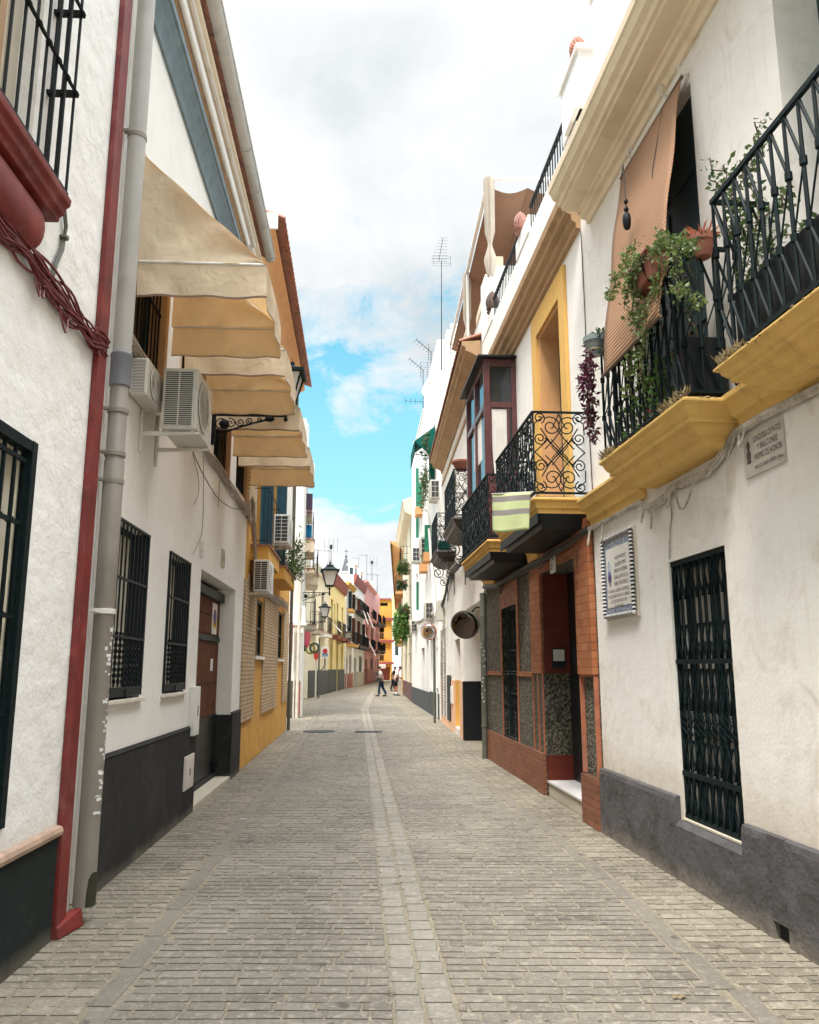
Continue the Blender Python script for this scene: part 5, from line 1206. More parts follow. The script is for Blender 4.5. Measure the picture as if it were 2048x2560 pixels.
# scroll railings
def scroll_panel(g, P, w_, h, r=.0065):
    """one wrought panel; P(u, v) -> point with u in [0, w_], v in [0, h]"""
    def sp(cu, cv, R0, a0, turns, R1=.018):
        m_ = 20; pts = []
        for i in range(m_+1):
            t = i/m_; rr = R0+(R1-R0)*t; a = a0+turns*2*pi*t; pts.append(P(cu+rr*cos(a), cv+rr*sin(a)))
        g.tube(pts, r, 5)
    for fx in (0, 1):
        X = (lambda u: w_-u) if fx else (lambda u: u); s_ = -1 if fx else 1
        for fy in (0, 1):
            Y = (lambda v: h-v) if fy else (lambda v: v); t_ = s_*(-1 if fy else 1)
            def sp2(u, v, R0, a0, tn):
                m_ = 20; pts = []
                for i in range(m_+1):
                    t = i/m_; rr = R0+(.016-R0)*t; a = a0+tn*2*pi*t; pts.append(P(X(u+rr*cos(a)), Y(v+rr*sin(a))))
                g.tube(pts, r, 5)
            sp2(w_*.34, h*.18, w_*.20, -2.2, 1.6); sp2(w_*.12, h*.075, w_*.115, 1.2, -1.5); sp2(w_*.13, h*.33, w_*.13, .2, 1.5)
            g.tube([P(X(w_*.20), Y(h*.06)), P(X(w_*.03), Y(h*.14)), P(X(w_*.02), Y(h*.28))], r, 5)
            g.tube([P(X(w_*.26), Y(h*.33)), P(X(w_*.16), Y(h*.42)), P(X(w_*.02), Y(h*.5))], r, 5)
            g.tube([P(X(w_*.14), Y(h*.20)), P(X(w_*.30), Y(h*.36)), P(X(w_*.52), Y(h*.52)), P(X(w_*.78), Y(h*.68))], r, 5)
            g.tube([P(X(w_*.50), Y(h*.02)), P(X(w_*.60), Y(h*.16)), P(X(w_*.40), Y(h*.34)), P(X(w_*.22), Y(h*.46))], r, 5)
            g.tube([P(X(w_*.34), Y(h*.34)), P(X(w_*.66), Y(h*.58))], r*.8, 5)
def rail_scroll(s0, s1, n1, z0, z1, near_solid=False, k=None):
    g = MB(); h = z1-z0; k = k or max(2, round((s1-s0)/.55)); w_ = (s1-s0)/k
    for q in range(k):
        scroll_panel(g, lambda u, v, q=q: (s0+q*w_+u, n1, z0+v), w_, h)
        g.bar((s0+q*w_, n1, z0), (s0+q*w_, n1, z1), .016)
        for f in (.25,.5,.75):
            g.bar((s0+(q+f)*w_, n1-.01, z0), (s0+(q+f)*w_, n1-.01, z1), .009)
            for j in range(6): g.spiral((s0+(q+f)*w_+.03, z0+h*(j+.5)/6), .035, .01, j, 1.2, n1, .005, 's', 4, 9)
    g.bar((s1, n1, z0), (s1, n1, z1), .018)
    for a in (s0, s1): scroll_panel(g, lambda u, v, a=a: (a, n1-u, z0+v), n1-.02, h, .0075)
    for z in (z0, z1):
        g.box(s0-.012, s1+.012, n1-.012, n1+.016, z-.011, z+.011)
        for a in (s0, s1): g.box(a-.012, a+.012, 0, n1-.012, z-.011, z+.011)
    return g
yprof = [(0,0),(-.01,-.01),(-.01,-.03),(.0,-.04),(.02,-.05),(.03,-.11),(.05,-.13),(.055,-.17)]
for s0, s1 in ((.06, 2.32), (3.02, 5.72)):
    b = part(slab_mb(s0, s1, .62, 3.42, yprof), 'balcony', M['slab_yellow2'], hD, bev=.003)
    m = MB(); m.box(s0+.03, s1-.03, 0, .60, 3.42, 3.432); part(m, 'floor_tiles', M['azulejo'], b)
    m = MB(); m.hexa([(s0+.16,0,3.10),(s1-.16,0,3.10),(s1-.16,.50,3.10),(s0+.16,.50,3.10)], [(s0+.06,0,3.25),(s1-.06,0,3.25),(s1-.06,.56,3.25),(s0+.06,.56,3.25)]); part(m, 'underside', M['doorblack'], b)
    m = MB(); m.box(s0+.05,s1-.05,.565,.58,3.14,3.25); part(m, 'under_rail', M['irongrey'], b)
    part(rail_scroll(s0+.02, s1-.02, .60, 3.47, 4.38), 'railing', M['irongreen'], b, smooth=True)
m = MB()
for a, b in ((2.38, 3.0), (5.75, 6.84)): m.extr([(0,3.06),(.05,3.08),(.07,3.2),(.12,3.24),(.14,3.38),(0,3.42)], a, b)
part(m, 'moulded_band', M['slab_yellow2'], hD)
# towel over the lower rail
L = []; s0, s1 = .10, .34
for i in range(15):
    v = i/14; row = []
    for j in range(13):
        u = j/12; row.append((s1-(s1-s0)*u+.012*sin(u*7+v*2), 1.02-.38*u+.03*v*(u-.5)+.015*v, 3.50-.42*v-.02*u-.012*sin(u*5)*v))
    L.append(row)
tw = thing('towel', 'pale green towel with two grey bands hanging on the scroll balcony', 'towel', RB, (1.4,.65,3.4))
m = MB(); m.rings(L, False, False, False)
for i, f in enumerate(m.f): m.mi[i] = 1 if (i//12) in (1, 2, 6, 7) else 0
part(m, 'cloth', [M['towel'], M['towelgrey']], tw, smooth=True, recalc=False, solid=.008)
m = MB(); m.tube([(s0,.60,3.485),(s1,1.03,3.505)], .006, 5); part(m, 'line', M['pipewhite'], tw)
# enclosed timber bay window on the second balcony
mi = thing('bay_window', 'mahogany glazed bay window standing on the second yellow balcony', 'bay window', RB, (4.6,0,3.43))
s0, s1, n1, z0, z1 = 3.70, 5.62, .52, 3.44, 6.42
m = MB(); c = .10
for a in (s0, (s0+s1)/2, s1): m.box(a-c/2 if a != s0 else a, a+c/2 if a != s1 else a, n1-c, n1, z0, z1)
for a0, a1 in ((s0, s0+.08), (s1-.08, s1)): m.box(a0, a1, .002, .08, z0, z1)
for z, h in ((z0, .12), (4.42, .10), (5.62, .09), (z1-.12, .12)):
    m.box(s0+c, s1-c, n1-c*.8, n1-.005, z, z+h)
    for a0, a1 in ((s0+.005, s0+.075), (s1-.075, s1-.005)): m.box(a0, a1, .08, n1-c, z, z+h)
for a0, a1 in ((s0+.012, s0+.065),): m.box(a0, a1, .08, n1-c, z0+.12, 4.42)
m.box(s0+c, s1-c, n1-c*.7, n1-.02, z0+.12, 4.42)
for q in (.12, .40): m.box(s0+.008, s0+.07, q, q+.035, 4.52, 5.62)
part(m, 'frame', M['woodred'], mi, bev=.004)
m = MB(); m.box(s0+.03, s0+.04, .08, n1-c, 4.5, 6.3); m.box(s1-.04, s1-.03, .08, n1-c, 4.5, 6.3); m.box(s0+.1, s1-.1, n1-.055, n1-.045, 4.5, 6.3); part(m, 'pane', M['glass'], mi)
m = MB()
L = [[(s0+.026, .16+.24*t/10-(.03 if z < 5 else 0), z+.0*t) for t in range(11)] for z in (4.53, 5.0, 5.6)]
for l in L:
    for i, p in enumerate(l): l[i] = (p[0]-.004*(i % 2), p[1], p[2])
m.rings(L, False, False, False); part(m, 'curtain', cloth('net_curtain', (.72,.69,.64), trans=.1), mi, recalc=False)
m = MB(); m.box(s0+.5, s1-.6, n1-.044, n1-.040, 4.9, 5.6); part(m, 'blind', M['whitepaint'], mi)
m = MB(); m.box(s0-.10, s1+.10, .002, n1+.10, z1, z1+.03); part(m, 'roof', M['doorblack'], mi)
plm = MB(); plm.tube([(6.84,.075,.0),(6.84,.075,3.0)], .055, 12)
for z in (.55, 1.7, 2.55): plm.lathe((6.84,.075,z), [(.055,0),(.062,.005),(.062,.04),(.055,.045)], 12)
tt = part(plm, 'drainpipe', M['pipeG'], None, RB, (6.84,.07,0), smooth=True, label='dark green grey downpipe with torn stickers at the far end of the roughcast house', cat='drainpipe', group='drainpipes on the walls')
rg = random.Random(17); m = MB()
for i in range(16):
    z = 1.0+i*.07; a0 = rg.uniform(-2.6, -.6); r = .0565; m.rings([[(6.84+r*sin(a0+.5*t/2)*1.0, .075+r*cos(a0+.5*t/2), z+.02*k) for t in range(3)] for k in (0,1)], False, False, False)
part(m, 'stickers', M['paper'], tt, recalc=False)
# ================================================================ MIDDLE AND FAR RIGHT
RD = Fac((.965,27.0), (.12,41.2), 'R')
RE = Fac((.12,41.25), (-.41,54), 'R')
RF = Fac((-.43,54.1), (-1.2,118), 'R')
def nfit(F, s, x, y):
    """projection n at which the picture column x meets the station s"""
    lo, hi = -.5, 3.0
    f = lambda n: F.at(x, y, n)[0]-s
    a, b = f(lo), f(hi)
    for _ in range(40):
        mid = (lo+hi)/2; c = f(mid)
        if (a < 0) == (c < 0): lo, a = mid, c
        else: hi = mid
    return (lo+hi)/2
def ac_at(F, x0, y0, x1, y1, label, rows_=14, mat=None, wall_right=True, length=.75, cols=2):
    ym = (y0+y1)/2; xw, xo = (x1, x0) if wall_right else (x0, x1)
    s = F.s_of(xw, ym); n1 = nfit(F, s, xo, ym); z1 = F.z_of(xw, y0+2); z0 = F.z_of(xw, y1)
    return ac_unit('air_conditioner', label, F, s, s+length, .03, n1, z0, z1, rows_, mat=mat or M['acwhite2'], cols=cols)
# ---- white house with the recessed garage
hE = thing('garage_house', 'stained white house with peach plinth, dark recessed garage and brown eaves cornice', 'house', RC, (5,0,0))
g0, g1 = .30, RC.s_of(1161,1650); zg = RC.z_of(1161,1527); zpn = RC.z_of(1153,1703); o0, o1 = RC.s_of(1152,1750), RC.s_of(1139,1750); zo = RC.z_of(1145,1597)
l0, l1, lz0, lz1 = RC.s_of(1120,1680), RC.s_of(1105,1680), RC.z_of(1118,1795), RC.z_of(1112,1570)
up = [(1.2,2.6,4.45,6.9,.2), (5.2,6.4,4.45,6.6,.2), (8.0,8.9,4.9,6.4,.2)]
shell(hE, RC, .0, 10.2, 0, 8.0, [(g0,g1,0,zg,.55), (o0,o1,0,zo,.4), (l0,l1,lz0,lz1,.06), *up], M['whiteR'])
m = MB(); m.box(g0,g1,-.55,-.50,zpn,zg); part(m, 'garage_panel', M['beige'], hE)
m = MB(); m.box(g0,g1,-.55,-.46,0,zpn)
for q in range(6): m.box(g0,g1,-.46,-.45,.1+q*.24,.30+q*.24)
part(m, 'garage_door', M['doorblack'], hE)
m = MB()
for a, b in ((g1+.002,o0-.002), (o1+.002,10.19)):
    m.box(a, b, .002, .03, 0, zpn) if b < l0 or a > l1 else (m.box(a, l0, .002, .03, 0, zpn), m.box(l1, b, .002, .03, 0, zpn), m.box(l0,l1,.002,.029,0,lz0))
part(m, 'plinth', M['peach'], hE)
m = MB(); m.box(g1-.03, g1-.002, -.45, .035, 0, zpn+.01); m.box(g1,g1+.12,.03,.04,0,zpn); part(m, 'jamb_plinth', M['doorblack'], hE)
m = MB(); m.box(o0, o1, -.42, -.38, .16, zo); part(m, 'door', M['wood'], hE)
m = MB(); m.box(o1-.02,o1-.002,-.38,-.0,.16,zpn+.0); part(m, 'reveal_paint', M['ochre'], hE)
m = MB(); m.box(o0, o1, -.38, .02, 0, .16); part(m, 'step', M['marblew'], hE)
m = MB(); k = 30
m.box(l0,l0+.06,-.05,.05,lz0,lz1); m.box(l1-.06,l1,-.05,.05,lz0,lz1); m.box((l0+l1)/2-.03,(l0+l1)/2+.03,-.05,.05,lz0,lz1)
for q in range(k): z = lz0+(lz1-lz0)*q/k; m.hexa([(l0,-.03,z),(l1,-.03,z),(l1,-.02,z),(l0,-.02,z)], [(l0,.03,z+.045),(l1,.03,z+.045),(l1,.045,z+.045),(l0,.045,z+.045)])
sh = part(m, 'louvred_shutter', M['whitepaint'], hE); m = MB(); m.box(l0,l1,-.055,-.045,lz0,lz1); part(m, 'backing', M['dark'], sh)
a0, a1 = RC.s_of(1131,1740), RC.s_of(1122,1740); m = MB(); m.box(a0,a1,.03,.05,RC.z_of(1126,1800),RC.z_of(1126,1688)); part(m, 'vent_grille', M['irongrey'], hE)
wallbox('meter_box', 'white meter box on the peach plinth between garage and louvred shutter', RC, o1+.25, o1+.75, .06, RC.z_of(1136,1760), RC.z_of(1136,1716), M['whitepaint'])
prof = [(0,7.62),(.05,7.62),(.06,7.70),(.12,7.74),(.22,7.80),(.30,7.82),(.31,7.90),(.37,7.94),(.38,8.02),(0,8.05)]
part(corn(prof, -.05, 9.6), 'cornice', M['cornice_brown'], hE, bev=.003)
m = corn([(0,7.2),(.03,7.2),(.03,7.3),(0,7.3)], 0, 9.6); part(m, 'string_course', M['cornice_brown'], hE)
m = MB(); tiles(m, RC, 0, 9.6, .42, -.3, 8.06, 8.3, .2, .07); part(m, 'roof', M['tile'], hE, recalc=False)
m = MB(); m.box(.003, 9.5, -2.5, -.32, 8.0, 9.7); part(m, 'attic', M['white'], hE)
m = MB(); m.box(-.0, 3.0, -.5, -.30, 9.68, 9.9); part(m, 'attic_cap', M['cornice_cream'], hE)
for h in up:
    m = MB(); m.box(h[0], h[1], -.2, -.15, h[2], h[3]); wf = part(m, 'window', M['shutter'], hE)
    m = MB(); m.box(h[0]+.1, h[1]-.1, -.15, -.145, h[2]+.9, h[3]-.1); part(m, 'pane', M['glass'], wf)
def bracket_balcony(root, F, s0, s1, n1, zt, h, mat, side_mat=None):
    prof = [(-.02,0),(-.03,-.04),(.0,-.06),(.04,-.10),(.05,-.15),(.14,-.22),(.2,-.27)]
    b = part(slab_mb(s0, s1, n1, zt, prof), 'balcony', mat, root)
    part(rail_scroll(s0+.03, s1-.03, n1-.03, zt+.05, zt+h), 'railing', M['irongreen'], b)
    g = MB()
    for a in (s0+.1, s1-.1):
        g.spiral((.30, zt-.36), .17, .03, 1.6, 1.7, a, .014, 'n', 5, 24); g.spiral((.16, zt-.62), .13, .03, 1.4, 1.6, a, .012, 'n', 5, 20)
        g.bar((a,.03,zt-1.15), (a,.03,zt-.2), .022); g.tube([(a,.03,zt-.75),(a,.25,zt-.5),(a,n1-.1,zt-.25)], .012, 5)
    part(g, 'scroll_bracket', M['ironbrown'], b)
    return b
zb1 = 4.42
bracket_balcony(hE, RC, .85, 3.2, .50, 4.62, 1.0, M['ironbrown'])
sB0, zB1 = RC.at(1090,1282,.5); sB1 = RC.s_of(1077,1330,.5); zB0 = RC.z_of(1091,1375,.5)
bracket_balcony(hE, RC, sB0, min(sB1, 9.4), .50, zB0, zB1-zB0, M['ironbrown'])
pot('flower_pot', 'terracotta bowl standing on the rail of the black scroll balcony beside the bay window', RC, (1.0,.3,5.62), .12, .2, .2, M['pot'])
m = MB(); m.box(sB0+.3,sB0+.7,.1,.4,zB0+.02,zB0+.3); part(m, 'green_crate', M['greendark'], None, RC, (sB0+.5,.25,zB0), label='dark green crate inside the lower black scroll balcony', cat='crate', bev=.01)
# ---- tall white house beyond with green shutters
hG = thing('green_shutter_house', 'tall white house with green shutters, grey plinth and green canopy, right of the walkers', 'house', RD, (7,0,0))
def hole(F, x0, y0, x1, y1, r=.15):
    a, b = sorted((F.s_of(x0, (y0+y1)/2), F.s_of(x1, (y0+y1)/2))); xm = (x0+x1)/2
    return (a, b, F.z_of(xm, y1), F.z_of(xm, y0), r)
gw = [hole(RD,1090,1590,1094,1720), hole(RD,1077,1600,1082,1720), hole(RD,1066,1600,1072,1790), hole(RD,1054,1620,1062,1768,.3), (.35,1.1,0,2.3,.2)]
uw = [hole(RD,1082,1340,1086,1395), hole(RD,1060,1410,1066,1445), (1.0,2.2,8.2,10.2,.2), (4.5,5.6,7.4,9.4,.2), (8,9.1,7.4,9.4,.2), (6.0,7.0,4.2,5.9,.2), (10,11,4.2,5.9,.2)]
gw = [h for h in gw if h[0] > 0 and h[1] < 14.2]; uw = [h for h in uw if h[0] > 0 and h[1] < 14.2]
shell(hG, RD, .0, 14.2, 0, 3.4, gw, M['whiteF'], name='lower_wall', top=False)
shell(hG, RD, .0, 14.2, 3.4, 12.3, uw, M['whiteF'], name='upper_wall')
m = MB(); m.box(0.003,.34,.002,.03,0,.8); m.box(1.11,gw[0][0] if gw[0][0]>1.2 else 3.5,.002,.03,0,.8); m.box(3.6,14.19,.002,.03,0,.75); part(m, 'plinth', M['plinth_slate'], hG)
for h in gw+uw:
    m = MB(); m.box(h[0], h[1], -h[4], -h[4]+.03, h[2], h[3]); wf = part(m, 'window', M['irongrey'] if h in gw else M['whitepaint'], hG)
    m = MB(); m.box(h[0]+.08, h[1]-.08, -h[4]+.03, -h[4]+.035, h[2]+.1, h[3]-.08); part(m, 'pane', M['glass'], wf)
m = MB(); m.box(0,6,-.8,-.002,12.2,12.9); m.box(6,14.2,-.4,.04,12.25,12.35); part(m, 'parapet', M['whiteF'], hG)
m = MB(); m.box(1.0,1.5,-1.0,-.5,12.9,13.6); m.box(.95,1.55,-1.05,-.45,13.6,13.68); m.lathe((1.25,-.75,13.68),[(.13,0),(.11,.25),(.16,.27),(.16,.33)],10); part(m, 'chimney', M['white'], hG)
m = MB(); m.tube([(9.7,.10,8.0),(10.9,.10,12.3)], .04, 6); m.tube([(.3,.08,3.3),(4,.08,8.2)], .045, 6); part(m, 'sloping_pipe', M['pipewhite'], hG)
def shutter_at(F, x0, y0, x1, y1, root, mat='green', n=.32):
    xm = (x0+x1)/2; s = F.s_of(x1, (y0+y1)/2); nn = nfit(F, s, x0, (y0+y1)/2); z0, z1 = F.z_of(x1, y1), F.z_of(x1, y0)
    m = MB(); m.box(s-.03, s+.03, .02, max(.12, nn), z0, z1)
    for q in range(int((z1-z0)/.09)): m.box(s-.04, s-.03, .05, max(.1, nn-.03), z0+.03+q*.09, z0+.09+q*.09)
    return part(m, 'shutter', M[mat], root)
shutter_at(RD, 1040, 1170, 1048, 1345, hG); shutter_at(RD, 1041, 1455, 1048, 1525, hG); shutter_at(RD, 1073, 1130, 1088, 1255, hG, 'greendark')
for i, (x, y, lab) in enumerate(((1066,1430,'a'),(1075,1405,'b'),(1054,1290,'c'))):
    s, z = RD.at(x, y); m = MB(); m.box(s-.7, s+.2, .0, .28, z-.05, z+.28); b = part(m, 'window_box', M['soffit_orange'], hG); m = MB(); m.box(s-.6, s-.5, .02, .24, z+.3, z+1.3); part(m, 'shutter', M['green'], b)
ca = thing('green_canopy', 'dark green canopy high on the tall white house under the clouds', 'canopy', RD, (1,0,9.5))
sA, zA = RD.at(1090,1066); nA = nfit(RD, sA, 1036, 1120); zL = RD.z_of(1036,1135,nA)
sA = max(.6, sA)
m = MB(); m.rings([[(sA,.03,zA),(sA+2,.03,zA)],[(sA,nA,zA-.55),(sA+2,nA,zA-.55)],[(sA,nA,zL),(sA+2,nA,zL)]], False, False, False); m.poly([(sA,.03,zA),(sA,nA,zA-.55),(sA,.03,zA-1.2)]); part(m, 'canvas', M['greendark'], ca, solid=.01, recalc=False)
m = MB(); m.tube([(sA,.03,zL-.1),(sA,nA,zL)], .015, 5); m.tube([(sA,nA,zL),(sA+2,nA,zL)], .02, 5); part(m, 'frame', M['iron'], ca)
ac_at(RD, 1076, 1197, 1101, 1246, 'cream air conditioner hung high beside the black scroll balcony', 3, M['acwhite'])
ac_at(RD, 1051, 1342, 1078, 1386, 'grey white air conditioner left of the lower black scroll balcony', 3, M['acwhite'])
ac_at(RD, 1030, 1366, 1052, 1404, 'white air conditioner on a pale bracket beside the fern balcony', 3, M['acwhite2'])
ac_at(RD, 1063, 1503, 1084, 1548, 'air conditioner above the round red rimmed street mirror', 3, M['acwhite'])
ac_at(RD, 1028, 1549, 1043, 1580, 'small air conditioner just below the balcony with hanging ferns', 3, M['acwhite'])
s, z = RC.at(1100,1540); wallbox('meter_box', 'tall pale cable cabinet high on the wall above the street mirrors', RC, 9.0, 9.7, .22, RC.z_of(1100,1560), RC.z_of(1100,1513), M['acwhite'])
bundle('cable_bundle', 'dark bundle of cables climbing the stained white wall below the scroll brackets', RC, [(10.1,.04,3.4), (8.5,.04,3.5), (7,.05,3.9), (5.5,.05,4.05), (4,.05,4.0), (2,.05,4.0), (.2,.05,3.7)], 12, .10, .02, M['cabledark'], 61, loops=5)
bundle('cable_bundle', 'pale bundle of cables along the tall white house above its windows', RD, [(.1,.04,3.4), (3,.04,3.5), (6,.05,3.5), (10,.05,3.6), (14,.04,3.6)], 8, .08, .02, M['cablepale'], 62, loops=3)
# ---- street mirrors
def mirror(label, F, s, n, z, r, dirv, rim, pole=None, glassm='mirror'):
    t = thing('convex_mirror', label, 'street mirror', F, (s, n, z), 'convex street mirrors')
    m = MB(); m.lathe((s,n,z), [(.001,r*.22)]+[(r*sin(a), r*.22*cos(a)) for a in (.3,.6,.9,1.2,pi/2)], 28, ax=dirv); part(m, 'mirror_glass', M[glassm], t, smooth=True, sharp=80)
    m = MB(); m.lathe((s,n,z), [(r*.98,.012),(r*1.06,.008),(r*1.07,-.03),(r*.9,-.05),(r*.3,-.08),(.001,-.09)], 28, ax=dirv); part(m, 'rim', rim, t, smooth=True)
    return t
s, n = 3.2, .34; t = mirror('dark looking street mirror on the wall bracket beside the garage recess', RC, RC.s_of(1163,1562,.36), .36, RC.z_of(1163,1562,.36), .26, (-1,.30,-.35), M['pipeG'], glassm='mirrordark')
s0 = ORG[t.name][1]
m = MB(); m.tube([(s0[0]+.1,.0,s0[2]+.35),(s0[0]+.1,.15,s0[2]+.33),(s0[0]+.1,s0[1]-.1,s0[2]+.2),(s0[0]+.05,s0[1],s0[2])], .02, 6); m.box(s0[0]+.05,s0[0]+.15,.002,.03,s0[2]+.1,s0[2]+.6); part(m, 'arm', M['iron'], t)
gx, gy = ground(1087,1808); zc = CAMH+ (gy)*(ray(1073,1580)[2]/ray(1073,1580)[1])
t = mirror('round street mirror with a red and white rim on a grey pole', W, gx-.17, gy-.05, zc, .235, (-.28,-1,-.1), paint('rim_red', (.40,.06,.04), .5, var=.3, dirt=(.6,.55,.5)))
m = MB(); m.tube([(gx,gy,0),(gx,gy,zc+.15)], .04, 10); m.tube([(gx,gy,zc),(gx-.15,gy,zc)], .02, 6); part(m, 'pole', M['pipeG'], t)

# ---- balcony house with ferns
hH = thing('fern_balcony_house', 'narrow cream and grey house with a projecting attic and plant filled balconies', 'house', RE, (6,0,0))
rw = [(1.2,2.3,3.9,6.0,.15), (6.5,7.6,3.9,6.0,.15), (1.2,2.3,7.2,9.2,.15), (6.5,7.6,7.2,9.2,.15), (.8,2.0,0,2.4,.2), (3.5,4.6,.9,2.4,.15), (7.0,8.1,0,2.5,.2), (10,11.2,.9,2.5,.15)]
shell(hH, RE, 0, 12.7, 0, 10.2, rw, M['cream'])
for h in rw:
    m = MB(); m.box(h[0], h[1], -h[4], -h[4]+.03, h[2], h[3]); wf = part(m, 'window', M['tan'], hH); m = MB(); m.box(h[0]+.1, h[1]-.1, -h[4]+.03, -h[4]+.035, h[2]+.1, h[3]-.1); part(m, 'pane', M['glass'], wf)
m = MB(); m.extr([(0,9.3),(.35,9.5),(.42,9.75),(.42,10.0),(.5,10.1),(0,10.3)], -.02, 12.7); part(m, 'cornice', M['cornice_cream'], hH)
m = MB(); m.box(0.003,12.69,.002,.03,0,.9); part(m, 'plinth', paint('plinth_mauve', (.16,.08,.08), .6), hH)
for (a, b, z) in ((.9,3.6,6.9), (.6,3.4,3.7), (5.8,8.6,3.6)): box_balcony(hH, RE, a, b, .55, z-.25, z, M['beige'], .95, .14)
hI = thing('orange_eave_house', 'cream house with a wide orange sloping eave on the far right of the street', 'house', RF, (15,0,0))
shell(hI, RF, 0, 62, 0, 9.6, [(3,4.2,0,2.4,.2), (8,9,.9,2.5,.2), (14,15.2,0,2.6,.2), (3,4.2,3.9,6.1,.2), (8,9.2,3.9,6.1,.2)], M['cream'])
m = MB(); m.hexa([(-.3,0,9.2),(62,0,9.2),(62,.75,9.75),(-.3,.75,9.75)], [(-.3,0,9.9),(62,0,9.9),(62,.8,9.9),(-.3,.8,9.9)]); part(m, 'eave', M['soffit_orange'], hI)
m = MB(); m.box(-.3,62,.80,.86,9.7,9.95); part(m, 'fascia', M['cornice_brown'], hI)
m = MB(); m.box(.003,1.8,.002,.03,0,1.3); m.box(4.3,7.9,.002,.03,0,1.2); part(m, 'plinth', M['ochre'], hI)
for (a, b, z) in ((1,4.5,3.7), (7,10,3.7), (1,4.6,6.8), (13,17,3.7)): box_balcony(hI, RF, a, b, .5, z-.25, z, M['soffit_orange'], .95, .2)
for i, (F, x0, y0, x1, y1, nn, c, lab) in enumerate(((RE,998,1500,1030,1600,.55,1500,'large bushy fern hanging over the far right balcony'), (RE,1010,1480,1032,1530,.4,500,'leafy plant spilling over the rail above the large fern'), (RE,1010,1345,1030,1395,.45,500,'plants crowding the upper right balcony near the blue sky'), (RE,1003,1425,1020,1455,.5,300,'round dark planted basket under the upper right balcony'))):
    rg = random.Random(70+i); s, z = F.at((x0+x1)/2, (y0+y1)/2, nn); s = max(.3, min(12, s)); rz = abs(F.z_of((x0+x1)/2, y0, nn)-F.z_of((x0+x1)/2, y1, nn))/2; rx = (x1-x0)/2*44/2050
    m = MB()
    for _ in range(c):
        a, e, q = rg.uniform(0,6.28), rg.uniform(-1,1), rg.random()**.4; c3 = (s+rx*q*cos(a)*(1-e*e*.5)*1.2, nn+rx*q*sin(a)*(1-e*e*.5), z+rz*e*q)
        m.leaf(c3, rg.uniform(.10,.24), rg, (cos(a), sin(a), -.6), .35)
    m2 = MB(); m2.lathe((s,nn-.1,z-.1), [(.10,0),(.16,.25)], 8); t = thing('hanging_fern', lab, 'plant', F, (s,nn,z)); part(m, 'foliage', M[('leafbright','leaf','leaf','leafdark')[i]], t, recalc=False); part(m2, 'pot', M['pot'], t)
rg = random.Random(81); s, z = RD.at(1066,1200,.35); plant('trailing_plant', 'reddish flowering creeper in pots left of the high cream air conditioner', RD, (s,.3,z), [((s,.3,z+.9),(s,.4,z+1.6)), ((s+.3,.3,z+.8),(s+.5,.45,z+1.5)), ((s,.35,z+.6),(s+.2,.45,z-.8)), ((s+.3,.35,z+.5),(s+.5,.4,z-.9)), ((s+.6,.35,z+.5),(s+.9,.4,z-.5))], 'leaf', .10, 520, .10, 82, 'trailing plant', .3, 3, .01, .06)

# ================================================================ LEFT BEYOND THE SIDE STREET
FD = Fac((-9.1,28.0), (-3.68,28.0), 'L')          # gable end that looks down the street at the viewer
LD = Fac((-3.7,28.02), (-6.1,46), 'L')
hJ = thing('corner_house', 'tall white brick lined corner house with a stone base and crowded balconies', 'house', FD, (3,0,0))
zl = FD.z_of(740,1572)
o = shell(hJ, FD, 0.0, 5.42, 0, zl, [], M['whiteF'], name='lower_wall', depth=1.0, top=False)
shell(hJ, FD, 0.0, 5.42, zl, 10.3, [], M['brickD'], name='upper_wall', depth=1.0)
hK = thing('balcony_terrace_house', 'white street side wing of the corner house, seen almost edge on', 'house', LD, (8,0,0)); shell(hK, LD, .02, 17.9, 0, 10.25, [], M['whiteF'], depth=5)
m = MB(); m.box(0,5.45,.002,.04,0,FD.z_of(740,1702)); part(m, 'stone_base', M['roughcast'], hJ)
m = MB(); m.box(0,5.6,-.3,.10,zl+.10,zl+.22); m.box(0,5.52,-.2,.05,zl-.15,zl+.10); m.box(0,5.56,-.2,.03,zl+.22,zl+.75); part(m, 'ledge', M['whiteF'], hJ, bev=.02)
m = MB(); x0, x1 = FD.s_of(743,1750), FD.s_of(751,1750); m.box(x0, x1, .04, .06, .1, FD.z_of(745,1708)); part(m, 'door', paint('door_red', (.30,.06,.03), .5), hJ)
m = MB(); m.tube([(FD.s_of(736,1700),.07,0),(FD.s_of(736,1700),.07,zl)], .03, 6)
m.tube([(5.36,.07,0),(5.36,.07,6)], .06, 6); part(m, 'pipe', M['pipewhite'], hJ)
m = MB(); m.box(4.9,5.42,-.9,.03,9.2,10.34); part(m, 'parapet', M['brickD'], hJ)
rb = thing('red_shop_sign', 'narrow red banner sign sticking out from the white corner house', 'sign', FD, (4,.3,3))
x0, x1 = FD.s_of(723,1580,.2), FD.s_of(732,1580,.2); m = MB(); m.box(x0,x1,.15,.19,FD.z_of(728,1632,.2),FD.z_of(728,1556,.2)); part(m, 'panel', paint('sign_red', (.5,.02,.02), .5), rb); m = MB(); m.box(x0+.02,x1-.02,.19,.195,FD.z_of(728,1632,.2)+.05,FD.z_of(728,1600,.2)); part(m, 'lower_panel', M['pink'], rb); m = MB(); m.box(x1+.01,x1+.05,.1,.2,zl-1.3,zl); part(m, 'tube', M['whitepaint'], rb)
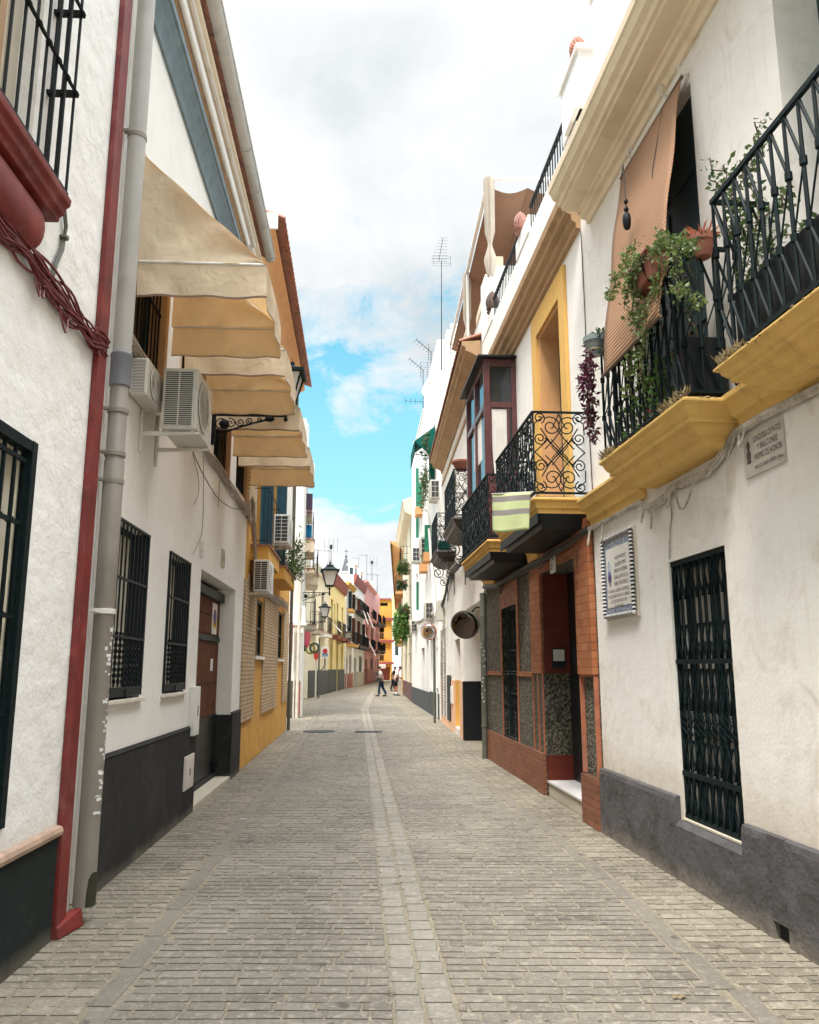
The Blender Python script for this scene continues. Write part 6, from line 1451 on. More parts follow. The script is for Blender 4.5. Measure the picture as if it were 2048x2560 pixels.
# balconies on its street side
def sbox(name, root, F, x0, y0, x1, y1, mat, s=None, ln=2.0, rail=0, sidex=766):
    s = F.s_of(sidex, (y0+y1)/2) if s is None else s
    n1 = nfit(F, s, x1, (y0+y1)/2); z0, z1 = F.at(sidex, y1)[1], F.at(sidex, y0)[1]
    # heights have to be read at station s
    dz = lambda y: CAMH+ (F.w(s, n1, 0).y)*(ray(x1, y)[2]/ray(x1, y)[1])
    z0, z1 = dz(y1), dz(y0)
    b = box_balcony(root, F, s, s+ln, n1, z0, z1, mat, rail or .9, .16) if rail >= 0 else None
    return b
for x1, y0, y1, s, ln, mat, rl in ((787,1157,1203,.5,1.2,'cornice_cream',-1), (785,1348,1380,.6,2.2,'cornice_cream',.95), (796,1437,1462,3.0,2.4,'cornice_cream',.95), (786,1420,1432,.6,2.0,'cornice_cream',.95), (790,1560,1572,1.6,2.4,'beige',.95)):
    if rl < 0:
        n1 = nfit(LD, s, x1, y0); dz = lambda y: CAMH+LD.w(s, n1, 0).y*(ray(x1, y)[2]/ray(x1, y)[1]); m = MB(); m.box(s, s+ln, 0, n1, dz(y1), dz(y0)); part(m, 'attic_box', M['whiteF'], hJ) if False else None
        t = m
        ob = part(m, 'roof_box', M['whiteF'], None, LD, (s,0,dz(y1)), label='white boxed parapet corner jutting from the top of the corner house', cat='parapet')
    else: 
        n1 = nfit(LD, s, x1, y1)
        dz = lambda y: CAMH+LD.w(s, n1, 0).y*(ray(x1, y)[2]/ray(x1, y)[1])
        t = thing('balcony', {1348:'upper balcony on the white corner house under the laundry', 1437:'cream balcony with thin railing farther along the corner house', 1420:'small balcony of the corner house with a dark plant', 1560:'lowest balcony of the corner house above the coiled hose'}[y0], 'balcony', LD, (s,0,dz(y1)), 'balconies on the corner house')
        box_balcony(t, LD, s, s+ln, n1, dz(y1), dz(y0), M[mat], rl, .16, name='slab')
        m = MB(); m.box(s+.4, s+1.3, .003, .03, dz(y0), dz(y0)+2.0); part(m, 'doorway', M['shutter'], t)
t = thing('laundry', 'blue, mauve and white washing hung out on the upper balcony of the corner house', 'laundry', LD, (.8,.4,6.5))
for j, (y0, y1, mt, dx) in enumerate(((1235,1275,(.10,.07,.11),0), (1255,1300,(.45,.30,.30),.2), (1312,1342,(.02,.20,.38),.1), (1290,1312,(.30,.27,.2),.0), (1340,1352,(.7,.7,.72),.15))):
    n1 = nfit(LD, .7, 782, 1300); dz = lambda y: CAMH+LD.w(.7, n1, 0).y*(ray(782, y)[2]/ray(782, y)[1]); m = MB(); L = [[(.62+dx+.01*q, .08+(n1-.10)*q/5+.0, dz(y0)+(dz(y1)-dz(y0))*w_) for q in range(6)] for w_ in (0, .5, 1)]
    m.rings(L, False, False, False); part(m, 'cloth', cloth('laundry_%d' % j, mt, trans=.15), t, recalc=False, solid=.01)
wire('power_cable', 'pair of black cables drooping across the white brick corner house', FD, [(4.3,.05,7.9), (4.6,.06,6.9), (5.0,.06,6.0), (5.38,.06,5.5), (5.40,.05,4.0), (5.40,.05,3.0)], .022, M['cabledark'])
plant('climbing_plant', 'wiry creeper climbing the white brick corner house', FD, (4.6,.05,4), [((4.5,.06,3.5),(4.7,.08,5.9)), ((4.6,.06,4),(4.9,.08,4.7)), ((4.5,.06,3.2),(5.0,.08,3.9))], 'leafdark', .10, 110, .10, 91, 'climber', 0, 0, .01, .12)
plant('potted_plant', 'spiky grey green plant overflowing the second ochre balcony', LC, (4.8,.3,3.8), [((4.6,.30,3.75),(4.8,.42,4.5)), ((5.2,.30,3.75),(5.5,.45,4.4)), ((5.8,.30,3.75),(6.2,.5,4.2)), ((6.2,.3,3.75),(6.5,.55,4.0))], 'leaf', .14, 420, .12, 92, 'plant', 0, 1, .01, .06, .25)
lantern('large black street lantern on a scrolled arm fixed to the white corner house', LD, .35, 0, nfit(LD, .35, 824, 1480), CAMH+LD.w(.35,.8,0).y*(ray(824,1482)[2]/ray(824,1482)[1]), 1.35)

# ---- the row of houses beyond
LE = Fac((-5.62,46.2), (-5.34,68.3), 'L'); LF = Fac((-5.33,68.4), (-3.75,118), 'L')
def far_house(name, label, F, x0, x1, ztop, mat, plinth, holes, balc=(), cor=None, yb=1700, roofz=None, s_clip=None, awn=()):
    s0, s1 = (F.s_of(x0, yb), F.s_of(x1, yb)) if s_clip is None else s_clip
    t = thing(name, label, 'house', F, ((s0+s1)/2,0,0), 'houses at the far end of the street')
    H = []
    for (u0, u1, z0, z1) in holes: H.append((s0+(s1-s0)*u0, s0+(s1-s0)*u1, z0, z1, .2))
    shell(t, F, s0, s1, 0, ztop, H, M[mat], gap=.01)
    if plinth: m = MB(); m.box(s0+.01, s1-.01, .003, .04, 0, plinth[1]) if not [h for h in H if h[2] < .1] else [m.box(a+.01, b-.01, .003, .04, 0, plinth[1]) for a, b in zip([s0]+[h[1] for h in sorted(H) if h[2] < .1], [h[0] for h in sorted(H) if h[2] < .1]+[s1])]; part(m, 'plinth', M[plinth[0]], t)
    for h in H:
        m = MB(); m.box(h[0], h[1], -.2, -.15, h[2], h[3]); wf = part(m, 'window' if h[2] > .1 else 'door', M['shutter'] if h[2] > 2 else M['irongrey'], t)
        if h[2] > 3 and mat == 'whiteF':
            for q_, x_ in enumerate((h[1]+.02,)):
                m = MB(); m.box(x_, x_+.04, .02, .30, h[2], h[3]-.05); part(m, 'open_shutter', M['shutter' if (int(h[0]) % 2) else 'wood'], t)
        m = MB(); m.box(h[0]-.08, h[1]+.08, .0, .03, h[3], h[3]+.1); part(m, 'lintel', M[mat] if mat != 'whiteF' else M['whitepaint'], wf)
    if cor: m = corn([(0,ztop-cor[1]),(.12,ztop-cor[1]+.05),(.3,ztop-.1),(.32,ztop),(0,ztop+.05)], s0, s1); part(m, 'cornice', M[cor[0]], t)
    for (u0, u1, z, n1, mt) in balc: box_balcony(t, F, s0+(s1-s0)*u0, s0+(s1-s0)*u1, n1, z-.25, z, M[mt], 1.0, .16)
    return t, s0, s1
far_house('cream_house', 'low cream and white house behind the large far lantern', LE, 0, 0, 7.6, 'cream', ('plinth_slate', 1.5), [(.12,.22,4.1,6.2), (.55,.68,4.1,6.2), (.3,.4,0,2.5), (.75,.85,1.4,2.9)], [(.05,.3,3.8,.5,'beige'), (.5,.75,3.8,.5,'whiteF')], ('whiteF', .4), s_clip=(0, 10.2))
m = MB(); m.extn([(0,7.6),(10.2,7.6),(5,10.0)], -6, -.05) if False else m.hexa([(0,-.1,7.6),(10.2,-.1,7.6),(10.2,-6,7.6),(0,-6,7.6)], [(0,-2.8,8.9),(10.2,-2.8,8.9),(10.2,-3.2,8.9),(0,-3.2,8.9)])
part(m, 'upper_storey', M['cream'], [o for o in COL.objects if o.name.startswith('cream_house')][0])
far_house('yellow_house', 'pale yellow two storey house with dark red cornice and red balcony fronts', LE, 0, 0, 8.3, 'yellow', ('plinth_slate', 1.55), [(.08,.2,4.1,6.4), (.42,.52,4.1,6.4), (.76,.86,4.1,6.4), (.10,.20,1.5,4.0-.7), (.45,.55,0,3.3), (.78,.88,1.5,3.3), (.27,.33,4.6,6.2)], [(.04,.26,3.9,.55,'cornice_red'), (.36,.60,3.9,.55,'cornice_red'), (.70,.94,3.9,.55,'cornice_red')], ('cornice_red', .8), s_clip=(10.3, 22.0))
H4 = [(.15,.32,3.9,6.1), (.62,.8,3.9,6.1), (.15,.3,6.7,8.2), (.62,.8,6.7,8.2), (.12,.3,0,2.6), (.55,.85,.9,2.8)]
far_house('white_townhouse', 'narrow white townhouse with ochre balcony fronts right of the yellow house', LF, 862, 881, 8.8, 'whiteF', ('cornice_red', 1.2), H4, [(.08,.9,3.7,.6,'slab_yellow2'), (.1,.5,6.6,.5,'slab_yellow2')], ('slab_yellow2', .4))
far_house('white_townhouse', 'white townhouse with a red cornice, awnings and two roof dormers', LF, 881, 909, 10.1, 'whiteF', ('beige', 1.3), H4, [(.05,.95,3.7,.6,'irongrey'), (.05,.95,6.9,.6,'irongrey')], ('cornice_red', .8))
far_house('pink_house', 'salmon pink house with dark screens on its balconies', LF, 909, 936, 10.8, 'pink', ('cornice_red', 1.6), H4, [(.1,.5,3.7,.7,'pink'), (.55,.95,3.7,.9,'plinth_slate'), (.1,.5,6.9,.8,'pink'), (.55,.95,6.9,.9,'plinth_slate')], ('pink', .3))
far_house('pink_house', 'farther pink house with a white ground floor and hanging dark screens', LF, 936, 948, 11.2, 'pink', ('plinth_slate', 1.2), H4, [(.3,.9,3.8,.9,'plinth_slate'), (.2,.9,7.2,.9,'plinth_slate')], None)
m = MB(); s0 = LF.s_of(885,1700); s1 = LF.s_of(907,1700)
for s_ in (s0+2.5, s0+8.5):
    m = MB(); m.box(s_, s_+2.4, -.95, -.3, 10.0, 11.5); t = part(m, 'roof_dormer', M['whiteF'], None, LF, (s_,-1,10.0), label='white rooftop dormer turret with a pale hipped cap, ' + ('nearer' if s_ < s0+5 else 'farther') + ' of the two', cat='dormer')
    m = MB(); m.box(s_+.6, s_+1.8, -.3, -.28, 10.3, 11.3); m.box(s_-.02, s_, -.8, -.45, 10.4, 11.2); part(m, 'window', M['shutter'], t); m = MB(); m.hexa([(s_-.2,-1.1,11.5),(s_+2.6,-1.1,11.5),(s_+2.6,-.15,11.5),(s_-.2,-.15,11.5)], [(s_+1.0,-.68,12.0),(s_+1.4,-.68,12.0),(s_+1.4,-.58,12.0),(s_+1.0,-.58,12.0)]); part(m, 'roof', M['cornice_cream'], t)
for i, (x0, y0, x1, y1, n1) in enumerate(((893,1490,903,1560,1.0), (903,1500,916,1570,1.2), (910,1585,935,1640,1.2), (812+10,1555,832,1580,.8), (850,1560,858,1590,.8))):
    F = LF if x0 > 870 else LE; s = F.s_of(x0, (y0+y1)/2); z1, z0 = F.z_of(x0, y0), F.z_of(x0, y1); m = MB(); m.rings([[(s,.05,z1),(s+1.6,.05,z1)],[(s,n1*.5,(z0+z1)/2+.1),(s+1.6,n1*.5,(z0+z1)/2+.1)],[(s,n1,z0),(s+1.6,n1,z0)]], False, False, False)
    part(m, 'canvas_blind', cloth('white_canvas', (.72,.70,.64), trans=.2), None, F, (s,0,z1), recalc=False, solid=.02, cat='awning', group='pale canvas blinds far down the street', label=('pale canvas blind between the dormer townhouse windows', 'long pale blind beside the pink house cornice', 'long curling pale blind in front of the pink house balconies', 'narrow white blind over the first window of the yellow house', 'narrow white blind over the last window of the yellow house')[i])
# ---- orange corner house that closes the view
FO = Fac((-4.75,119.0), (-2.7,119.0), 'L'); OR_ = Fac((-2.15,119.0), (-2.0,128), 'L')
t = thing('orange_house', 'bright orange balcony house with red slabs closing the end of the street', 'house', FO, (1.2,0,0))
zo_ = lambda y: CAMH+119*(ray(960,y)[2]/ray(960,y)[1])
shell(t, FO, 0, 2.1, 0, zo_(1500), [(.5,1.6,zo_(1515),zo_(1507)-.0,.3), (.2,1.95,0,zo_(1668),.5), (.3,1.1,zo_(1598),zo_(1560),.3), (.3,1.1,zo_(1652),zo_(1612),.3)], M['orange'], depth=8)
for y in (1545, 1600, 1655):
    m = MB(); m.box(-.1, 2.5, -1, .5, zo_(y+6), zo_(y)); b = part(m, 'balcony', M['cornice_red'], t)
    g = MB(); 
    for q in range(10): g.bar((.0+q*.26,.45,zo_(y)), (.0+q*.26,.45,zo_(y)+1.0), .03)
    g.box(-.1,2.5,.42,.48,zo_(y)+1.0,zo_(y)+1.05); part(g, 'railing', M['soffit_orange'], b)
m = MB(); m.box(.5,1.6,-.3,-.25,zo_(1516),zo_(1506)); part(m, 'window', M['dark'], t)
m = MB(); m.box(.1,2.0,-.5,-.45,0,zo_(1668)); part(m, 'shop_front', paint('shop_red', (.25,.05,.03), .5), t)
m = MB(); m.box(0,2.1,-8,.2,zo_(1500),zo_(1496)); part(m, 'roof_slab', M['cornice_red'], t)
s = thing('bar_sign', 'white shop sign with red letters under the orange house', 'sign', FO, (1,.5,3)); m = MB(); m.box(.1,1.35,.5,.55,zo_(1671),zo_(1661)); part(m, 'board', M['whitepaint'], s); m = MB(); m.text('HELA', .72, zo_(1670), .56, .42, 1.1, flip=1); part(m, 'lettering', paint('sign_red', (.5,.02,.02), .5), s)
t = thing('yellow_block', 'pale yellow and white building peeping out right of the orange house', 'house', W, (-1.5,150,0)); m = MB(); m.box(-3.2,2.0,150,158,0,14.9); part(m, 'wall', M['yellow'], t); m = MB(); m.box(-3.2,2.2,149.5,150,0,11); part(m, 'lower_wall', M['whiteF'], t)
m = MB()
for q in range(3): m.box(-2.6+q*1.4,-2.0+q*1.4,149.45,149.5,4+q,6+q)
part(m, 'window', M['shutter'], t)
# church spire
t = thing('church_spire', 'distant church tower with a grey slate spire and thin cross', 'church', W, (-20,260,0))
cx_ = (863-1024)/FPX*260; zz_ = lambda y: CAMH+260*(ray(863,y)[2]/ray(863,y)[1])
m = MB(); m.box(cx_-1.5,cx_+1.5,260,264,0,zz_(1428)); m.box(cx_-1.7,cx_+1.7,259.7,264.3,zz_(1431),zz_(1428)); part(m, 'tower', M['whiteF'], t)
m = MB(); L = []
for y, r in ((1428,1.5),(1412,.95),(1394,.35),(1390,.12)): L.append([(cx_+r*cos(pi/8+k*pi/4), 262+r*sin(pi/8+k*pi/4), zz_(y)) for k in range(8)])
m.rings(L); part(m, 'spire', M['slate'], t)
m = MB(); m.box(cx_-.06,cx_+.06,262.4,262.6,zz_(1391),zz_(1370)); m.box(cx_-.6,cx_+.6,262.4,262.6,zz_(1376),zz_(1375)); m.ball((cx_,262.5,zz_(1389)),.4,8,5); part(m, 'cross', M['irongrey'], t)
# white building mass below the tower
t = thing('distant_house', 'plain white gabled house below the church tower', 'house', W, (-14,150,0)); m = MB(); m.box(-14.8,-10.6,150,158,0,15.6); part(m, 'wall', M['whiteF'], t); m = MB(); m.hexa([(-14.9,149.8,15.6),(-10.5,149.8,15.6),(-10.5,158,15.6),(-14.9,158,15.6)],[(-13,150,16.8),(-12.4,150,16.8),(-12.4,158,16.8),(-13,158,16.8)]); part(m, 'roof', M['cornice_cream'], t)

# ---- antennas
def antenna(label, X, Y, z0, z1, kind, sc=1.0, lean=0.0):
    t = thing('antenna', label, 'antenna', W, (X,Y,z0), 'television antennas on the roofs'); m = MB(); r = .014*sc
    m.tube([(X,Y,z0),(X+lean,Y,z1)], [r*1.3, r*.8], 6); part(m, 'mast', M['irongrey'], t)
    m = MB(); xt = X+lean
    if kind == 'yagi':
        m.tube([(xt-.1*sc,Y,z1-.05*sc),(xt+.05*sc,Y-.2*sc,z1+.75*sc)], r*.7, 5)
        for q in range(9): f = q/8; c = (xt-.1*sc+.15*sc*f, Y-.2*sc*f, z1-.05*sc+.8*sc*f); w_ = (.30-.14*f)*sc; m.tube([(c[0]-w_,c[1],c[2]),(c[0]+w_,c[1],c[2])], r*.35, 4)
        for dz in (-.22,-.12,.05,.15): m.tube([(xt-.30*sc,Y,z1+dz*sc),(xt+.32*sc,Y,z1+dz*sc)], r*.35, 4)
        for dx in (-.30,.32): m.tube([(xt+dx*sc,Y,z1-.22*sc),(xt+dx*sc,Y,z1+.15*sc)], r*.35, 4)
    elif kind == 'grid':
        for dz in range(7): m.tube([(xt-.1*sc,Y,z1-.3*sc+dz*.1*sc),(xt+.45*sc,Y,z1-.28*sc+dz*.1*sc)], r*.35, 4)
        for dx in (-.1,.18,.45): m.tube([(xt+dx*sc,Y,z1-.32*sc),(xt+dx*sc,Y,z1+.34*sc)], r*.45, 4)
        m.tube([(xt,Y,z1),(xt-.55*sc,Y-.1,z1+.45*sc)], r*.9, 5)
        for q in range(6): f = q/5; c = (xt-.55*sc*f, Y, z1+.45*sc*f); m.tube([(c[0]-.08*sc,Y,c[2]-.10*sc),(c[0]+.08*sc,Y,c[2]+.10*sc)], r*.35, 4)
    elif kind == 'arrow':
        m.tube([(xt-.7*sc,Y,z1),(xt+.15*sc,Y,z1-.05*sc)], r*.6, 5)
        for q in range(5): c = xt-.65*sc+q*.18*sc; m.tube([(c,Y,z1-.10*sc),(c,Y,z1+.10*sc)], r*.4, 4)
    else:
        for dx in (-.3,-.1,.1,.3): m.tube([(xt+dx*sc,Y,z1-.35*sc),(xt+dx*sc,Y,z1+.3*sc)], r*.4, 4)
        m.tube([(xt-.3*sc,Y,z1-.1*sc),(xt+.3*sc,Y,z1-.1*sc)], r*.4, 4); m.lathe((xt,Y,z1-.1*sc),[(.06*sc,-.1*sc),(.06*sc,.1*sc)],8)
    part(m, 'elements', M['irongrey'], t)
def ant_px(label, x, yt, yb, Y, kind, sc):
    zt, zb_ = [CAMH+Y*ray(x, y)[2]/ray(x, y)[1] for y in (yt, yb)]; X0 = Y*ray(x, yb)[0]/ray(x, yb)[1]; X1 = Y*ray(x, yt)[0]/ray(x, yt)[1]
    antenna(label, X0, Y, zb_, zt, kind, sc, X1-X0)
ant_px('tallest antenna mast with a comb yagi head standing against the white clouds', 1104, 650, 925, 27, 'yagi', 1.0)
ant_px('leaning grid antenna with an orange tip left of the tallest mast', 1078, 880, 1010, 31, 'grid', 1.1)
ant_px('lower grid antenna on a thin mast against the blue sky', 1058, 925, 1090, 34, 'grid', 1.1)
ant_px('small antenna with orange balls pointing left at the roof edge', 1058, 1002, 1060, 35, 'arrow', 1.2)
ant_px('antenna on the cream house roof above the large far lantern', 828, 1362, 1450, 60, 'comb', 1.6)
ant_px('short arrow antenna beside the cream house mast', 823, 1376, 1450, 62, 'arrow', 1.2)
ant_px('thin bent mast right of the church spire', 897, 1395, 1470, 95, 'arrow', 1.0)
ant_px('tall mast over the white townhouses', 917, 1388, 1478, 100, 'arrow', 1.4)
ant_px('forked antenna over the pink house', 930, 1402, 1480, 105, 'comb', 2.2)
ant_px('arrow antenna over the farther pink house', 943, 1436, 1490, 110, 'arrow', 2.0)
for lab, x, y, Y, r in (('grey satellite dish on the white chimney block under the antennas', 1080, 968, 30, .45), ('small satellite dish on the pink house roof', 932, 1462, 104, .55)):
    d = ray(x, y); X, Z = Y*d[0]/d[1], CAMH+Y*d[2]/d[1]; t = thing('satellite_dish', lab, 'satellite dish', W, (X,Y,Z)); m = MB(); m.lathe((X,Y,Z), [(.001,-r*.2)]+[(r*q/5, -r*.2+r*.2*(q/5)**2) for q in range(1,6)], 20, ax=(-.5,-.7,.25)); part(m, 'dish', M['acwhite'], t, smooth=True, solid=.02, recalc=False); m = MB(); m.tube([(X,Y+.05,Z-r*1.6),(X,Y+.05,Z)], .03, 6); m.tube([(X,Y,Z),(X-.25*r,Y-.6*r,Z+.2*r)], .015, 5); part(m, 'arm', M['irongrey'], t)
# ---- rooftop canopy on the right
t = thing('roof_canopy', 'steel framed roof terrace canopy with rust striped fabric and tied cream curtains', 'canopy', RC, (.5,-.4,9.7))
z1 = RC.z_of(1222,452,-.3); sA, sB = RC.s_of(1222,455,-.3), RC.s_of(1165,650,-.3)
sA = -.9; zt = 11.05; m = MB()
for s_ in (sA, 3.0, 7.5):
    for n_ in (-.10, -3.2): m.box(s_-.03, s_+.03, n_-.03, n_+.03, 8.0, zt)
for n_ in (-.10, -3.2): m.box(sA, 7.5, n_-.035, n_+.035, zt, zt+.07)
for s_ in (sA, 3.0, 7.5): m.box(s_-.035, s_+.035, -3.17, -.135, zt+.002, zt+.068)
part(m, 'frame', M['acwhite2'], t)
m = MB(); K = 24; L = []
for i in range(K+1):
    n_ = -.14-3.0*i/K; L.append([(sA+.1+8.4*q/8, n_, zt-.10-.13*abs(sin(pi*i/K*4))) for q in range(9)])
m.rings(L, False, False, False); part(m, 'fabric', cloth('rust_canvas', (.24,.155,.11), trans=.3), t, recalc=False, smooth=True)
m = MB()
for s_, nn in ((sA, -.10), (3.1, -.10)):
    prof_ = [(9.0,.07),(9.35,.14),(9.62,.05),(9.68,.045),(9.95,.11),(zt,.12)]
    L = [[(s_+r*cos(2*pi*k/20)*(1+.22*sin(k*2.6)), nn+.8*r*sin(2*pi*k/20)*(1+.22*sin(k*2.6)), z) for k in range(20)] for z, r in prof_]; m.rings(L)
part(m, 'curtain', cloth('cream_curtain', (.55,.48,.40), trans=.2), t, smooth=True, sharp=70)
# ---- signs at the crossing
gx, gy = -5.05, 46.5
t = thing('street_sign', 'square white traffic notice with a red ring and a blue panel on a curved arm', 'sign', W, (gx,gy,0)); px = lambda x, y: (gy*ray(x,y)[0]/ray(x,y)[1], CAMH+gy*ray(x,y)[2]/ray(x,y)[1])
m = MB(); a, z1 = px(804,1617); b, z0 = px(822,1645); m.box(a, b, gy-.02, gy, z0, z1); part(m, 'board', M['whitepaint'], t)
m = MB(); cx_, cz_ = (a+b)/2, z0+(z1-z0)*.62; m.lathe((cx_,gy-.03,cz_), [(.10,0),(.14,0),(.14,.008),(.10,.008)], 20, 'n'); part(m, 'ring', paint('sign_red', (.5,.02,.02), .5), t)
m = MB(); m.box(a+.06, b-.06, gy-.03, gy-.02, z0+.08, z0+.26); part(m, 'blue_panel', paint('sign_blue2', (.03,.12,.28), .5), t)
m = MB(); m.text('AC', cx_, z0+.11, gy-.035, .11, .2, flip=1); part(m, 'lettering', M['whitepaint'], t, recalc=False)
m = MB(); m.tube([(cx_,gy,z0),(cx_,gy,z0-.35),(cx_-.12,gy,z0-.6),(a-.15,gy,z0-.75)], .03, 6); m.tube([(a-.12,gy,0),(a-.12,gy,z1+.5)], .05, 8); part(m, 'pole', M['pipeG'], t)
t = thing('street_sign', 'round red edged sign on a thin pole in front of the cream house', 'sign', W, (gx-.6,44,0)); d = ray(790,1660); X = 44*d[0]/d[1]
m = MB(); m.tube([(X,44,0),(X,44,2.6)], .03, 6); part(m, 'pole', M['pipewhite'], t); m = MB(); m.lathe((X,43.95,2.3), [(.26,0),(.26,.02)], 18, ax=(.9,-.35,0)); part(m, 'disc', paint('sign_red', (.5,.02,.02), .5), t)
t = thing('coiled_hose', 'green and yellow coiled hose hung on the wall by the far corner', 'hose', W, (-4,36,2.6)); 
for k, (dx, mt) in enumerate(((0,'hose_yellow'), (.28,'hose_green'))):
    d = ray(776+k*10, 1622+k*(-2)); X, Z = 34*d[0]/d[1], CAMH+34*d[2]/d[1]; m = MB(); m.tube([(X+.17*cos(q*pi/8), 34, Z+.19*sin(q*pi/8)) for q in range(16)], .045, 6, closed=True); part(m, 'coil', paint(mt, (.35,.30,.03) if k == 0 else (.03,.07,.04), .5), t, smooth=True)
t = thing('wall_sign', 'red rimmed round shop sign seen edge on above the coiled hose', 'sign', W, (-4.1,33,3)); d = ray(766,1590); X, Z = 33*d[0]/d[1], CAMH+33*d[2]/d[1]; m = MB(); m.lathe((X,33,Z), [(.45,0),(.45,.06)], 20, ax=(1,-.12,0)); part(m, 'disc', paint('sign_crimson', (.45,.01,.05), .5), t); m = MB(); m.box(X-.1,X-.02,32.9,33.1,Z-.6,Z+.6); part(m, 'bracket', M['irongrey'], t)
lantern('medium black street lantern on a thin arm in front of the cream house', LE, .6, 0, nfit(LE, .6, 812, 1552), CAMH+46.8*(ray(812,1553)[2]/ray(812,1553)[1]), 1.35)
lantern('small far street lantern in front of the white townhouses', LE, 16, 0, nfit(LE, 16, 873, 1602), CAMH+62*(ray(873,1603)[2]/ray(873,1603)[1]), 1.15)
# wet patch and drain
def wetm():
    m, nt, b = nodes('wet_film'); v = coords(nt); out = nt.nodes['Material Output']
    b.inputs['Base Color'].default_value = (.16,.145,.12,1); b.inputs['Roughness'].default_value = .3
    ln = nd(nt, 'ShaderNodeVectorMath', operation='LENGTH'); mp = nd(nt, 'ShaderNodeMapping'); lk(nt, v, mp.inputs[0])
    mp.inputs['Location'].default_value = (1.45/1.5, -25/3.2, 0); mp.inputs['Scale'].default_value = (1/1.5, 1/3.2, 1); lk(nt, mp.outputs[0], ln.inputs[0])
    ad = nd(nt, 'ShaderNodeMath', operation='MULTIPLY_ADD'); lk(nt, noi(nt, v, 1.6, 7, .65, .4), ad.inputs[0]); ad.inputs[1].default_value = 1.5; lk(nt, ln.outputs['Value'], ad.inputs[2])
    k = ramp(nt, ad.outputs[0], [(.95, (.85,)*3), (1.0, (0,)*3)]); 
    sc_ = nd(nt, 'ShaderNodeMath', operation='MULTIPLY'); sc_.inputs[1].default_value = .68; lk(nt, ad.outputs[0], sc_.inputs[0])
    k = ramp(nt, sc_.outputs[0], [(.62, (.8,)*3), (.98, (0,)*3)])
    tr = nd(nt, 'ShaderNodeBsdfTransparent'); ms = nd(nt, 'ShaderNodeMixShader'); lk(nt, k, ms.inputs[0]); lk(nt, tr.outputs[0], ms.inputs[1]); lk(nt, b.outputs[0], ms.inputs[2]); lk(nt, ms.outputs[0], out.inputs[0]); return m
m = MB(); rg = random.Random(5); c = ground(900,1803)
P = []
for k in range(40):
    a = 2*pi*k/40; r = 1+.25*sin(3*a+1)+.15*sin(7*a); P.append((-1.45+1.35*r*cos(a), 25+3.0*r*sin(a), .009))
m.poly(P); part(m, 'puddle', wetm(), None, W, (-1.25,24.5,0), kind='structure')
m = MB(); X, Y = ground(922,1830); m.box(X-.35, X+.35, Y-.25, Y+.25, .004, .012); t = part(m, 'drain_cover', M['irongrey'], None, W, (X,Y,0), label='iron drain grate in the centre gutter near the wet patch', cat='drain cover')
m = MB(); 
for q in range(6): m.box(X-.3+q*.1, X-.26+q*.1, Y-.2, Y+.2, .012, .015)
part(m, 'slot', M['dark'], t)
m = MB(); X, Y = ground(798,1829); m.lathe((X,Y,.003), [(.42,0),(.42,.008)], 24); part(m, 'manhole_cover', M['irongrey'], None, W, (X,Y,0), label='round iron manhole cover on the left of the wet patch', cat='manhole cover')

for x, y, lab, mt in ((1700,2498,'small dry curled leaf lying on the setts at the lower right','leafdry'), (610,2050,'tiny pale litter scrap near the left kerb strip','paper')):
    X, Y = ground(x, y); m = MB(); L = [[(X-.035+.07*i/4, Y-.012+.024*j+.003*i, .006+.008*abs(sin(i*1.3+j))) for i in range(5)] for j in (0, 1)]; m.rings(L, False, False, False)
    part(m, 'dry_leaf' if mt == 'leafdry' else 'paper_scrap', M[mt], None, W, (X,Y,0), recalc=False, label=lab, cat='litter')
# ================================================================ PEOPLE
M['skin'] = paint('skin_warm', (.36,.18,.12), .6); M['skin2'] = paint('skin_sunburnt', (.42,.17,.12), .6)
M['shirtw'] = cloth('shirt_white_pink', (.66,.58,.57), trans=.0); M['shirt2'] = cloth('shirt_cream', (.62,.58,.52), trans=.0)
M['jeans'] = cloth('jeans_dark', (.02,.045,.085), trans=0); M['shorts'] = cloth('shorts_black', (.02,.022,.024), trans=0)
M['hair'] = paint('hair_dark', (.02,.015,.012), .7); M['shoe'] = paint('shoe_black', (.015,.015,.016), .6); M['sock'] = paint('sock_white', (.7,.7,.68), .8)
def skin(name, J, E, mat, parent, root=0, sub=2):
    me = bpy.data.meshes.new(name); F, org = ORG[parent.name]
    me.from_pydata([(F.sg*(j[0]-org[0]), j[1]-org[1], j[2]-org[2]) for j in J], E, []); me.materials.append(mat)
    o = _new(name, me); o.parent = parent
    s = o.modifiers.new('skin', 'SKIN'); s.use_smooth_shade = True
    bm = bmesh.new(); bm.from_mesh(me); ly = bm.verts.layers.skin.verify()
    for i, v in enumerate(bm.verts):
        r = J[i][3]; v[ly].radius = (r if not isinstance(r, tuple) else r[0], r if not isinstance(r, tuple) else r[1]); v[ly].use_root = (i == root)
    bm.to_mesh(me); bm.free()
    u = o.modifiers.new('sub', 'SUBSURF'); u.levels = sub; u.render_levels = sub
    ORG[o.name] = (F, org); return o
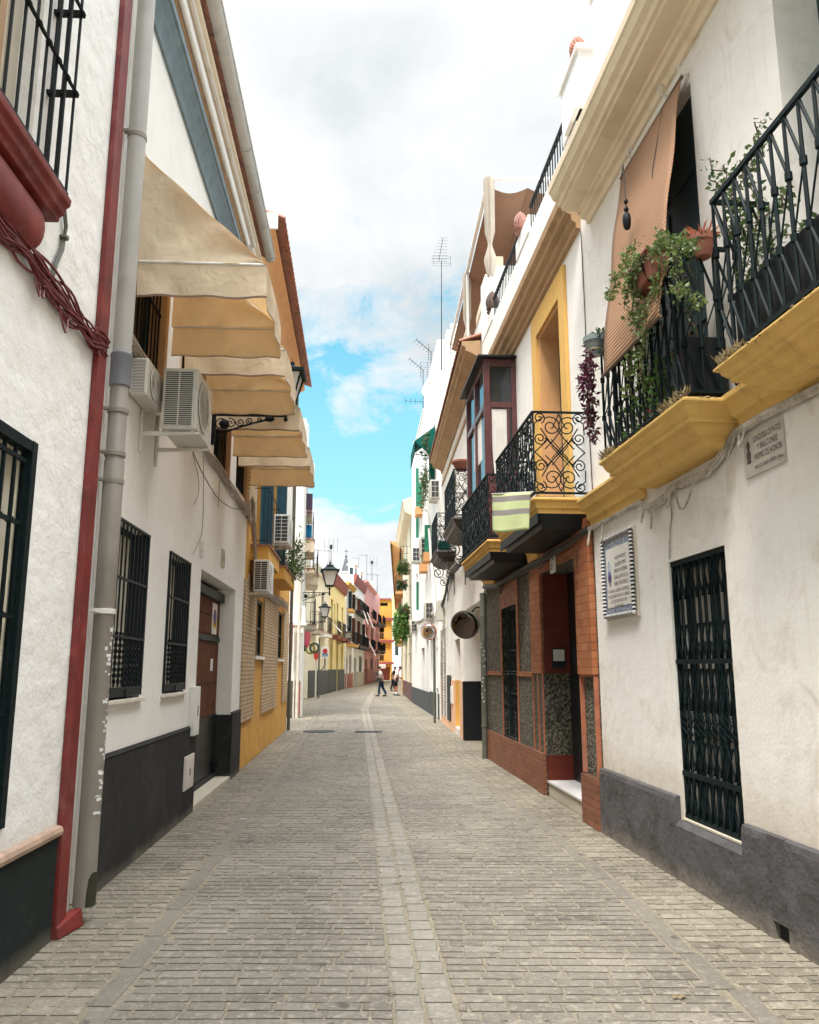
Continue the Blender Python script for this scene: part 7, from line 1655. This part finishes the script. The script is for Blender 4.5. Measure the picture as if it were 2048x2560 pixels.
def person(label, X, Y, face, stride, arms, lean, shirt, legs, skinm, shorts=False, bag=False, shirt_len=.9):
    """face: +1 looks to the right of the picture, -1 to the left; stride: fore-aft foot offsets along the facing"""
    t = thing('person', label, 'person', W, (X, Y, 0), 'people walking down the street'); f = face
    hx = X; P = lambda a, b, z: (X+f*a, Y+b, z)
    hip = P(0,0,.93); wa = P(.01,0,1.08); ch = P(.03+lean*.5,0,1.30); nk = P(.05+lean,0,1.47); hd = P(.08+lean*1.5,0,1.60); ht = P(.08+lean*1.6,0,1.70)
    (fa, fb) = stride
    J = [(*hip,.13),(*wa,.12),(*ch,.145),(*nk,.06),(*hd,.085),(*ht,.078)]; E = [(0,1),(1,2),(2,3),(3,4),(4,5)]
    def limb(base, pts):
        last = base
        for p in pts: J.append(p); E.append((last, len(J)-1)); last = len(J)-1
        return last
    for side, ft in ((-.1, fa), (.1, fb)):
        limb(0, [(*P(.0,side,.86),.10), (*P(ft[0]*.5+.06,side,.50),.062), (*P(ft[0]*.9,side,.22),.052), (*P(ft[0],side,.09),.04), (*P(ft[0]+.09,side,.045),.036), (*P(ft[0]+.19,side,.035),.028)])
    for side, ar in ((-.19, arms[0]), (.19, arms[1])):
        w_ = limb(2, [(*P(.04+lean*.8,side,1.40),.062), (*P(ar[0],side*1.12,ar[1]),.046), (*P(ar[2],side*.9,ar[3]),.034), (*P(ar[2]+.05,side*.85,ar[3]-.03),.036)])
        for k in range(4): limb(w_, [(*P(ar[2]+.10,side*.85+(k-1.5)*.016,ar[3]-.05),.010), (*P(ar[2]+.135+.004*k,side*.85+(k-1.5)*.017,ar[3]-.075),.008)])
        limb(w_, [(*P(ar[2]+.07,side*.85-.03,ar[3]-.01),.011), (*P(ar[2]+.10,side*.85-.035,ar[3]-.03),.009)])
    body = skin('body', J, E, skinm, t)
    # face details
    m = MB(); hc = Vector(P(.09+lean*1.5,0,1.625)); fr = Vector((f*.105,0,0))
    m.ball(tuple(hc+fr+Vector((f*.005,0,-.01))), .017, 6, 5, (1,.7,1.2)); m.ball(tuple(hc+fr*.93+Vector((0,0,-.055))), .018, 6, 4, (.5,1.2,.35))
    for sd in (-1, 1): m.ball(tuple(hc+fr*.88+Vector((0,sd*.032,.018))), .010, 6, 4); m.ball(tuple(hc+Vector((0,sd*.088,0))), .022, 6, 4, (.7,.4,1.2))
    part(m, 'face', skinm, t, smooth=True)
    m = MB(); m.ball(tuple(hc+Vector((-f*.015,0,.045))), .108, 12, 8, (1,.92,.85)); part(m, 'hair', M['hair'], t, smooth=True)
    # clothes
    JS = [(*P(0,0,shirt_len),.155),(*wa,.145),(*ch,.168),(*P(.045+lean*.9,0,1.43),.10)]; ES = [(0,1),(1,2),(2,3)]
    for side, ar in ((-.19, arms[0]), (.19, arms[1])):
        JS.append((*P(.04+lean*.8,side,1.40),.078)); ES.append((2, len(JS)-1)); q = Vector(P(.04+lean*.8,side,1.40)).lerp(Vector(P(ar[0],side*1.12,ar[1])), .75); JS.append((q.x,q.y,q.z,.07)); ES.append((len(JS)-2, len(JS)-1))
    skin('shirt', JS, ES, shirt, t)
    JL = [(*P(0,0,.98),.14),(*P(0,0,.90),.15)]; EL = [(0,1)]
    for side, ft in ((-.1, fa), (.1, fb)):
        a = len(JL); JL.append((*P(.0,side,.84),.115)); EL.append((1,a))
        if shorts: JL.append((*P(ft[0]*.42+.05,side,.54),.095)); EL.append((a,a+1))
        else: JL += [(*P(ft[0]*.5+.06,side,.50),.085), (*P(ft[0]*.9,side,.22),.075), (*P(ft[0]*.98,side,.10),.07)]; EL += [(a,a+1),(a+1,a+2),(a+2,a+3)]
    skin('shorts' if shorts else 'jeans', JL, EL, legs, t)
    for side, ft in ((-.1, fa), (.1, fb)):
        m = MB(); c = P(ft[0]+.06,side,.0); L = []
        for k, (dx, wd, h) in enumerate(((-.10,.035,.08),(-.03,.045,.11),(.06,.046,.08),(.14,.042,.055),(.18,.02,.03))): L.append([(c[0]+f*dx, c[1]-wd, .004), (c[0]+f*dx, c[1]+wd, .004), (c[0]+f*dx, c[1]+wd*.8, h), (c[0]+f*dx, c[1]-wd*.8, h)])
        m.rings(L); part(m, 'shoe', M['shoe'], t, smooth=True, bev=.006)
        if shorts: m = MB(); m.lathe(P(ft[0]*.95,side,.08), [(.055,0),(.056,.14)], 10); part(m, 'sock', M['sock'], t, smooth=True)
    if bag: m = MB(); m.tube([P(-.08,-.02,1.47), P(.14,-.12,1.3), P(.16,-.15,1.15), P(.05,-.22,1.0)], .018, 6); m.box(*(sorted((X+f*.02, X+f*.2))), Y-.27, Y-.19, .84, 1.06); part(m, 'shoulder_bag', M['shoe'], t)
    return t
X, Y = ground(954,1741); person('walking person in a white shirt, dark bag strap and blue jeans', X, Y, -1, ((.16,0),(-.26,0)), ((-.02,1.14,.06,.93),(.08,1.16,.22,1.12)), .05, M['shirtw'], M['jeans'], M['skin'], bag=True)
X, Y = ground(989,1739); person('stooping person in a pale shirt, black shorts and white socks holding a bag', X, Y, 1, ((.05,0),(-.10,0)), ((.10,1.12,.30,1.02),(.16,1.14,.34,1.06)), .14, M['shirt2'], M['shorts'], M['skin2'], shorts=True, bag=True)
X, Y = ground(982,1728); person('darker dressed person half hidden behind the one in shorts', X, Y, 1, ((.12,0),(-.14,0)), ((.0,1.12,.10,.9),(.1,1.14,.26,1.1)), .06, M['shorts'], M['shorts'], M['skin'])

# ---------------------------------------------------------------- separate pieces of a kind become separate parts
SPLIT = {'plinth','brick_panel','doorway_tiles','parapet_pillar','moulded_band','brick_plinth','white_panel','ledge','batten','eaves_pipe','shutter_board','bracket','curtain','door_surround','painted_stripe','stickers','sticker_print','red_edge_strip','red_tile_facing','frame_bar','clamp','scroll_bracket','cloth','slot','door_reveal','parapet','roof_dormer','window','pipe','sloping_pipe','cord','hanger','hinge'}
def split_parts():
    for o in [x for x in COL.objects if x.type == 'MESH' and x.parent and x.name.split('.')[0] in SPLIT and not x.modifiers.get('skin')]:
        me = o.data; n = len(me.vertices); par = list(range(n))
        def find(a):
            while par[a] != a: par[a] = par[par[a]]; a = par[a]
            return a
        for p_ in me.polygons:
            vs = p_.vertices; r = find(vs[0])
            for v in vs[1:]: par[find(v)] = r
        comp = {}
        for p_ in me.polygons: comp.setdefault(find(p_.vertices[0]), []).append(p_)
        base = o.name.split('.')[0]; nm = {'stickers': 'sticker', 'sticker_print': 'sticker_lettering'}.get(base, base)
        if not 1 < len(comp) <= 75: continue
        kids = KIDS(o); first = True
        for ps in comp.values():
            idx = {}; vs = []; fs = []
            for p_ in ps:
                f = []
                for v in p_.vertices:
                    if v not in idx: idx[v] = len(vs); vs.append(me.vertices[v].co[:])
                    f.append(idx[v])
                fs.append(f)
            m2 = bpy.data.meshes.new(nm); m2.from_pydata(vs, [], fs)
            for mt in me.materials: m2.materials.append(mt)
            for a, b in zip(m2.polygons, ps): a.use_smooth = b.use_smooth; a.material_index = b.material_index
            if ps[0].use_smooth: m2.set_sharp_from_angle(angle=R(35))
            m2.update()
            if first: o.data = m2; first = False; o.name = nm
            else:
                c = o.copy(); c.data = m2; c.name = nm; COL.objects.link(c); c.parent = o.parent
split_parts()
